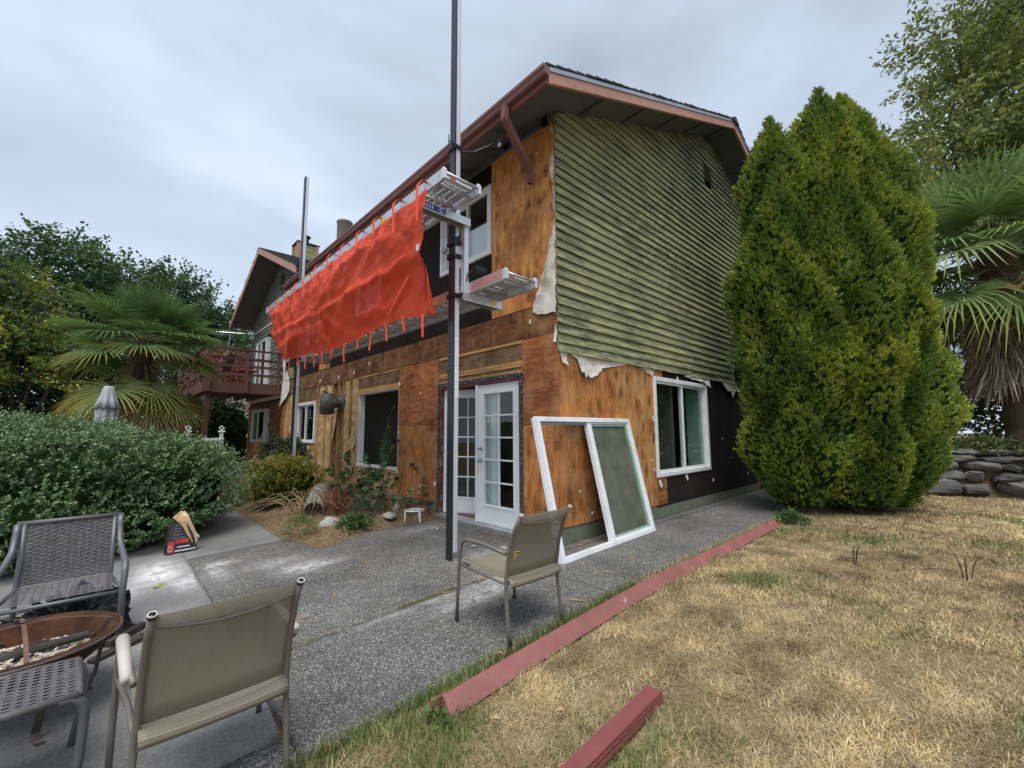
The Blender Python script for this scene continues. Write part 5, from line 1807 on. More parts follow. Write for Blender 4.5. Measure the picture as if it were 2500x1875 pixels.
sling_chair('beige mesh patio chair with pale arm caps beside the fire pit', (-3.675, -1.03, float(G(-3.675))), R(1), cap_left=True)

# ------------------------------------------------------------------ wicker seats
def weave(b, origin, eu, ev, wu, wv, rows, cols, en, amp=0.004, th=0.0016):
    """strands along eu, woven over stakes; origin corner; returns ribbons"""
    o, eu, ev, en = Vector(origin), Vector(eu), Vector(ev), Vector(en)
    rh = wv / rows
    for r_ in range(rows):
        g = []
        n = cols * 2
        for i in range(n + 1):
            u = wu * i / n
            ph = math.sin(math.pi * i / 2 * 1.0 + (math.pi if r_ % 2 else 0) + math.pi / 4)
            p = o + eu * u + en * (amp * ph)
            v0 = rh * r_ + rh * 0.06
            v1 = rh * (r_ + 1) - rh * 0.06
            g.append([p + ev * v0, p + ev * (v0 + v1) / 2 + en * 0.0022, p + ev * v1])
        b.sheet(g)
    for c_ in range(1, cols):
        u = wu * c_ / cols
        b.bar(o + eu * u, o + eu * u + ev * wv, 0.008, 0.003, up=en)
    return b

wz = float(G(-4.24))
wc = thing('wicker_chair', 'dark grey woven patio chair facing the rusty fire pit', 'chair', (-4.24, 1.09, wz), 0.0)
hw = 0.285
for s in (-1, 1):
    b = MB()
    pts = [(s * hw, 0.33, 0.865), (s * hw, 0.31, 0.80), (s * (hw + 0.005), 0.25, 0.68), (s * (hw + 0.02), 0.10, 0.615), (s * (hw + 0.03), -0.10, 0.60), (s * (hw + 0.035), -0.21, 0.585), (s * (hw + 0.035), -0.255, 0.54), (s * (hw + 0.03), -0.27, 0.40), (s * (hw + 0.03), -0.285, 0.0)]
    b.tube(pts, 0.021, 12); b.build('arm_leg', 'wicker_frame', wc, smooth=True)
    b = MB(); b.tube([(s * (hw - 0.035), 0.335, 0.86), (s * (hw - 0.035), 0.27, 0.55), (s * (hw - 0.035), 0.235, 0.40), (s * (hw - 0.03), 0.27, 0.0)], 0.017, 10); b.build('back_leg', 'wicker_frame', wc, smooth=True)
    b = MB(); b.tube([(s * (hw - 0.035), 0.24, 0.405), (s * (hw + 0.03), -0.265, 0.415)], 0.014, 8); b.build('seat_rail', 'wicker_frame', wc, smooth=True)
b = MB(); b.tube([(-hw - 0.03, -0.265, 0.40), (hw + 0.03, -0.265, 0.40)], 0.014, 8); b.build('front_rail', 'wicker_frame', wc, smooth=True)
b = MB(); b.tube([(-hw - 0.005, 0.335, 0.868), (hw + 0.005, 0.335, 0.868)], 0.017, 10); b.build('top_rail', 'wicker', wc, smooth=True)
b = MB(); d = Vector((0, 0.10, 0.46)).normalized(); weave(b, (-hw + 0.03, 0.238, 0.43), (1, 0, 0), d, 2 * hw - 0.06, 0.445, 30, 13, d.cross(Vector((1, 0, 0))))
b.build('woven_back', 'wicker', wc)
b = MB(); weave(b, (-hw + 0.02, -0.25, 0.425), (1, 0, 0), (0, 1, 0), 2 * hw - 0.04, 0.48, 28, 13, (0, 0, 1)); b.build('woven_seat', 'wicker', wc)

oz = float(G(-4.35))
ot = thing('wicker_footstool', 'grey woven footstool with curved metal legs before the fire pit', 'footstool', (-4.345, -0.565, oz), R(2))
hx, hy = 0.245, 0.205
for s in (-1, 1):
    for q in (-1, 1):
        b = MB()
        b.tube([(s * (hx - 0.06), q * hy, 0.415), (s * (hx - 0.02), q * hy, 0.41), (s * (hx + 0.012), q * hy, 0.385), (s * (hx + 0.025), q * hy, 0.34), (s * (hx + 0.02), q * (hy - 0.0), 0.15), (s * (hx + 0.0), q * (hy + 0.0), 0.0)], 0.018, 10)
        b.build('leg', 'wicker_frame', ot, smooth=True)
b = MB()
for q in (-1, 1):
    b.tube([(-hx, q * hy, 0.418), (hx, q * hy, 0.418)], 0.017, 10)
for s in (-1, 1):
    b.tube([(s * hx, -hy, 0.416), (s * hx, hy, 0.416)], 0.015, 10)
b.build('seat_frame', 'wicker', ot, smooth=True)
b = MB(); weave(b, (-hx, -hy, 0.43), (1, 0, 0), (0, 1, 0), 2 * hx, 2 * hy, 24, 13, (0, 0, 1)); b.build('woven_seat', 'wicker', ot)

# ------------------------------------------------------------------ fire pit
fz = float(G(-4.35))
fp = thing('fire_pit', 'round rusty steel fire pit bowl full of ash and charred wood', 'fire pit', (-4.345, 0.13, fz))
rr = 0.405
b = MB(); b.lathe([(0.05, 0.215), (0.18, 0.23), (0.27, 0.27), (0.33, 0.325), (0.355, 0.385), (0.36, 0.40), (rr - 0.004, 0.404), (rr, 0.412), (rr - 0.004, 0.420), (0.355, 0.418), (0.345, 0.40), (0.32, 0.34), (0.26, 0.285), (0.17, 0.245), (0.0, 0.235)], 48, caps=False)
b.build('bowl', 'rust', fp, smooth=True)
b = MB(); b.tube([(rr * math.cos(a), rr * math.sin(a), 0.412) for a in np.linspace(0, 2 * math.pi, 49)], 0.008, 6, caps=False); b.build('rim', 'bowl_out', fp, smooth=True)
for a in (20, 110, 200, 290):
    ca, sa = math.cos(R(a)), math.sin(R(a))
    b = MB(); pts = [(ca * x, sa * x, z) for x, z in ((0.30, 0.345), (0.345, 0.25), (0.33, 0.12), (0.30, 0.05), (0.33, 0.012), (0.39, 0.018))]
    for p, q in zip(pts, pts[1:]):
        b.bar(p, q, 0.035, 0.007, up=(ca, sa, 0.3))
    b.build('leg', 'bowl_out', fp)
ash_n = Noise2(88, 14)
g = []
for i in range(19):
    row = []
    for j in range(36):
        a = 2 * math.pi * j / 35
        q = 0.315 * i / 18
        x, y = q * math.cos(a), q * math.sin(a)
        row.append((x, y, 0.325 + 0.03 * (1 - (q / 0.285) ** 2) + 0.007 * float(ash_n(x * 3, y * 3)) - 0.03 * float(sstep(0.0, 0.2, y))))
    g.append(row)
b = MB(); b.sheet(g); b.build('ash_bed', 'ash', fp)
b = MB()
for k in range(90):
    a, q = random.uniform(0, 6.28), 0.25 * math.sqrt(random.random())
    x, y = q * math.cos(a), q * math.sin(a)
    z = 0.345 + 0.025 * (1 - (q / 0.285) ** 2) - 0.03 * float(sstep(0.0, 0.2, y))
    an = random.uniform(0, 3.14); ln = random.uniform(0.01, 0.045)
    b.bar((x - ln * math.cos(an), y - ln * math.sin(an), z), (x + ln * math.cos(an), y + ln * math.sin(an), z + random.uniform(-0.004, 0.012)), random.uniform(0.006, 0.016), 0.006)
o = b.build('wood_chips', 'chip_pale', fp); o['kind'] = 'stuff'
b = MB(); b.tube([(-0.26, -0.09, 0.365), (0.0, -0.075, 0.38), (0.26, -0.02, 0.385)], [0.022, 0.028, 0.02], 9); b.build('charred_log', 'charred', fp)
b = MB(); b.tube([(-0.10, 0.02, 0.36), (0.10, 0.10, 0.355)], [0.016, 0.02], 8); b.build('charred_log', 'charred', fp)
for a0 in (8, 98):     # flat bands of the grate frame arching over the bowl
    ca, sa = math.cos(R(a0)), math.sin(R(a0))
    b = MB()
    prev = None
    for t in np.linspace(-1, 1, 17):
        p = Vector((ca * t * 0.37, sa * t * 0.37, 0.425 + 0.085 * (1 - t * t)))
        if prev is not None:
            b.bar(prev, p, 0.018, 0.003, up=(0, 0, 1))
        prev = p
    b.build('arched_band', 'rust_band', fp)
b = MB(); b.tube([(0.0 + 0.045 * math.cos(a), 0.0, 0.545 + 0.028 * math.sin(a)) for a in np.linspace(0, 2 * math.pi, 20)], 0.004, 6, caps=False); b.build('ring_handle', 'black_steel', fp)

# dark plastic bag slumped under the wicker chair
def blob(name, mat, c, rad, seed, rough=0.18, f=7.0, parent=None, flat=True, n=22, m=14):
    nzb, nzc = Noise2(seed, f / 3), Noise2(seed + 1, f)
    vs, fs = [], []
    for i in range(m + 1):
        th = math.pi * i / m
        for j in range(n):
            ph = 2 * math.pi * j / n
            d = Vector((math.sin(th) * math.cos(ph), math.sin(th) * math.sin(ph), math.cos(th)))
            k = 1 + rough * 0.6 * float(nzb(d.x * 3 + d.z, d.y * 3 - d.z)) + rough * 0.5 * float(nzc(d.x + d.z * 1.7, d.y - d.z))
            p = Vector((d.x * rad[0], d.y * rad[1], d.z * rad[2])) * k
            if flat and p.z < -rad[2] * 0.55:
                p.z = -rad[2] * 0.55 + (p.z + rad[2] * 0.55) * 0.15
            vs.append((c[0] + p.x, c[1] + p.y, c[2] + p.z))
    for i in range(m):
        for j in range(n):
            a, d = i * n + j, i * n + (j + 1) % n
            fs.append((a, a + n, d + n, d))
    b = MB(); b.add(vs, fs)
    return b.build(name, mat, parent, smooth=True)
tag(blob('plastic_bag', 'plastic_black', (-4.17, 1.14, wz + 0.125), (0.26, 0.24, 0.2), 301, 0.42, 12.0, n=40, m=26), 'crumpled dark plastic bag stuffed under the woven chair', 'bag')
b = MB(); b.bar((-4.06, 0.62, wz + 0.03), (-3.80, 0.80, wz + 0.05), 0.07, 0.035)
tag(b.build('firewood_log', 'charred', None, bevel=0.008), 'flat blackened piece of timber lying behind the fire pit', 'firewood')
b = MB(); b.bar((-3.98, 0.72, wz + 0.085), (-3.78, 0.92, wz + 0.095), 0.05, 0.05)
tag(b.build('firewood_log', 'charred', None, bevel=0.008), 'square blackened timber offcut resting on another behind the fire pit', 'firewood')

# ------------------------------------------------------------------ charcoal sack
bg = thing('charcoal_sack', 'half empty black and red charcoal sack with torn kraft top, beside the big shrub', 'sack', (-3.315, 3.47, float(G(-3.315)) + 0.01), R(7))
bg.scale = (1.0, 1.0, 1.22)
b = MB()
w2, d2 = 0.15, 0.075
lv = [(0, 1.0, 1.0), (0.05, 1.02, 1.1), (0.13, 0.98, 1.0), (0.22, 0.86, 0.75), (0.31, 0.68, 0.5)]
rings = []
for h, kx, ky in lv:
    rings.append([(x * w2 * kx - 0.03 * h, y * d2 * ky, h) for x, y in ((-1, -1), (-0.5, -1.12), (0.0, -1.05), (0.5, -1.12), (1, -1), (1.08, 0), (1, 1), (0, 1.1), (-1, 1), (-1.08, 0))])
b.add([p for r_ in rings for p in r_], [(i * 10 + k, i * 10 + (k + 1) % 10, i * 10 + 10 + (k + 1) % 10, i * 10 + 10 + k) for i in range(4) for k in range(10)] + [tuple(range(10))[::-1]])
b.build('sack_body', 'bag_black', bg)
def on_sack(h, fx):      # point on the front face
    hs = [q[0] for q in lv]
    kx = np.interp(h, hs, [q[1] for q in lv]); ky = np.interp(h, hs, [q[2] for q in lv])
    yy = -d2 * ky * np.interp(fx, [-1, -0.5, 0, 0.5, 1], [1, 1.12, 1.05, 1.12, 1])
    return (fx * w2 * kx - 0.03 * h, yy - 0.0025, h)
def patch(h0, h1, f0, f1, mat, name, off=0.0):
    b = MB()
    b.sheet([[tuple(np.array(on_sack(h0 + (h1 - h0) * i / 4, f0 + (f1 - f0) * j / 6)) - np.array([0, off, 0])) for j in range(7)] for i in range(5)])
    b.build(name, mat, bg)
patch(0.01, 0.125, -0.98, -0.55, 'bag_red', 'red_panel')
patch(0.10, 0.14, -0.5, 0.45, 'bag_red', 'red_stripe')
patch(0.02, 0.038, -0.5, 0.95, 'label_white', 'white_stripe')
patch(0.06, 0.07, -0.35, 0.5, 'label_white', 'white_stripe')
for k in range(5):
    patch(0.15 + 0.03 * k, 0.163 + 0.03 * k, -0.7 + 0.02 * k, 0.15 - 0.1 * k, 'wicker_frame', 'printed_line')
b = MB(); q = on_sack(0.055, -0.82); b.tube([(q[0] + 0.018 * math.cos(a), q[1] - 0.003, q[2] + 0.026 * math.sin(a)) for a in np.linspace(0, 6.28, 16)], 0.003, 5); b.build('round_emblem', 'label_white', bg)
b = MB()
g = []
for h, x0, x1, y in ((0.09, 0.62, 1.02, -0.082), (0.16, 0.35, 0.98, -0.074), (0.24, 0.05, 0.72, -0.06), (0.31, -0.35, 0.48, -0.05), (0.36, -0.75, 0.35, -0.03), (0.385, -0.35, 0.22, 0.0), (0.405, -0.2, 0.12, 0.02)):
    g.append([(w2 * (x0 + (x1 - x0) * t), y - 0.010 * math.sin(t * 9), h + 0.006 * math.sin(t * 14)) for t in np.linspace(0, 1, 7)])
b.sheet(g); b.build('torn_liner', 'bag_paper', bg, solid=0.002)
b = MB(); b.sheet([[(0.13, -0.088, 0.06), (0.155, -0.07, 0.11)], [(0.165, -0.08, 0.13), (0.185, -0.06, 0.135)], [(0.12, -0.085, 0.17), (0.15, -0.075, 0.17)]]); b.build('torn_flap', 'label_white', bg, solid=0.001)

# ------------------------------------------------------------------ painted trim on the lawn
tr_a, tr_b = Vector((-2.70, -1.51, 0)), Vector((2.93, -1.475, 0))
tz_a, tz_b = float(terrain(-2.7, -1.51)), float(terrain(2.9, -1.47))
tt = thing('trim_board', 'long dusty red painted trim board lying along the edge of the lawn', 'board', (0, 0, 0))
prof = [(-0.052, 0.0), (0.04, 0.0), (0.046, 0.014), (0.046, 0.068), (0.034, 0.076), (0.020, 0.074), (0.012, 0.066), (-0.044, 0.010)]
NS = 26
vs = []
for i in range(NS + 1):
    t = i / NS
    x = tr_a.x + (tr_b.x - tr_a.x) * t
    y = tr_a.y + (tr_b.y - tr_a.y) * t + 0.012 * math.sin(t * 5)
    z = float(G(x)) + 0.012 + 0.006 * math.sin(t * 9)
    for u, h in prof:
        vs.append((x, y + u, z + h))
n_ = len(prof)
b = MB(); b.add(vs, [(i * n_ + k, i * n_ + (k + 1) % n_, (i + 1) * n_ + (k + 1) % n_, (i + 1) * n_ + k) for i in range(NS) for k in range(n_)] + [tuple(range(n_))[::-1], tuple(NS * n_ + k for k in range(n_))])
b.build('board', 'trim_paint', tt)
b = MB(); b.box(tr_a.x - 0.06, tr_a.x + 0.05, tr_a.y + 0.035, tr_a.y + 0.055, float(G(tr_a.x)) + 0.015, float(G(tr_a.x)) + 0.085); b.build('split_end', 'ply_dark', tt)
# downspout length
dsz = float(terrain(-2.3, -2.2))
ds = thing('downspout_length', 'ribbed red metal downspout length lying in the dry grass', 'downspout', (-1.85, -2.225, float(terrain(-1.85, -2.2)) + 0.032), math.atan2(0.0 - 0.06, -1.0) )
pr = []
wdt, hgt = 0.042, 0.031
def rib(a0, a1, n, fix, axis, amp):
    out = []
    for k in range(n):
        t = k / n
        u = a0 + (a1 - a0) * t
        r_ = fix - (amp if k % 2 else 0) * (1 if fix > 0 else -1)
        out.append((u, r_) if axis == 0 else (r_, u))
    return out
pr = rib(-wdt, wdt, 13, hgt, 0, 0.006) + rib(hgt, -hgt, 5, wdt, 1, 0.003) + rib(wdt, -wdt, 9, -hgt, 0, 0.004) + rib(-hgt, hgt, 5, -wdt, 1, 0.003)
n_ = len(pr)
b = MB()
L_ = 1.9
b.add([(x, u, v) for x in (0, L_) for u, v in pr] + [(x, u * 0.95, v * 0.95) for x in (0, L_) for u, v in pr],
      [(k, (k + 1) % n_, n_ + (k + 1) % n_, n_ + k)[::-1] for k in range(n_)] + [(2 * n_ + k, 2 * n_ + (k + 1) % n_, 3 * n_ + (k + 1) % n_, 3 * n_ + k) for k in range(n_)] + [(k, (k + 1) % n_, 2 * n_ + (k + 1) % n_, 2 * n_ + k) for k in range(n_)])
b.build('tube', 'spout_paint', ds)

# ------------------------------------------------------------------ wire plant stands by the foundation
def stand(label, mat, loc, h, r_):
    t = thing('plant_stand', label, 'plant stand', loc)
    b = MB()
    for q in (r_, r_ * 0.55):
        b.tube([(q * math.cos(a), q * math.sin(a), h) for a in np.linspace(0, 6.283, 25)], 0.007, 6, caps=False)
    for a in (0, 1.57, 3.14, 4.71):
        b.tube([(r_ * math.cos(a) * 0.5, r_ * math.sin(a) * 0.5, h), (r_ * math.cos(a), r_ * math.sin(a), h)], 0.006, 6)
    b.build('ring', mat, t, smooth=True)
    for a in (0.6, 2.7, 4.8):
        b = MB(); b.tube([(r_ * math.cos(a), r_ * math.sin(a), h), (r_ * math.cos(a), r_ * math.sin(a), 0.008), (r_ * 1.1 * math.cos(a), r_ * 1.1 * math.sin(a), 0.0)], 0.008, 6); b.build('leg', mat, t, smooth=True)
stand('small white wire plant stand by the olive foundation', 'white_paint', (-0.56, 2.47, float(G(-0.56)) + 0.01), 0.17, 0.14)
stand('small black wire plant stand overlapping the white one', 'black_steel', (-0.31, 2.58, float(G(-0.3)) + 0.06), 0.17, 0.14)

# ------------------------------------------------------------------ closed parasol behind the shrub
um = thing('patio_umbrella', 'closed pale grey patio umbrella standing behind the shrub under the palm', 'umbrella', (-4.14, 7.5, float(terrain(-4.14, 7.5)))
)
UH = 2.40
b = MB(); b.lathe([(0.22, 0.0), (0.22, 0.05), (0.03, 0.08), (0.022, 0.1), (0.022, UH - 0.05)], 14); b.build('pole', 'white_paint', um)
def cloth(prof, folds, amp, name):
    b = MB(); n = 64; g = []
    for k, (r_, z) in enumerate(prof):
        row = []
        for j in range(n + 1):
            a = 2 * math.pi * j / n
            f_ = 1 + amp[k] * math.cos(folds * a + 0.4 * k) + 0.04 * math.sin(3 * a + k)
            row.append((r_ * f_ * math.cos(a), r_ * f_ * math.sin(a), z + (0.02 * amp[k] * math.sin(folds * a))))
        g.append(row)
    b.sheet(g); return b.build(name, 'umbrella_cloth', um, smooth=True, solid=0.004)
cloth([(0.06, UH + 0.03), (0.075, UH), (0.10, UH - 0.12), (0.13, UH - 0.24), (0.18, UH - 0.38)], 8, [0.02, 0.04, 0.06, 0.10, 0.16], 'top_vent')
cloth([(0.09, UH - 0.2), (0.13, UH - 0.4), (0.14, UH - 0.7), (0.13, UH - 1.0), (0.12, UH - 1.25), (0.11, UH - 1.6)], 8, [0.05, 0.2, 0.24, 0.22, 0.15, 0.2], 'folded_canopy')
b = MB(); b.lathe([(0.165, UH - 1.06), (0.17, UH - 1.0)], 20, caps=False); b.build('tie_strap', 'umbrella_cloth', um)

# white metal frame just behind the shrub
wf = thing('metal_frame', 'white metal garden frame showing behind the shrub under the deck', 'garden frame', (-2.35, 7.9, float(terrain(-2.35, 7.9))))
b = MB()
b.box(-0.55, 0.15, -0.02, 0.02, 1.34, 1.40)
b.build('rail', 'white_paint', wf)
for x in (-0.5, 0.10):
    b = MB(); b.box(x - 0.035, x + 0.035, -0.03, 0.03, 0.0, 1.52); b.box(x - 0.06, x + 0.06, -0.05, 0.05, 1.52, 1.56); b.build('post', 'white_paint', wf, bevel=0.01)
    b = MB(); b.tube([(x, 0, 1.58), (x + 0.05, 0, 1.62), (x, 0, 1.66), (x - 0.05, 0, 1.62), (x, 0, 1.58)], 0.012, 6); b.build('finial', 'white_paint', wf)

# broom against the recess wall
br = thing('broom', 'yellow handled broom leaning on the wall below the deck', 'broom', (-0.02, 14.35, 0.0))
b = MB(); b.tube([(-0.25, 1.3, 0.07), (0.14, -0.5, 1.66)], 0.025, 8); b.build('handle', 'yellow_handle', br, smooth=True)
b = MB(); b.tube([(0.135, -0.49, 1.65), (0.15, -0.53, 1.69)], 0.027, 8); b.build('grip', 'black_rubber', br)
b = MB(); b.bar((-0.30, 1.15, 0.05), (-0.22, 1.5, 0.05), 0.09, 0.10); b.build('head', 'black_steel', br)

# ------------------------------------------------------------------ deck
dk = thing('deck', 'raised red brown timber deck with horizontal rails at the end of the house', 'deck')
DX0, DX1, DY0, DY1 = -2.12, 0.10, 11.95, 17.0
for x0, x1, y0, y1, nm in ((DX0, DX1, DY0 - 0.045, DY0, 'rim_joist'), (DX0 - 0.045, DX0, DY0, DY1, 'rim_joist')):
    b = MB(); b.box(x0, x1, y0, y1, 2.60, 2.90); b.build(nm, 'deck_paint', dk)
k = 0
y = DY0
while y < DY1:
    b = MB(); b.box(DX0, DX1, y + 0.004, y + 0.136, 2.902, 2.935); b.build('deck_board', 'deck_paint', dk); y += 0.14
for x in np.arange(DX0 + 0.3, DX1, 0.45):
    b = MB(); b.box(x, x + 0.045, DY0 + 0.002, DY1, 2.66, 2.898); b.build('joist', 'deck_paint', dk)
PX = (-2.04, -1.06, -0.16)
for x in PX:
    b = MB(); b.box(x - 0.045, x + 0.045, DY0 - 0.14, DY0 - 0.05, 2.62, 3.93); b.build('rail_post', 'deck_paint', dk)
for zz in (3.14, 3.40, 3.63):
    b = MB(); b.box(DX0, DX1 - 0.05, DY0 - 0.047, DY0 - 0.012, zz, zz + 0.085); b.build('rail', 'deck_paint', dk)
b = MB(); b.box(DX0 - 0.1, DX1 - 0.05, DY0 - 0.17, DY0 - 0.01, 3.931, 3.97); b.build('top_rail', 'deck_paint', dk)
for zz in (3.14, 3.40, 3.63):
    b = MB(); b.box(DX0 - 0.047, DX0 - 0.012, DY0, DY1, zz, zz + 0.085); b.build('rail', 'deck_paint', dk)
b = MB(); b.box(DX0 - 0.1, DX0 + 0.02, DY0 + 0.001, DY1, 3.931, 3.97); b.build('top_rail', 'deck_paint', dk)
for x, y in ((DX0 + 0.1, DY0 + 0.1), (DX0 + 0.1, DY1 - 0.2)):
    b = MB(); b.box(x - 0.07, x + 0.07, y - 0.07, y + 0.07, -0.25, 2.59); b.build('support_post', 'deck_paint', dk)

def deck_chair(label, x, y, rz, back=True):
    t = thing('deck_chair', label, 'chair', (x, y, 2.936), rz, 'chairs on the deck')
    for s in (-1, 1):
        b = MB(); b.tube([(s * 0.26, -0.25, 0), (s * 0.26, -0.2, 0.62), (s * 0.26, 0.2, 0.64), (s * 0.26, 0.28, 0)], 0.014, 6); b.build('leg_frame', 'black_steel', t)
    b = MB(); b.box(-0.25, 0.25, -0.25, 0.25, 0.40, 0.48); b.build('cushion', 'cushion_red', t, bevel=0.03)
    if back:
        b = MB(); b.add([(-0.25, -0.24, 0.45), (0.25, -0.24, 0.45), (0.25, -0.40, 0.98), (-0.25, -0.40, 0.98), (-0.25, -0.19, 0.45), (0.25, -0.19, 0.45), (0.25, -0.35, 0.98), (-0.25, -0.35, 0.98)],
                        [(0, 1, 2, 3), (7, 6, 5, 4), (0, 4, 5, 1), (1, 5, 6, 2), (2, 6, 7, 3), (3, 7, 4, 0)]); b.build('backrest', 'black_steel', t)
deck_chair('dark high backed chair with red cushion on the deck', -1.62, 13.0, R(60))
deck_chair('low red cushioned stool on the deck next to the sliding door', -0.95, 12.6, R(10), back=False)

# rooftop style television antenna on a mast clamped to the deck rail
an = thing('television_antenna', 'grey television antenna on a short bent mast above the deck rail', 'antenna', (-1.05, 15.05, 3.97))
b = MB(); b.tube([(-0.25, 0.1, -0.02), (-0.02, 0.0, 0.42), (0.0, 0.0, 1.05)], 0.02, 8); b.build('mast', 'steel', an)
b = MB(); b.tube([(-0.75, 0.1, 1.08), (0.45, -0.1, 1.12)], 0.018, 6); b.build('boom', 'steel', an)
for k in range(7):
    b = MB(); x = -0.72 + 0.11 * k
    b.tube([(x + 0.09 * math.cos(a), 0.1 - 0.1 * k / 6, 1.09 + 0.09 * math.sin(a)) for a in np.linspace(0, 6.283, 11)], 0.012, 5, caps=False); b.build('element', 'drip_edge', an)
for k in range(4):
    b = MB(); b.bar((0.0, -0.35, 0.95 + 0.09 * k), (0.42, 0.3, 0.98 + 0.09 * k), 0.03, 0.01); b.build('reflector', 'drip_edge', an)
b = MB(); b.tube([(0.05, 0, 0.9), (0.3, -0.1, 1.3), (0.5, -0.15, 1.0)], 0.012, 6); b.build('loop', 'drip_edge', an)

# ------------------------------------------------------------------ board fence at the back
fb = MB(); fb.box(0, 0.135, 0, 0.02, 0, 1.95); bd = fb.build('board', 'fence_wood')
C.objects.unlink(bd)
def fence(label, p0, p1, h0):
    t = thing('board_fence', label, 'fence', (p0[0], p0[1], h0), math.atan2(p1[1] - p0[1], p1[0] - p0[0]))
    L = math.hypot(p1[0] - p0[0], p1[1] - p0[1])
    x = 0
    while x < L:
        o = bd.copy(); C.objects.link(o); o.parent = t; o.location = (x, random.uniform(0, 0.006), random.uniform(-0.02, 0.02)); o.rotation_euler = (0, random.uniform(-0.006, 0.006), 0)
        x += 0.146 + random.uniform(0, 0.012)
    for z in (0.35, 1.55):
        b = MB(); b.box(0, L, 0.028, 0.07, z, z + 0.09); b.build('fence_rail', 'fence_wood', t)
    x = 0
    while x < L + 0.1:
        b = MB(); b.box(x, x + 0.09, 0.072, 0.16, 0, 1.9); b.build('fence_post', 'fence_wood', t); x += 2.4
fence('weathered board fence behind the palm and under the deck', (-12.5, 20.7), (0.4, 18.9), -0.05)
fence('weathered board fence at the far left behind the dark shrubs', (-12.5, 20.6), (-9.5, 8.5), -0.1)

# ------------------------------------------------------------------ neighbouring roof beyond the trees
nh = thing('neighbour_house', 'grey roofed house showing between the trees beyond the deck', 'house', (1.0, 31, 0))
b = MB(); b.box(-2, 12, 0, 9, 0, 7.2); b.build('wall', 'stucco', nh)
b = MB(); b.add([(-2.8, -0.8, 7.0), (12.8, -0.8, 7.0), (12.8, 4.5, 10.6), (-2.8, 4.5, 10.6), (-2.8, 9.8, 7.0), (12.8, 9.8, 7.0)], [(0, 1, 2, 3), (3, 2, 5, 4), (0, 3, 4), (1, 5, 2)]); b.build('roof', 'roof_grey', nh)
for x in (0, 4, 8):
    b = MB(); b.box(x, x + 1.4, -0.05, 0.02, 4.2, 5.6); w_ = b.build('window', 'white_paint', nh); b = MB(); b.box(x + 0.08, x + 1.32, -0.07, -0.052, 4.28, 5.52); b.build('pane', 'black_steel', w_)

# ------------------------------------------------------------------ dry stone wall
sw = thing('dry_stone_wall', 'low dry stone retaining wall of dark angular rocks behind the lawn', 'wall', (0, 0, 0))
def rock(c, rad, seed, yaw, mat='stone', name='stone', parent=None):
    r = np.random.default_rng(seed)
    n, m = 14, 10
    planes = unit(r.normal(size=(9, 3)) * np.array([1, 1, 1.3]))
    offs = r.uniform(0.40, 0.82, 9)
    vs, fs = [], []
    ca, sa = math.cos(yaw), math.sin(yaw)
    for i in range(m + 1):
        th = math.pi * i / m
        for j in range(n):
            ph = 2 * math.pi * j / n
            d = np.array([math.sin(th) * math.cos(ph), math.sin(th) * math.sin(ph), math.cos(th)])
            dot = planes @ d
            k = min(1.15, np.min(np.where(dot > 0.15, offs / np.maximum(dot, 0.15), 9)))
            d4 = (np.abs(d) ** 5).sum() ** (-1 / 5)
            p = d * min(k * 1.25, d4) * np.array(rad)
            vs.append((c[0] + ca * p[0] - sa * p[1], c[1] + sa * p[0] + ca * p[1], c[2] + p[2]))
    for i in range(m):
        for j in range(n):
            a, d = i * n + j, i * n + (j + 1) % n
            fs.append((a, a + n, d + n, d))
    b = MB(); b.add(vs, fs)
    return b.build(name, mat, parent)
z = 0.0
wd_ = math.atan2(-1, 0.29)
for c_, (h, l0, l1) in enumerate(((0.32, 0.45, 0.95), (0.20, 0.3, 0.65), (0.17, 0.28, 0.6), (0.15, 0.3, 0.65), (0.11, 0.35, 0.7))):
    s = -1.6 + random.uniform(0, 0.3)
    while s < 5.5:
        L = random.uniform(l0, l1)
        y = -2.7 - (s + L / 2)
        x = wall_line(y) + 0.10 + 0.07 * c_ + random.uniform(-0.03, 0.03)
        hh = h * random.uniform(0.85, 1.15)
        rock((x, y, z + h / 2), (L * 0.56, 0.24, hh * 0.62), int(1000 * s + 77 * c_) + 5000, wd_ + random.uniform(-0.1, 0.1), parent=sw)
        s += L
    z += h
# loose boulders and a length of concrete pipe in the bed
for nm, lab, c_, rad, sd in (('boulder', 'pale rounded boulder at the patio edge of the bed', (-1.60, 3.08, 0.02), (0.16, 0.12, 0.13), 12), ('boulder', 'grey rock at the far bend of the path by the yellow shrub', (-2.0, 6.7, 0.02), (0.2, 0.16, 0.12), 15), ('boulder', 'flat pale stone lying near the wire stands', (-0.85, 2.72, 0.08), (0.10, 0.14, 0.05), 18), ('boulder', 'upright pale stone close to the olive foundation', (-0.62, 2.95, 0.14), (0.06, 0.08, 0.08), 21)):
    o = blob(nm, 'boulder_pale' if 'grey' not in lab else 'stone', (c_[0], c_[1], c_[2] + float(G(c_[0])) + 0.03), rad, sd, 0.06, 3.0, n=26, m=18)
    tag(o, lab, 'rock')
pc = thing('concrete_pipe', 'short length of grey concrete pipe half buried among dry stems', 'pipe', (-1.25, 4.45, bed_z(-1.2, 4.5)))
b = MB(); b.tube([(-0.25, -0.35, 0.02), (0.12, 0.42, 0.22)], 0.155, 20, caps=False); b.build('pipe', 'concrete_pipe', pc, smooth=True, solid=0.03)

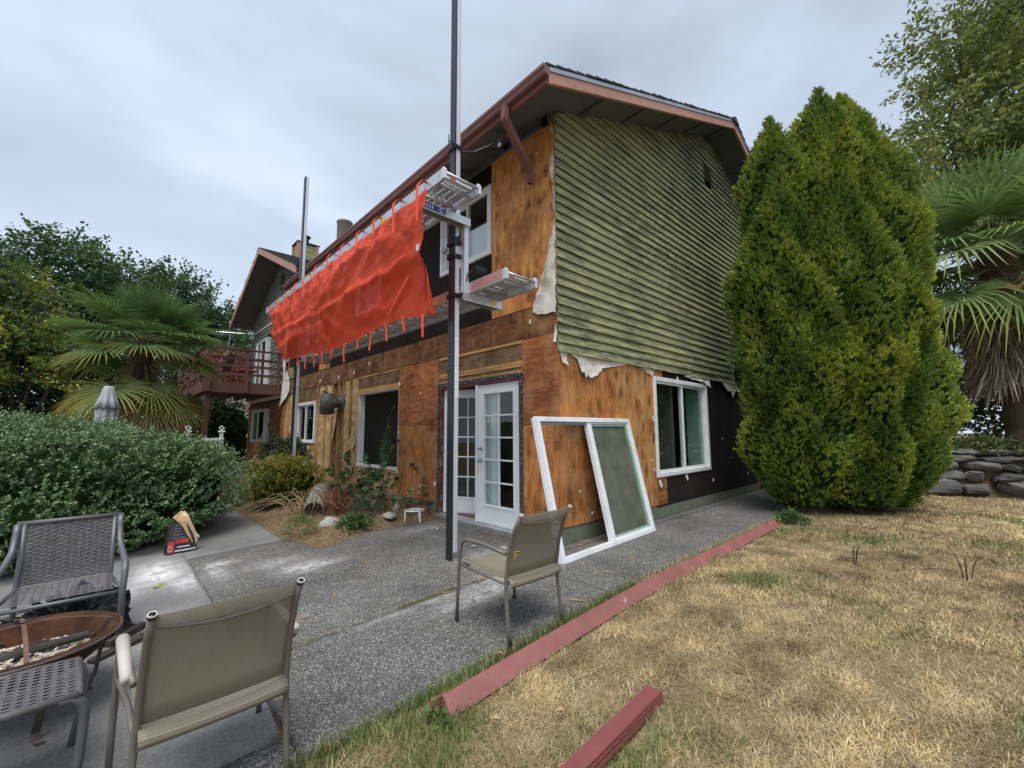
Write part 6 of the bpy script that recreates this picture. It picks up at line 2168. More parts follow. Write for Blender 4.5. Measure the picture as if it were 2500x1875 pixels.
# ------------------------------------------------------------------ debris on the paving
def chips(name, label, mat, pts, smin, smax, wmin, wmax, th=0.004):
    for k, (x, y) in enumerate(pts):
        b = MB()
        ln = random.uniform(smin, smax); a = random.uniform(0, 3.14)
        z_ = float(G(x)) + 0.006
        wd = random.uniform(wmin, wmax)
        dx, dy = math.cos(a), math.sin(a)
        b.add([(x - dx * ln / 2, y - dy * ln / 2, z_), (x - dy * wd / 2, y + dx * wd / 2, z_), (x + dx * ln / 2, y + dy * ln / 2, z_), (x + dy * wd / 2, y - dx * wd / 2, z_),
               (x - dx * ln / 2, y - dy * ln / 2, z_ + th), (x - dy * wd / 2, y + dx * wd / 2, z_ + th), (x + dx * ln / 2, y + dy * ln / 2, z_ + th * 1.5), (x + dy * wd / 2, y - dx * wd / 2, z_ + th)],
              [(3, 2, 1, 0), (4, 5, 6, 7), (0, 1, 5, 4), (1, 2, 6, 5), (2, 3, 7, 6), (3, 0, 4, 7)])
        tag(b.build(name, mat), label, 'wood scrap' if 'wood' in label else 'scrap', label)
chips('wood_splinter', 'thin splinter of raw wood dropped on the paving', 'chip_wood', [(-2.5, 0.53), (-1.44, 0.32), (-2.85, 0.28), (-1.36, -0.18), (-1.8, -0.165), (-3.42, 1.35), (-0.95, 0.9), (-1.9, 1.2), (-0.55, -0.9), (-0.45, -0.95), (0.1, -0.9), (1.5, -0.8), (-1.15, -1.15), (2.6, -0.9), (3.2, -0.5), (0.4, -0.12), (-1.7, 1.7), (-2.7, 0.9), (-2.1, 0.75)], 0.06, 0.2, 0.008, 0.022)
deb = [(random.uniform(-0.75, -0.12), random.uniform(0.2, 2.5)) for _ in range(46)]
chips('wood_chip', 'small chip of wood swept along the french door threshold', 'ply_dark', deb[:26], 0.03, 0.11, 0.012, 0.035)
chips('wood_chip', 'small pale wood chip lying before the french door threshold', 'chip_wood', deb[26:38], 0.03, 0.12, 0.012, 0.03)
chips('paper_scrap', 'white paper scrap lying before the french door threshold', 'chip_white', deb[38:42] + [(-0.75, 0.75), (-0.35, 1.75)], 0.05, 0.14, 0.02, 0.04)
chips('wood_chip', 'small wood chip under the leaning window along the foundation', 'chip_wood', [(random.uniform(-0.4, 1.4), random.uniform(-0.4, -0.04)) for _ in range(9)], 0.04, 0.16, 0.012, 0.03)
b = MB(); z_ = float(G(-2.52)) + 0.004
for nm, lab, x, y, mt in (('fallen_leaf', 'green fallen leaf on the smooth slab near the dust', -3.61, 2.1, 'label_yellow'),):
    b = MB()
    n = 14
    ang = np.linspace(0, 2 * math.pi, n + 1)[:-1]
    z_ = float(G(x)) + 0.014
    b.add([(x + (0.045 + 0.022 * math.cos(5 * a)) * math.cos(a), y + (0.07 + 0.03 * math.cos(5 * a)) * math.sin(a), z_ + 0.006 * math.sin(2 * a)) for a in ang] + [(x, y, z_ + 0.004)], [(k, (k + 1) % n, n) for k in range(n)])
    simple('leaf_green', (0.20, 0.26, 0.05), 0.6)
    tag(b.build(nm, 'leaf_green', solid=0.001), lab, 'leaf')
dl_pts = [(-2.35, -1.95), (-2.6, -1.75), (-2.2, -1.75), (-1.75, -1.75), (-2.95, -2.0), (-0.9, -2.6), (0.3, -2.2), (-2.25, -1.47)]
for k, (x, y) in enumerate(dl_pts):
    b = MB()
    z_ = float(terrain(x, y)) + (0.05 if k != 7 else 0.11)
    a = random.uniform(0, 6.28); ca, sa = math.cos(a), math.sin(a)
    L_, W_ = random.uniform(0.035, 0.06), random.uniform(0.022, 0.034)
    b.add([(x, y, z_), (x + ca * L_ * .5 - sa * W_ * .5, y + sa * L_ * .5 + ca * W_ * .5, z_ + 0.02), (x + ca * L_, y + sa * L_, z_ + 0.008), (x + ca * L_ * .5 + sa * W_ * .5, y + sa * L_ * .5 - ca * W_ * .5, z_ + 0.016), (x + ca * L_ * .5, y + sa * L_ * .5, z_ + 0.002)], [(0, 1, 4), (1, 2, 4), (2, 3, 4), (3, 0, 4)])
    tag(b.build('fallen_leaf', 'dead_leaf', solid=0.001), 'curled dry brown leaf lying on the straw coloured lawn', 'leaf', 'dry leaves on the lawn')

# ------------------------------------------------------------------ inside the open room
sp = thing('stove_pipe', 'black stove pipe elbow seen through the empty window opening', 'stove pipe', (2.3, 6.35, 0.07))
b = MB(); b.tube([(0.0, 0.0, 0.0), (0, 0, 1.75), (0.02, 0.03, 1.9), (0.10, 0.14, 2.0), (0.30, 0.45, 2.02), (0.55, 0.8, 2.02)], 0.11, 16); b.build('pipe', 'black_steel', sp, smooth=True)
b = MB(); b.box(-0.35, 0.3, -0.35, 0.35, 0, 0.72); b.build('stove', 'black_steel', sp, bevel=0.02)

# ------------------------------------------------------------------ top seam of yellow insulation tape on the second pole etc. (none)

# ------------------------------------------------------------------ vegetation
def merge(parts):
    Vs, Fs, Cs, o = [], [], [], 0
    for v, f, c in parts:
        Vs.append(v); Fs.append(f + o); Cs.append(c); o += len(v)
    return np.concatenate(Vs), np.concatenate(Fs), np.concatenate(Cs)

def pick(pal, n, lo=0.8, hi=1.2):
    pal = np.asarray(pal)
    return pal[rng.integers(len(pal), size=n)] * rng.uniform(lo, hi, (n, 1))

# ---- big clipped shrub on the left
SUPER_P = 3.0
def superell(d, rad, p=2.6):
    p = SUPER_P
    k = (np.abs(d[:, 0] / rad[0]) ** p + np.abs(d[:, 1] / rad[1]) ** p + np.abs(d[:, 2] / rad[2]) ** p) ** (-1 / p)
    return d * k[:, None]

def shrub(name, label, cat, c, rad, shoots, lps, ll, lw, pal, tips, seed, zmin, spread=0.13, lump=0.12, core=0.86, leafmat='leaf_stiff', upb=0.6, shoot_len=0.2, group=None):
    t = thing(name, label, cat, (c[0], c[1], zmin), group=group)
    cz = c[2] - zmin
    n1, n2, n3 = Noise2(seed, 2.4), Noise2(seed + 1, 5.5), Noise2(seed + 2, 3.0)
    def rad_k(d):
        return 1 + lump * 0.55 * n1(d[:, 0] * 2 + d[:, 2], d[:, 1] * 2 - d[:, 2]) + lump * 0.4 * n2(d[:, 0] - d[:, 2], d[:, 1] + d[:, 2] * 1.3)
    d = rvec(shoots)
    d[:, 2] = np.where(d[:, 2] < -0.75, -d[:, 2], d[:, 2])
    P = superell(d, rad) * rad_k(d)[:, None] * rng.uniform(0.86, 1.0, (shoots, 1))
    P[:, 2] += cz
    k = P[:, 2] > 0.02
    P, d = P[k], d[k]
    m = len(P)
    A = unit(d * np.array([1, 1, 0.6]) + np.array([0, 0, upb]) + rng.normal(0, 0.28, (m, 3)))
    bright = 0.5 + 0.5 * n3(P[:, 0] * 1.5, P[:, 1] * 1.5 + P[:, 2] * 2)
    LL = rng.uniform(0.5, 1.25, m) * shoot_len * np.where(rng.random(m) < 0.05, 1.9, 1.0)
    tt = np.linspace(0.0, 1.0, lps)
    pos = P[:, None] + A[:, None] * (LL[:, None, None] * tt[None, :, None])
    pos = pos.reshape(-1, 3)
    Ax = np.repeat(A, lps, 0)
    D = unit(Ax * 0.55 + rvec(len(pos)) * 0.9)
    T = np.tile(tt, m)[:, None]
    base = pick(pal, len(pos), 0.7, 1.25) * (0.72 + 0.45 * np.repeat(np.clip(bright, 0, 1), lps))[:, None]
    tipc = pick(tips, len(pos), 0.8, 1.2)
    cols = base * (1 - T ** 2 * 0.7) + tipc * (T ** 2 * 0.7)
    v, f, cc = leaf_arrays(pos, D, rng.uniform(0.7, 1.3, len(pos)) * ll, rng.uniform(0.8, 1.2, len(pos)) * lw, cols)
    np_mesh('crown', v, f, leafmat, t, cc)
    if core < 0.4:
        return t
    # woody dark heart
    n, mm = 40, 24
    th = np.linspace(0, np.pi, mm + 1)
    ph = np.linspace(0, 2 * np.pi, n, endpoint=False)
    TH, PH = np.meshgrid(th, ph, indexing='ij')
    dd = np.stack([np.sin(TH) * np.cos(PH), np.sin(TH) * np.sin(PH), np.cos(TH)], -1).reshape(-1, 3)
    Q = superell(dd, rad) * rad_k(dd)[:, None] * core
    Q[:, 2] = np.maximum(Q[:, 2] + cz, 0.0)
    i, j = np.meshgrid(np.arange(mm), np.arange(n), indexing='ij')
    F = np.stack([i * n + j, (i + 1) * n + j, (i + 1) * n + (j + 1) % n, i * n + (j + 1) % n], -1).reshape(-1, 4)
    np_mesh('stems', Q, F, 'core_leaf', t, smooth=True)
    return t

shrub('shrub', 'large dense dark green shrub with small leaves beside the patio', 'shrub', (-4.66, 5.35, 0.58), (2.12, 1.72, 0.74), 10500, 15, 0.042, 0.026,
      [[0.03, 0.066, 0.024], [0.046, 0.09, 0.034], [0.066, 0.115, 0.046]], [[0.135, 0.205, 0.09], [0.19, 0.26, 0.14], [0.105, 0.165, 0.07]], 401, float(G(-4.7)), lump=0.10, shoot_len=0.20, core=0.86)
SUPER_P = 2.4
shrub('yellow_shrub', 'low rounded shrub with yellow green leaves in the bed', 'shrub', (-1.55, 5.7, 0.36), (0.58, 0.48, 0.36), 900, 14, 0.05, 0.016,
      [[0.06, 0.075, 0.015], [0.10, 0.11, 0.02], [0.05, 0.06, 0.014]], [[0.30, 0.26, 0.035], [0.24, 0.17, 0.02], [0.20, 0.21, 0.03]], 411, bed_z(-1.5, 5.7) - 0.03, lump=0.14, shoot_len=0.2, upb=0.9, leafmat='leaf', core=0.8)
shrub('dark_shrub', 'small dark leafed shrub against the insulation by the far pole', 'shrub', (-0.45, 9.6, 0.55), (0.45, 0.7, 0.5), 420, 12, 0.07, 0.04,
      [[0.02, 0.035, 0.02], [0.035, 0.05, 0.03]], [[0.05, 0.07, 0.045]], 415, bed_z(-0.4, 9.5) - 0.03, lump=0.2, leafmat='leaf', core=0.6)
shrub('ground_ivy', 'low green creeping weeds at the boulder by the patio edge', 'weeds', (-1.40, 2.70, 0.02), (0.22, 0.14, 0.09), 90, 8, 0.05, 0.03,
      [[0.03, 0.07, 0.02], [0.05, 0.09, 0.03]], [[0.08, 0.13, 0.04]], 419, float(G(-1.4)), core=0.5, leafmat='leaf', shoot_len=0.1)
shrub('lawn_weed', 'broad leaved green weed clump at the near lawn edge', 'weeds', (-2.78, -1.55, -0.09), (0.07, 0.055, 0.03), 26, 4, 0.035, 0.028,
      [[0.04, 0.10, 0.025], [0.06, 0.12, 0.03]], [[0.08, 0.15, 0.04]], 423, float(terrain(-2.8, -1.62)) - 0.01, core=0.3, leafmat='leaf', shoot_len=0.03)
shrub('green_tuft', 'small green grass tuft on the path edge of the bed', 'weeds', (-2.05, 2.95, 0.03), (0.16, 0.2, 0.1), 90, 6, 0.12, 0.006,
      [[0.06, 0.09, 0.025]], [[0.12, 0.14, 0.05]], 427, float(G(-2.05)), core=0.3, leafmat='leaf', shoot_len=0.06, upb=1.5)
shrub('fern_clump', 'dark green creeping plants under the conifers at the end of the trim board', 'weeds', (3.3, -1.58, 0.0), (0.34, 0.2, 0.06), 60, 8, 0.09, 0.03,
      [[0.03, 0.06, 0.018], [0.05, 0.09, 0.025]], [[0.07, 0.12, 0.035]], 429, 0.0, core=0.3, leafmat='leaf', shoot_len=0.12)

# ---- arborvitae
def conifer(label, x, y, H, Rm, seed, lean=(0, 0), low=0.12, clumps=6500, gold=0.45, top=0.9):
    t = thing('arborvitae', label, 'conifer', (x, y, float(terrain(x, y))), group=None)
    n1, n2, n3 = Noise2(seed, 5.0), Noise2(seed + 1, 2.2), Noise2(seed + 2, 2.6)
    hs = np.array([0, 0.04, 0.12, 0.28, 0.45, 0.62, 0.80, 0.9, 0.955, 1.0])
    rs = np.array([0.42, 0.62, 0.83, 1.0, 0.97, 0.86, 0.64, 0.40, 0.17, 0.015])
    def surf(h, a):
        z = h * H
        r = np.interp(h, hs, rs) * Rm
        lum = 1 + 0.115 * n1(np.cos(a) * 1.1 + z * 0.2, np.sin(a) * 1.1 + z * 0.75) + 0.075 * n2(np.cos(a) * 2 + z * 0.9, np.sin(a) * 2 - z * 0.7)
        return np.stack([r * lum * np.cos(a) + lean[0] * h, r * lum * np.sin(a) + lean[1] * h, z + low], -1), lum
    # area-weighted heights
    h = rng.random(clumps * 3)
    keep = rng.random(clumps * 3) < (np.interp(h, hs, rs) * 0.92 + 0.08)
    h = h[keep][:clumps]
    m = len(h)
    a = np.where(rng.random(m) < 0.78, 3.75 + rng.uniform(-1.75, 1.75, m), rng.uniform(0, 2 * np.pi, m))
    P, lum = surf(h, a)
    out = np.stack([np.cos(a), np.sin(a), np.zeros(m)], -1)
    P = P - out * rng.uniform(0.0, 0.10, (m, 1))
    A = unit(out * 0.75 + np.array([0, 0, 0.75]) + rng.normal(0, 0.22, (m, 3)))
    S = unit(np.cross(A, rvec(m)))
    K = 11
    pos, D, T = [], [], []
    for k in range(K):
        q = (k - (K - 1) / 2) / ((K - 1) / 2)
        d = unit(A + S * q * 0.85 + rng.normal(0, 0.16, (m, 3)))
        pos.append(P + A * (0.02 + 0.05 * (1 - abs(q))) * 1.0)
        D.append(d)
        T.append(np.full(m, 1 - abs(q)))
    pos, D = np.concatenate(pos), np.concatenate(D)
    tone = np.tile(n3(a * 2.0, h * H * 1.3), K)
    lumt = np.tile((lum - 1) * 6, K)  # hollows coloured darker, lumps lighter: crown shading painted into the leaves
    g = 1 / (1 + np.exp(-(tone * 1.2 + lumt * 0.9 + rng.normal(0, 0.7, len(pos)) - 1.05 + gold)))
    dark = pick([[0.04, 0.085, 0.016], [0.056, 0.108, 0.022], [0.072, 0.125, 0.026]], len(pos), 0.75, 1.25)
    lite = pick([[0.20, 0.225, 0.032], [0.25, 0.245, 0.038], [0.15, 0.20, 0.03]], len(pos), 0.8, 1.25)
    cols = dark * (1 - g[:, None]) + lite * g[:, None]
    sz = rng.uniform(0.75, 1.3, len(pos))
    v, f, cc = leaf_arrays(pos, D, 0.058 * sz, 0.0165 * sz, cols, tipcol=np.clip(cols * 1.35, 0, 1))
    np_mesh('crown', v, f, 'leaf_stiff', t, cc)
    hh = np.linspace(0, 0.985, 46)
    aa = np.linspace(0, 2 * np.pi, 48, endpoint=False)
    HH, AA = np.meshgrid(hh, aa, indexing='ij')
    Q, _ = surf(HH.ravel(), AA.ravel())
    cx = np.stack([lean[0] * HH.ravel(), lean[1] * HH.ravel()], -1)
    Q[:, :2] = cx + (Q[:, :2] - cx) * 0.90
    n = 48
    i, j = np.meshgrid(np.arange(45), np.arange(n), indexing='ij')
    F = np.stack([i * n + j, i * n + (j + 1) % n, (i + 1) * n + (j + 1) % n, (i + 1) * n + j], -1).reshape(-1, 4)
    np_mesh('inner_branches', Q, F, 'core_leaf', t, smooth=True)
    b = MB(); b.tube([(0, 0, -0.1), (0.02, 0.02, 0.6), (lean[0] * 0.3, lean[1] * 0.3, H * 0.5)], [0.12, 0.1, 0.04], 8); b.build('trunk', 'bark', t)
    return t
conifer('tall clipped conifer with a low pointed top, next to the green gable', 4.50, -1.40, 7.0, 0.80, 501, clumps=10000, gold=0.3)
conifer('tallest clipped conifer, its tip highest of the close set row', 5.12, -2.05, 7.52, 0.95, 511, clumps=13000, gold=0.55)
conifer('clipped conifer with a blunt double tip, pressed behind the tallest one', 5.50, -2.32, 7.45, 0.98, 525, clumps=14500, gold=0.6)
conifer('shorter clipped conifer of the row, nearest the stone wall', 6.15, -2.05, 4.8, 0.70, 537, clumps=7500, gold=0.25)

# ---- broadleaf trees
def tree(name, label, base, trunk_h, blobs, ll, lw, pal, tips, seed, trunk_r=0.2, gap=0.35, leafmat='leaf', cat='tree', droop=0.2, group=None, csz=0.5):
    r = np.random.default_rng(seed)
    t = thing(name, label, cat, base, group=group)
    tb = MB()
    tops = []
    for (c, rad, n) in blobs:
        c = Vector(c) - Vector(base)
        mid = Vector((c.x * 0.35, c.y * 0.35, trunk_h * 0.8))
        tb.tube([(0, 0, -0.2), tuple(Vector((0, 0, trunk_h * 0.5)) + Vector((c.x, c.y, 0)) * 0.06), tuple(mid), tuple(c)], [trunk_r, trunk_r * 0.8, trunk_r * 0.5, trunk_r * 0.12], 8)
        for k in range(7):
            d = Vector(r.normal(size=3)); d.normalize()
            e = c + Vector((d.x * rad[0], d.y * rad[1], d.z * rad[2])) * 0.85
            tb.tube([tuple(c.lerp(mid, 0.3)), tuple(c.lerp(e, 0.5) + Vector((0, 0, 0.1))), tuple(e)], [trunk_r * 0.2, trunk_r * 0.12, 0.012], 5)
    tb.build('trunk', 'bark', t)
    parts = []
    for (c, rad, n) in blobs:
        c = np.array(c) - np.array(base)
        nc = max(12, int(n / 46))
        d = unit(r.normal(size=(nc, 3)))
        q = r.uniform(0.15, 1.0, (nc, 1)) ** 0.45
        cc = c + d * q * np.array(rad)
        out = unit(d + np.array([0, 0, 0.25]))
        per = int(n / nc)
        sp = csz * r.uniform(0.6, 1.3, (nc, 1, 1))
        tw = unit(out[:, None] + r.normal(0, 0.5, (nc, 1, 3)))
        along = r.uniform(-0.6, 1.0, (nc, per, 1))
        pos = cc[:, None] + tw * along * sp * 1.2 + r.normal(0, 0.32, (nc, per, 3)) * sp * (0.75 - 0.4 * along)
        pos = pos.reshape(-1, 3)
        m = len(pos)
        D = unit(np.repeat(tw[:, 0], per, 0) * 0.6 + r.normal(0, 0.7, (m, 3)) + np.array([0, 0, -droop]))
        li = np.clip(np.repeat(r.normal(0.35, 0.35, nc), per) + r.normal(0, 0.15, m), 0, 1)[:, None]
        cols = pick(pal, m, 0.75, 1.2) * (1 - li) + pick(tips, m, 0.8, 1.2) * li
        parts.append(leaf_arrays(pos, D, ll * r.uniform(0.7, 1.25, m), lw * r.uniform(0.7, 1.25, m), cols, Nn=unit(r.normal(size=(m, 3)) * 0.8 + np.array([0, 0, 1.0]))))
    v, f, cc = merge(parts)
    np_mesh('crown', v, f, leafmat, t, cc)
    return t
DKG = [[0.024, 0.055, 0.026], [0.036, 0.075, 0.03], [0.05, 0.09, 0.034]]
MDG = [[0.045, 0.085, 0.022], [0.065, 0.11, 0.03], [0.03, 0.06, 0.02]]
YLG = [[0.20, 0.21, 0.03], [0.26, 0.25, 0.04], [0.15, 0.175, 0.03]]
tree('broadleaf_tree', 'dark broadleaf tree rising behind the palm, highest of the back row', (-5.6, 24.5, 0), 4.0,
     [((-6.0, 24.5, 8.3), (2.4, 2.0, 2.2), 9000), ((-4.0, 24.2, 7.6), (2.0, 2.0, 2.0), 7500), ((-7.8, 24.8, 6.8), (2.0, 2.0, 2.2), 6500), ((-5.2, 24.0, 5.6), (2.6, 2.0, 2.0), 7000)], 0.19, 0.125, DKG, MDG, 601, 0.25, csz=0.75)
tree('broadleaf_tree', 'dark spreading tree behind the antenna and the wing roof', (-1.6, 23.0, 0), 4.0,
     [((-2.4, 22.6, 7.9), (1.5, 1.5, 1.4), 4200), ((-1.5, 22.6, 6.8), (1.6, 1.5, 1.4), 4600), ((-0.3, 22.4, 6.4), (1.5, 1.5, 1.1), 3200), ((-2.2, 22.0, 5.2), (2.2, 1.6, 1.6), 5200), ((0.3, 22.2, 4.9), (1.6, 1.4, 1.2), 3200)], 0.17, 0.11, DKG, MDG, 611, 0.22, csz=0.7)
tree('yellow_tree', 'small tree with yellow green leaves left of the palm', (-6.3, 17.6, 0), 2.5,
     [((-6.2, 17.6, 5.7), (1.1, 1.0, 1.2), 2200), ((-6.6, 17.4, 4.5), (1.4, 1.0, 0.55), 2000), ((-6.0, 17.0, 3.3), (1.2, 0.9, 0.5), 1300), ((-5.2, 17.2, 4.2), (0.8, 0.8, 0.9), 1100)], 0.13, 0.085, MDG, YLG, 621, 0.12, csz=0.5)
tree('broadleaf_tree', 'nearly black green tree at the far left edge of the garden', (-8.0, 18.5, 0), 3.0,
     [((-8.0, 18.5, 6.2), (1.6, 1.6, 1.7), 6000), ((-7.6, 18.3, 4.2), (1.7, 1.5, 1.5), 6000), ((-7.2, 18.0, 2.6), (1.9, 1.3, 1.1), 5200), ((-5.4, 18.9, 2.9), (1.9, 1.0, 1.2), 5000), ((-4.0, 19.2, 2.2), (1.6, 0.9, 1.2), 4200), ((-5.2, 19.0, 4.4), (1.5, 0.9, 1.0), 3600)], 0.14, 0.09, [[0.012, 0.03, 0.014], [0.02, 0.042, 0.02]], DKG, 631, 0.2, csz=0.6)
tree('broadleaf_tree', 'mid green bush filling the gap behind the deck railing', (-1.2, 20.3, 0), 1.5,
     [((-1.5, 20.2, 4.3), (1.7, 1.0, 1.2), 2800), ((-1.8, 19.8, 2.4), (2.2, 0.7, 1.2), 2600), ((0.2, 20.4, 4.6), (1.2, 1.0, 0.9), 1300)], 0.12, 0.08, DKG, MDG, 641, 0.12, csz=0.5)
tree('red_leaf_tree', 'small copper red leafed tree behind the deck chairs', (-0.5, 18.6, 0), 2.2,
     [((-0.55, 18.4, 4.2), (1.0, 0.7, 0.8), 2600), ((0.1, 18.4, 3.5), (1.1, 0.7, 0.8), 2400), ((-1.2, 18.4, 3.3), (0.8, 0.7, 0.7), 1400)], 0.09, 0.05, [[0.14, 0.045, 0.035], [0.20, 0.07, 0.05]], [[0.30, 0.12, 0.085], [0.22, 0.07, 0.05]], 651, 0.1, csz=0.4)
tree('broadleaf_tree', 'tall leafy tree with fine drooping twigs above the right hand palm', (15.5, -5.2, 0.8), 5.0,
     [((15.2, -5.2, 11.8), (2.6, 2.2, 2.6), 9500), ((14.0, -3.6, 9.7), (1.9, 1.6, 1.8), 6200), ((16.5, -6.8, 13.6), (2.8, 2.6, 2.6), 8000), ((15.2, -5.2, 8.3), (2.4, 2.2, 1.9), 7000), ((13.6, -3.2, 7.8), (1.4, 1.2, 1.1), 2600), ((17.3, -8.2, 10.2), (2.6, 2.6, 3.2), 7000), ((14.6, -4.2, 13.2), (1.6, 1.6, 1.9), 3000), ((16.4, -7.2, 6.6), (2.4, 2.0, 1.8), 4500)], 0.17, 0.085,
     [[0.08, 0.11, 0.034], [0.11, 0.14, 0.042], [0.06, 0.088, 0.028]], [[0.19, 0.21, 0.05], [0.23, 0.215, 0.055], [0.15, 0.18, 0.048]], 661, 0.22, csz=0.72, droop=0.4)
tree('laurel_bush', 'dark evergreen bush behind the stone wall under the right hand palm', (11.9, -4.8, 0.8), 1.2,
     [((11.6, -4.2, 2.1), (1.2, 1.2, 1.2), 2200), ((12.2, -5.6, 2.2), (1.2, 1.2, 1.3), 2200), ((11.4, -3.0, 3.6), (1.0, 0.9, 1.6), 1800), ((12.4, -4.6, 4.4), (1.4, 1.3, 1.6), 2200), ((12.8, -6.4, 4.6), (1.4, 1.3, 1.9), 2000), ((11.2, -2.6, 1.7), (1.3, 1.2, 1.0), 2400), ((12.6, -3.6, 2.2), (1.5, 1.4, 1.6), 2600), ((14.5, -6.5, 2.5), (2.0, 2.0, 2.0), 2600)], 0.13, 0.06, [[0.015, 0.03, 0.012], [0.024, 0.045, 0.016]], [[0.05, 0.08, 0.03]], 671, 0.1, csz=0.45)
shrub('bank_ivy', 'green creeping weeds over the top of the stone wall', 'weeds', (9.6, -3.6, 0.86), (0.75, 1.9, 0.16), 420, 8, 0.10, 0.03,
      [[0.06, 0.09, 0.03], [0.10, 0.12, 0.045]], [[0.20, 0.18, 0.08], [0.12, 0.15, 0.05]], 437, 0.82, core=0.3, leafmat='leaf', shoot_len=0.16)

shrub('laurel_hedge', 'black green hedge filling the shade beneath the deck', 'hedge', (-1.2, 18.1, 1.3), (2.0, 0.5, 1.35), 900, 12, 0.11, 0.06,
      [[0.012, 0.028, 0.012], [0.02, 0.04, 0.016]], [[0.03, 0.05, 0.02]], 441, 0.0, core=0.85, leafmat='leaf', shoot_len=0.22)
# ---- windmill palms
PG = [[0.085, 0.165, 0.055], [0.12, 0.21, 0.065], [0.16, 0.25, 0.08]]
PY = [[0.32, 0.29, 0.07], [0.42, 0.31, 0.075], [0.24, 0.25, 0.06]]
PD = [[0.46, 0.35, 0.22], [0.36, 0.26, 0.15], [0.55, 0.44, 0.30]]
def fan(parts, stalks, base, d, petiole, rad, pal, seg=34, spread=2.25, droop=0.35, fold=0.15, tips=None, sd=0):
    r = np.random.default_rng(sd)
    d = unit(np.array(d, float))
    up = np.array([0, 0, 1.0])
    side = unit(np.cross(d, up) + 1e-6)
    nrm = np.cross(side, d)
    c = np.array(base) + d * petiole - up * droop * 0.25 * petiole
    stalks.append((np.array(base), np.array(base) + d * petiole * 0.5 - up * 0.02, c))
    ang = np.linspace(-spread, spread, seg) + r.normal(0, 0.015, seg)
    V, F, Cc = [], [], []
    bl = unit(d - up * droop * 0.5)
    sd2 = unit(np.cross(bl, nrm))
    nn = np.cross(sd2, bl)
    L = rad * (0.78 + 0.22 * np.cos(ang * 0.75)) * r.uniform(0.93, 1.05, seg)
    dirs = unit(bl * np.cos(ang)[:, None] + sd2 * np.sin(ang)[:, None] + nn * 0.12)
    tang = unit(np.cross(dirs, nn))
    ts = np.array([0.02, 0.35, 0.68, 1.0])
    wdt = np.array([0.10, 1.0, 0.75, 0.06]) * (rad * 0.043)
    base_c = pick(pal, 1)[0]
    col = base_c * r.uniform(0.8, 1.25, (seg, 1))
    tipc = pick(tips if tips is not None else pal, seg)
    for s in range(seg):
        o = len(V)
        dr = droop * r.uniform(0.6, 1.4)
        for q, t_ in enumerate(ts):
            p = c + dirs[s] * L[s] * t_ - up * dr * L[s] * max(0, t_ - 0.35) ** 2 * 1.1
            lift = nn * wdt[q] * 0.35
            V += [p - tang[s] * wdt[q] * 0.5 + lift, p - lift * 0.6, p + tang[s] * wdt[q] * 0.5 + lift]
            cc = col[s] * (1 - t_ ** 3) + tipc[s] * t_ ** 3
            Cc += [cc, cc, cc]
        for q in range(3):
            a = o + q * 3
            F += [(a, a + 1, a + 4), (a, a + 4, a + 3), (a + 1, a + 2, a + 5), (a + 1, a + 5, a + 4)]
    parts.append((np.array(V), np.array(F), np.array(Cc)))

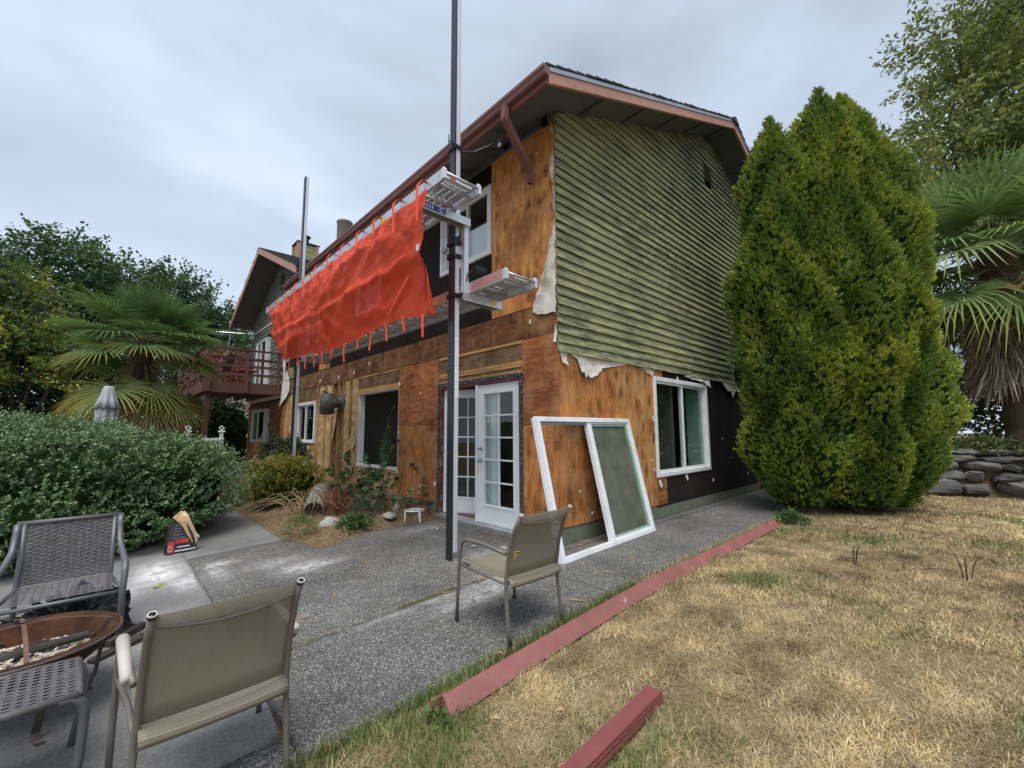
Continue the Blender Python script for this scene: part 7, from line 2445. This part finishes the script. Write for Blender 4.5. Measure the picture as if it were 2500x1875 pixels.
def palm(label, base, trunk_h, trunk_r, fans_, seed, skirt, rad=0.62):
    t = thing('fan_palm', label, 'palm', base)
    r = np.random.default_rng(seed)
    b = MB()
    n = 18
    prof = []
    for k in range(n + 1):
        z = trunk_h * k / n
        prof.append((trunk_r * (0.8 + 0.35 * (k / n) ** 2) * (1 + 0.12 * ((k % 2) * 2 - 1)), z))
    b.lathe(prof, 16); b.build('trunk', 'palm_fibre', t)
    fb = []
    N = 900
    a = r.uniform(0, 6.283, N); z = r.uniform(0.25, 1.0, N) * trunk_h
    P = np.stack([np.cos(a) * trunk_r * 1.05, np.sin(a) * trunk_r * 1.05, z], -1)
    D = unit(np.stack([np.cos(a), np.sin(a), np.full(N, -0.4)], -1) + r.normal(0, 0.35, (N, 3)))
    v, f, c = leaf_arrays(P, D, r.uniform(0.10, 0.28, N), 0.022, pick([[0.10, 0.06, 0.035], [0.16, 0.10, 0.06], [0.05, 0.035, 0.025]], N))
    np_mesh('trunk_fibre', v, f, 'palm_leaf', t, c)
    green, dead, st, std = [], [], [], []
    top = trunk_h
    k = 0
    for (cnt, el, pet, rd, pal, tips, dr, store) in fans_:
        for i in range(cnt):
            az = 2 * math.pi * (i + 0.5 * (k % 2)) / cnt + r.normal(0, 0.12)
            e = R(el) + r.normal(0, 0.10)
            d = (math.cos(e) * math.cos(az), math.cos(e) * math.sin(az), math.sin(e))
            zb = top - 0.02 + 0.10 * math.sin(e) - (0.35 if el < -20 else 0.0)
            bs = (0.08 * math.cos(az), 0.08 * math.sin(az), zb)
            fan(green if store else dead, st if store else std, bs, d, pet * r.uniform(0.85, 1.15), rd * r.uniform(0.9, 1.1), pal, droop=dr * r.uniform(0.7, 1.3), tips=tips, sd=int(r.integers(1e6)))
        k += 1
    v, f, c = merge(green); np_mesh('fronds', v, f, 'palm_leaf', t, c)
    if dead:
        v, f, c = merge(dead); np_mesh('dead_fronds', v, f, 'palm_leaf', t, c)
    b = MB()
    for p0, p1, p2 in st + std:
        b.tube([tuple(p0), tuple(p1), tuple(p2)], [0.016, 0.012, 0.008], 5)
    b.build('stalks', 'stalk', t)
    if skirt:
        z0, z1, n = skirt
        az = r.uniform(0, 6.283, n)
        z = r.uniform(z0, z1, n)
        P = np.stack([np.cos(az) * trunk_r * 1.3, np.sin(az) * trunk_r * 1.3, z], -1) + r.normal(0, 0.10, (n, 3)) * np.array([1, 1, 0.4])
        D = unit(np.stack([np.cos(az) * 0.42, np.sin(az) * 0.42, np.full(n, -1.0)], -1) + r.normal(0, 0.16, (n, 3)))
        v, f, c = leaf_arrays(P, D, r.uniform(0.4, 0.95, n), r.uniform(0.02, 0.045, n), pick([[0.34, 0.29, 0.23], [0.24, 0.195, 0.15], [0.42, 0.36, 0.29], [0.17, 0.13, 0.10]], n), fold=0.3)
        np_mesh('dead_skirt', v, f, 'palm_leaf', t, c)
    return t
PL = [[0.15, 0.24, 0.08], [0.19, 0.29, 0.10], [0.24, 0.33, 0.12]]
simple('stalk', (0.13, 0.16, 0.05), 0.5)
palm('fan palm with full round crown and yellowing lower fronds behind the shrub', (-3.62, 9.75, float(terrain(-3.6, 9.7))), 3.7, 0.19,
     [(10, 72, 0.62, 0.80, PG, PG, 0.15, True), (12, 42, 0.80, 0.82, PG, PG, 0.3, True), (12, 14, 0.88, 0.82, PG, PG, 0.45, True), (12, -14, 0.9, 0.80, PG, PY, 0.5, True), (13, -40, 1.05, 0.85, [[0.16, 0.21, 0.06], [0.22, 0.24, 0.06]], PY, 0.45, True), (12, -58, 1.1, 0.80, PY, PD, 0.5, False), (10, -68, 1.0, 0.75, PD, PD, 0.6, False)], 701, None)
palm('fan palm with a shaggy skirt of dead fronds above the stone wall', (10.15, -4.15, 0.86), 4.5, 0.24,
     [(10, 65, 0.9, 1.3, PL, PL, 0.15, True), (12, 36, 1.15, 1.3, PL, PL, 0.45, True), (13, 8, 1.25, 1.3, PL, PL, 0.75, True), (12, -22, 1.25, 1.25, PL, PY, 0.85, True), (7, -52, 1.15, 0.9, [[0.18, 0.23, 0.06]], PY, 0.7, True)], 711, (1.7, 3.1, 2300))

# ---- vine with lobed leaves, red stems and dead stalks in the bed
def weedy(name, label, base, n_stems, h, ll, pal, stem_mat, seed, leaves=14, spread=0.5, flat=0.0):
    t = thing(name, label, 'weeds', base)
    r = np.random.default_rng(seed)
    b = MB()
    P, D, Cs = [], [], []
    for s in range(n_stems):
        a = r.uniform(0, 6.283); rr = spread * math.sqrt(r.random())
        x0, y0 = rr * 0.35 * math.cos(a), rr * 0.35 * math.sin(a)
        hh = h * r.uniform(0.5, 1.0)
        pts = []
        for q in range(7):
            u = q / 6
            pts.append((x0 + math.cos(a) * rr * u ** 1.4 + 0.02 * math.sin(5 * u + s), y0 + math.sin(a) * rr * u ** 1.4, hh * math.sin(u * (1.57 + flat)) ))
        b.tube(pts, [0.006 * (1.2 - 0.8 * k / 6) for k in range(7)], 5)
        for k in range(leaves):
            u = r.uniform(0.2, 1.0) * 6
            i = min(5, int(u)); w_ = u - i
            p = np.array(pts[i]) * (1 - w_) + np.array(pts[i + 1]) * w_
            P.append(p); D.append(r.normal(size=3) + np.array([0, 0, 0.2]))
    b.build('stems', stem_mat, t)
    P, D = np.array(P), np.array(D)
    m = len(P)
    if ll > 0:
        base_c = pick(pal, m, 0.7, 1.25)
        parts = []
        for off in (-0.75, 0.0, 0.75):      # three lobes per leaf
            Dn = unit(D)
            S = unit(np.cross(Dn, np.array([0.1, 0.2, 1.0])))
            parts.append(leaf_arrays(P + Dn * ll * 0.3, Dn + S * off, ll * (1.0 if off == 0 else 0.75), ll * 0.62, base_c, Nn=unit(np.cross(S, Dn) + 0.01)))
        v, f, c = merge(parts)
        np_mesh('leaves', v, f, 'leaf', t, c)
    return t
simple('stem_red', (0.17, 0.06, 0.035), 0.7)
simple('stem_dry', (0.30, 0.22, 0.12), 0.8)
simple('stem_green', (0.10, 0.11, 0.06), 0.7)
weedy('vine_plant', 'sprawling leafy vine with broad lobed leaves below the empty opening', (-0.95, 3.55, bed_z(-0.95, 3.5)), 18, 0.95, 0.105, [[0.028, 0.065, 0.03], [0.045, 0.09, 0.038], [0.065, 0.11, 0.045]], 'stem_green', 801, 14, 0.7)
weedy('vine_plant', 'tall single vine shoot climbing across the empty opening', (-0.6, 3.75, bed_z(-0.6, 3.7)), 4, 1.75, 0.08, [[0.04, 0.09, 0.035], [0.07, 0.13, 0.05]], 'stem_green', 805, 12, 0.45)
weedy('vine_plant', 'low leafy vine trailing toward the olive foundation', (-0.75, 2.95, bed_z(-0.7, 3.0)), 9, 0.42, 0.08, [[0.03, 0.07, 0.035], [0.045, 0.085, 0.04]], 'stem_green', 807, 12, 0.6)
weedy('dead_stalks', 'clump of dry reddish weed stems by the concrete pipe', (-1.25, 3.75, bed_z(-1.2, 3.8)), 46, 0.55, 0.022, [[0.26, 0.10, 0.05], [0.20, 0.08, 0.04]], 'stem_red', 811, 12, 0.4)
weedy('dead_stalks', 'tall thin dried plume stems against the insulation bays', (-0.75, 4.9, bed_z(-0.7, 4.9)), 14, 1.15, 0.02, [[0.30, 0.17, 0.10]], 'stem_red', 815, 18, 0.22)
weedy('dead_stalks', 'spread of straw coloured dead stalks along the bed edge', (-1.5, 4.4, bed_z(-1.5, 4.4)), 60, 0.35, 0.0, [[0.3, 0.2, 0.1]], 'stem_dry', 819, 1, 0.75, flat=0.9)
weedy('dead_stalks', 'straw coloured dead stalks in front of the foundation corner of the bed', (-0.55, 3.05, bed_z(-0.55, 3.0)), 45, 0.4, 0.0, [[0.3, 0.2, 0.1]], 'stem_dry', 823, 1, 0.45, flat=0.5)
weedy('dead_stalks', 'thin dark seed stems standing in the lawn near the right edge', (1.7, -3.35, float(terrain(1.7, -3.35))), 4, 0.26, 0.012, [[0.10, 0.08, 0.04]], 'bark', 827, 5, 0.12)
weedy('dead_stalks', 'small dark weed stalk standing in the lawn beyond the trim board', (1.6, -2.55, float(terrain(1.6, -2.55))), 4, 0.2, 0.012, [[0.10, 0.08, 0.04]], 'bark', 829, 5, 0.10)
weedy('houseplant', 'broad leaved houseplant just inside the empty window opening', (0.5, 4.75, 0.07), 18, 1.25, 0.17, [[0.025, 0.06, 0.02], [0.045, 0.085, 0.03]], 'stem_green', 831, 6, 0.6)
weedy('houseplant', 'spiky pale leaved houseplant inside the gable window', (2.75, 0.75, 0.07), 10, 1.45, 0.13, [[0.10, 0.14, 0.08], [0.06, 0.10, 0.05]], 'stem_dry', 835, 10, 0.5)
# straw litter over the bed
n = 5200
x = rng.uniform(-2.2, -0.1, n); y = rng.uniform(2.3, 8.5, n)
le = np.interp(x, [-2.24, -2.2, -2.06, -1.9, -1.3, -0.7, -0.3, 0], [2.95, 2.92, 2.27, 2.22, 2.47, 2.42, 2.38, 2.62])
k = y > le + 0.02
x, y = x[k], y[k]
inn_ = sstep(0, 0.5, y - np.interp(x, [-2.24, -2.2, -2.06, -1.9, -1.3, -0.7, -0.3, 0], [2.95, 2.92, 2.27, 2.22, 2.47, 2.42, 2.38, 2.62])) * sstep(-2.24, -1.7, x)
z = G(x) - 0.012 + inn_ * (0.05 + 0.10 * sstep(-2.0, -0.2, x)) + 0.01
v, f, c = blades(x, y, z, rng.uniform(0.05, 0.16, len(x)), rng.uniform(0.0015, 0.003, len(x)), rng.uniform(0.75, 0.99, len(x)), pick([[0.42, 0.32, 0.19], [0.28, 0.19, 0.11], [0.20, 0.13, 0.075], [0.36, 0.26, 0.15]], len(x)))
tag(np_mesh('straw_litter', v, f, 'grass', cols=c), 'dry straw and stem litter covering the planting bed', 'litter', kind='stuff')
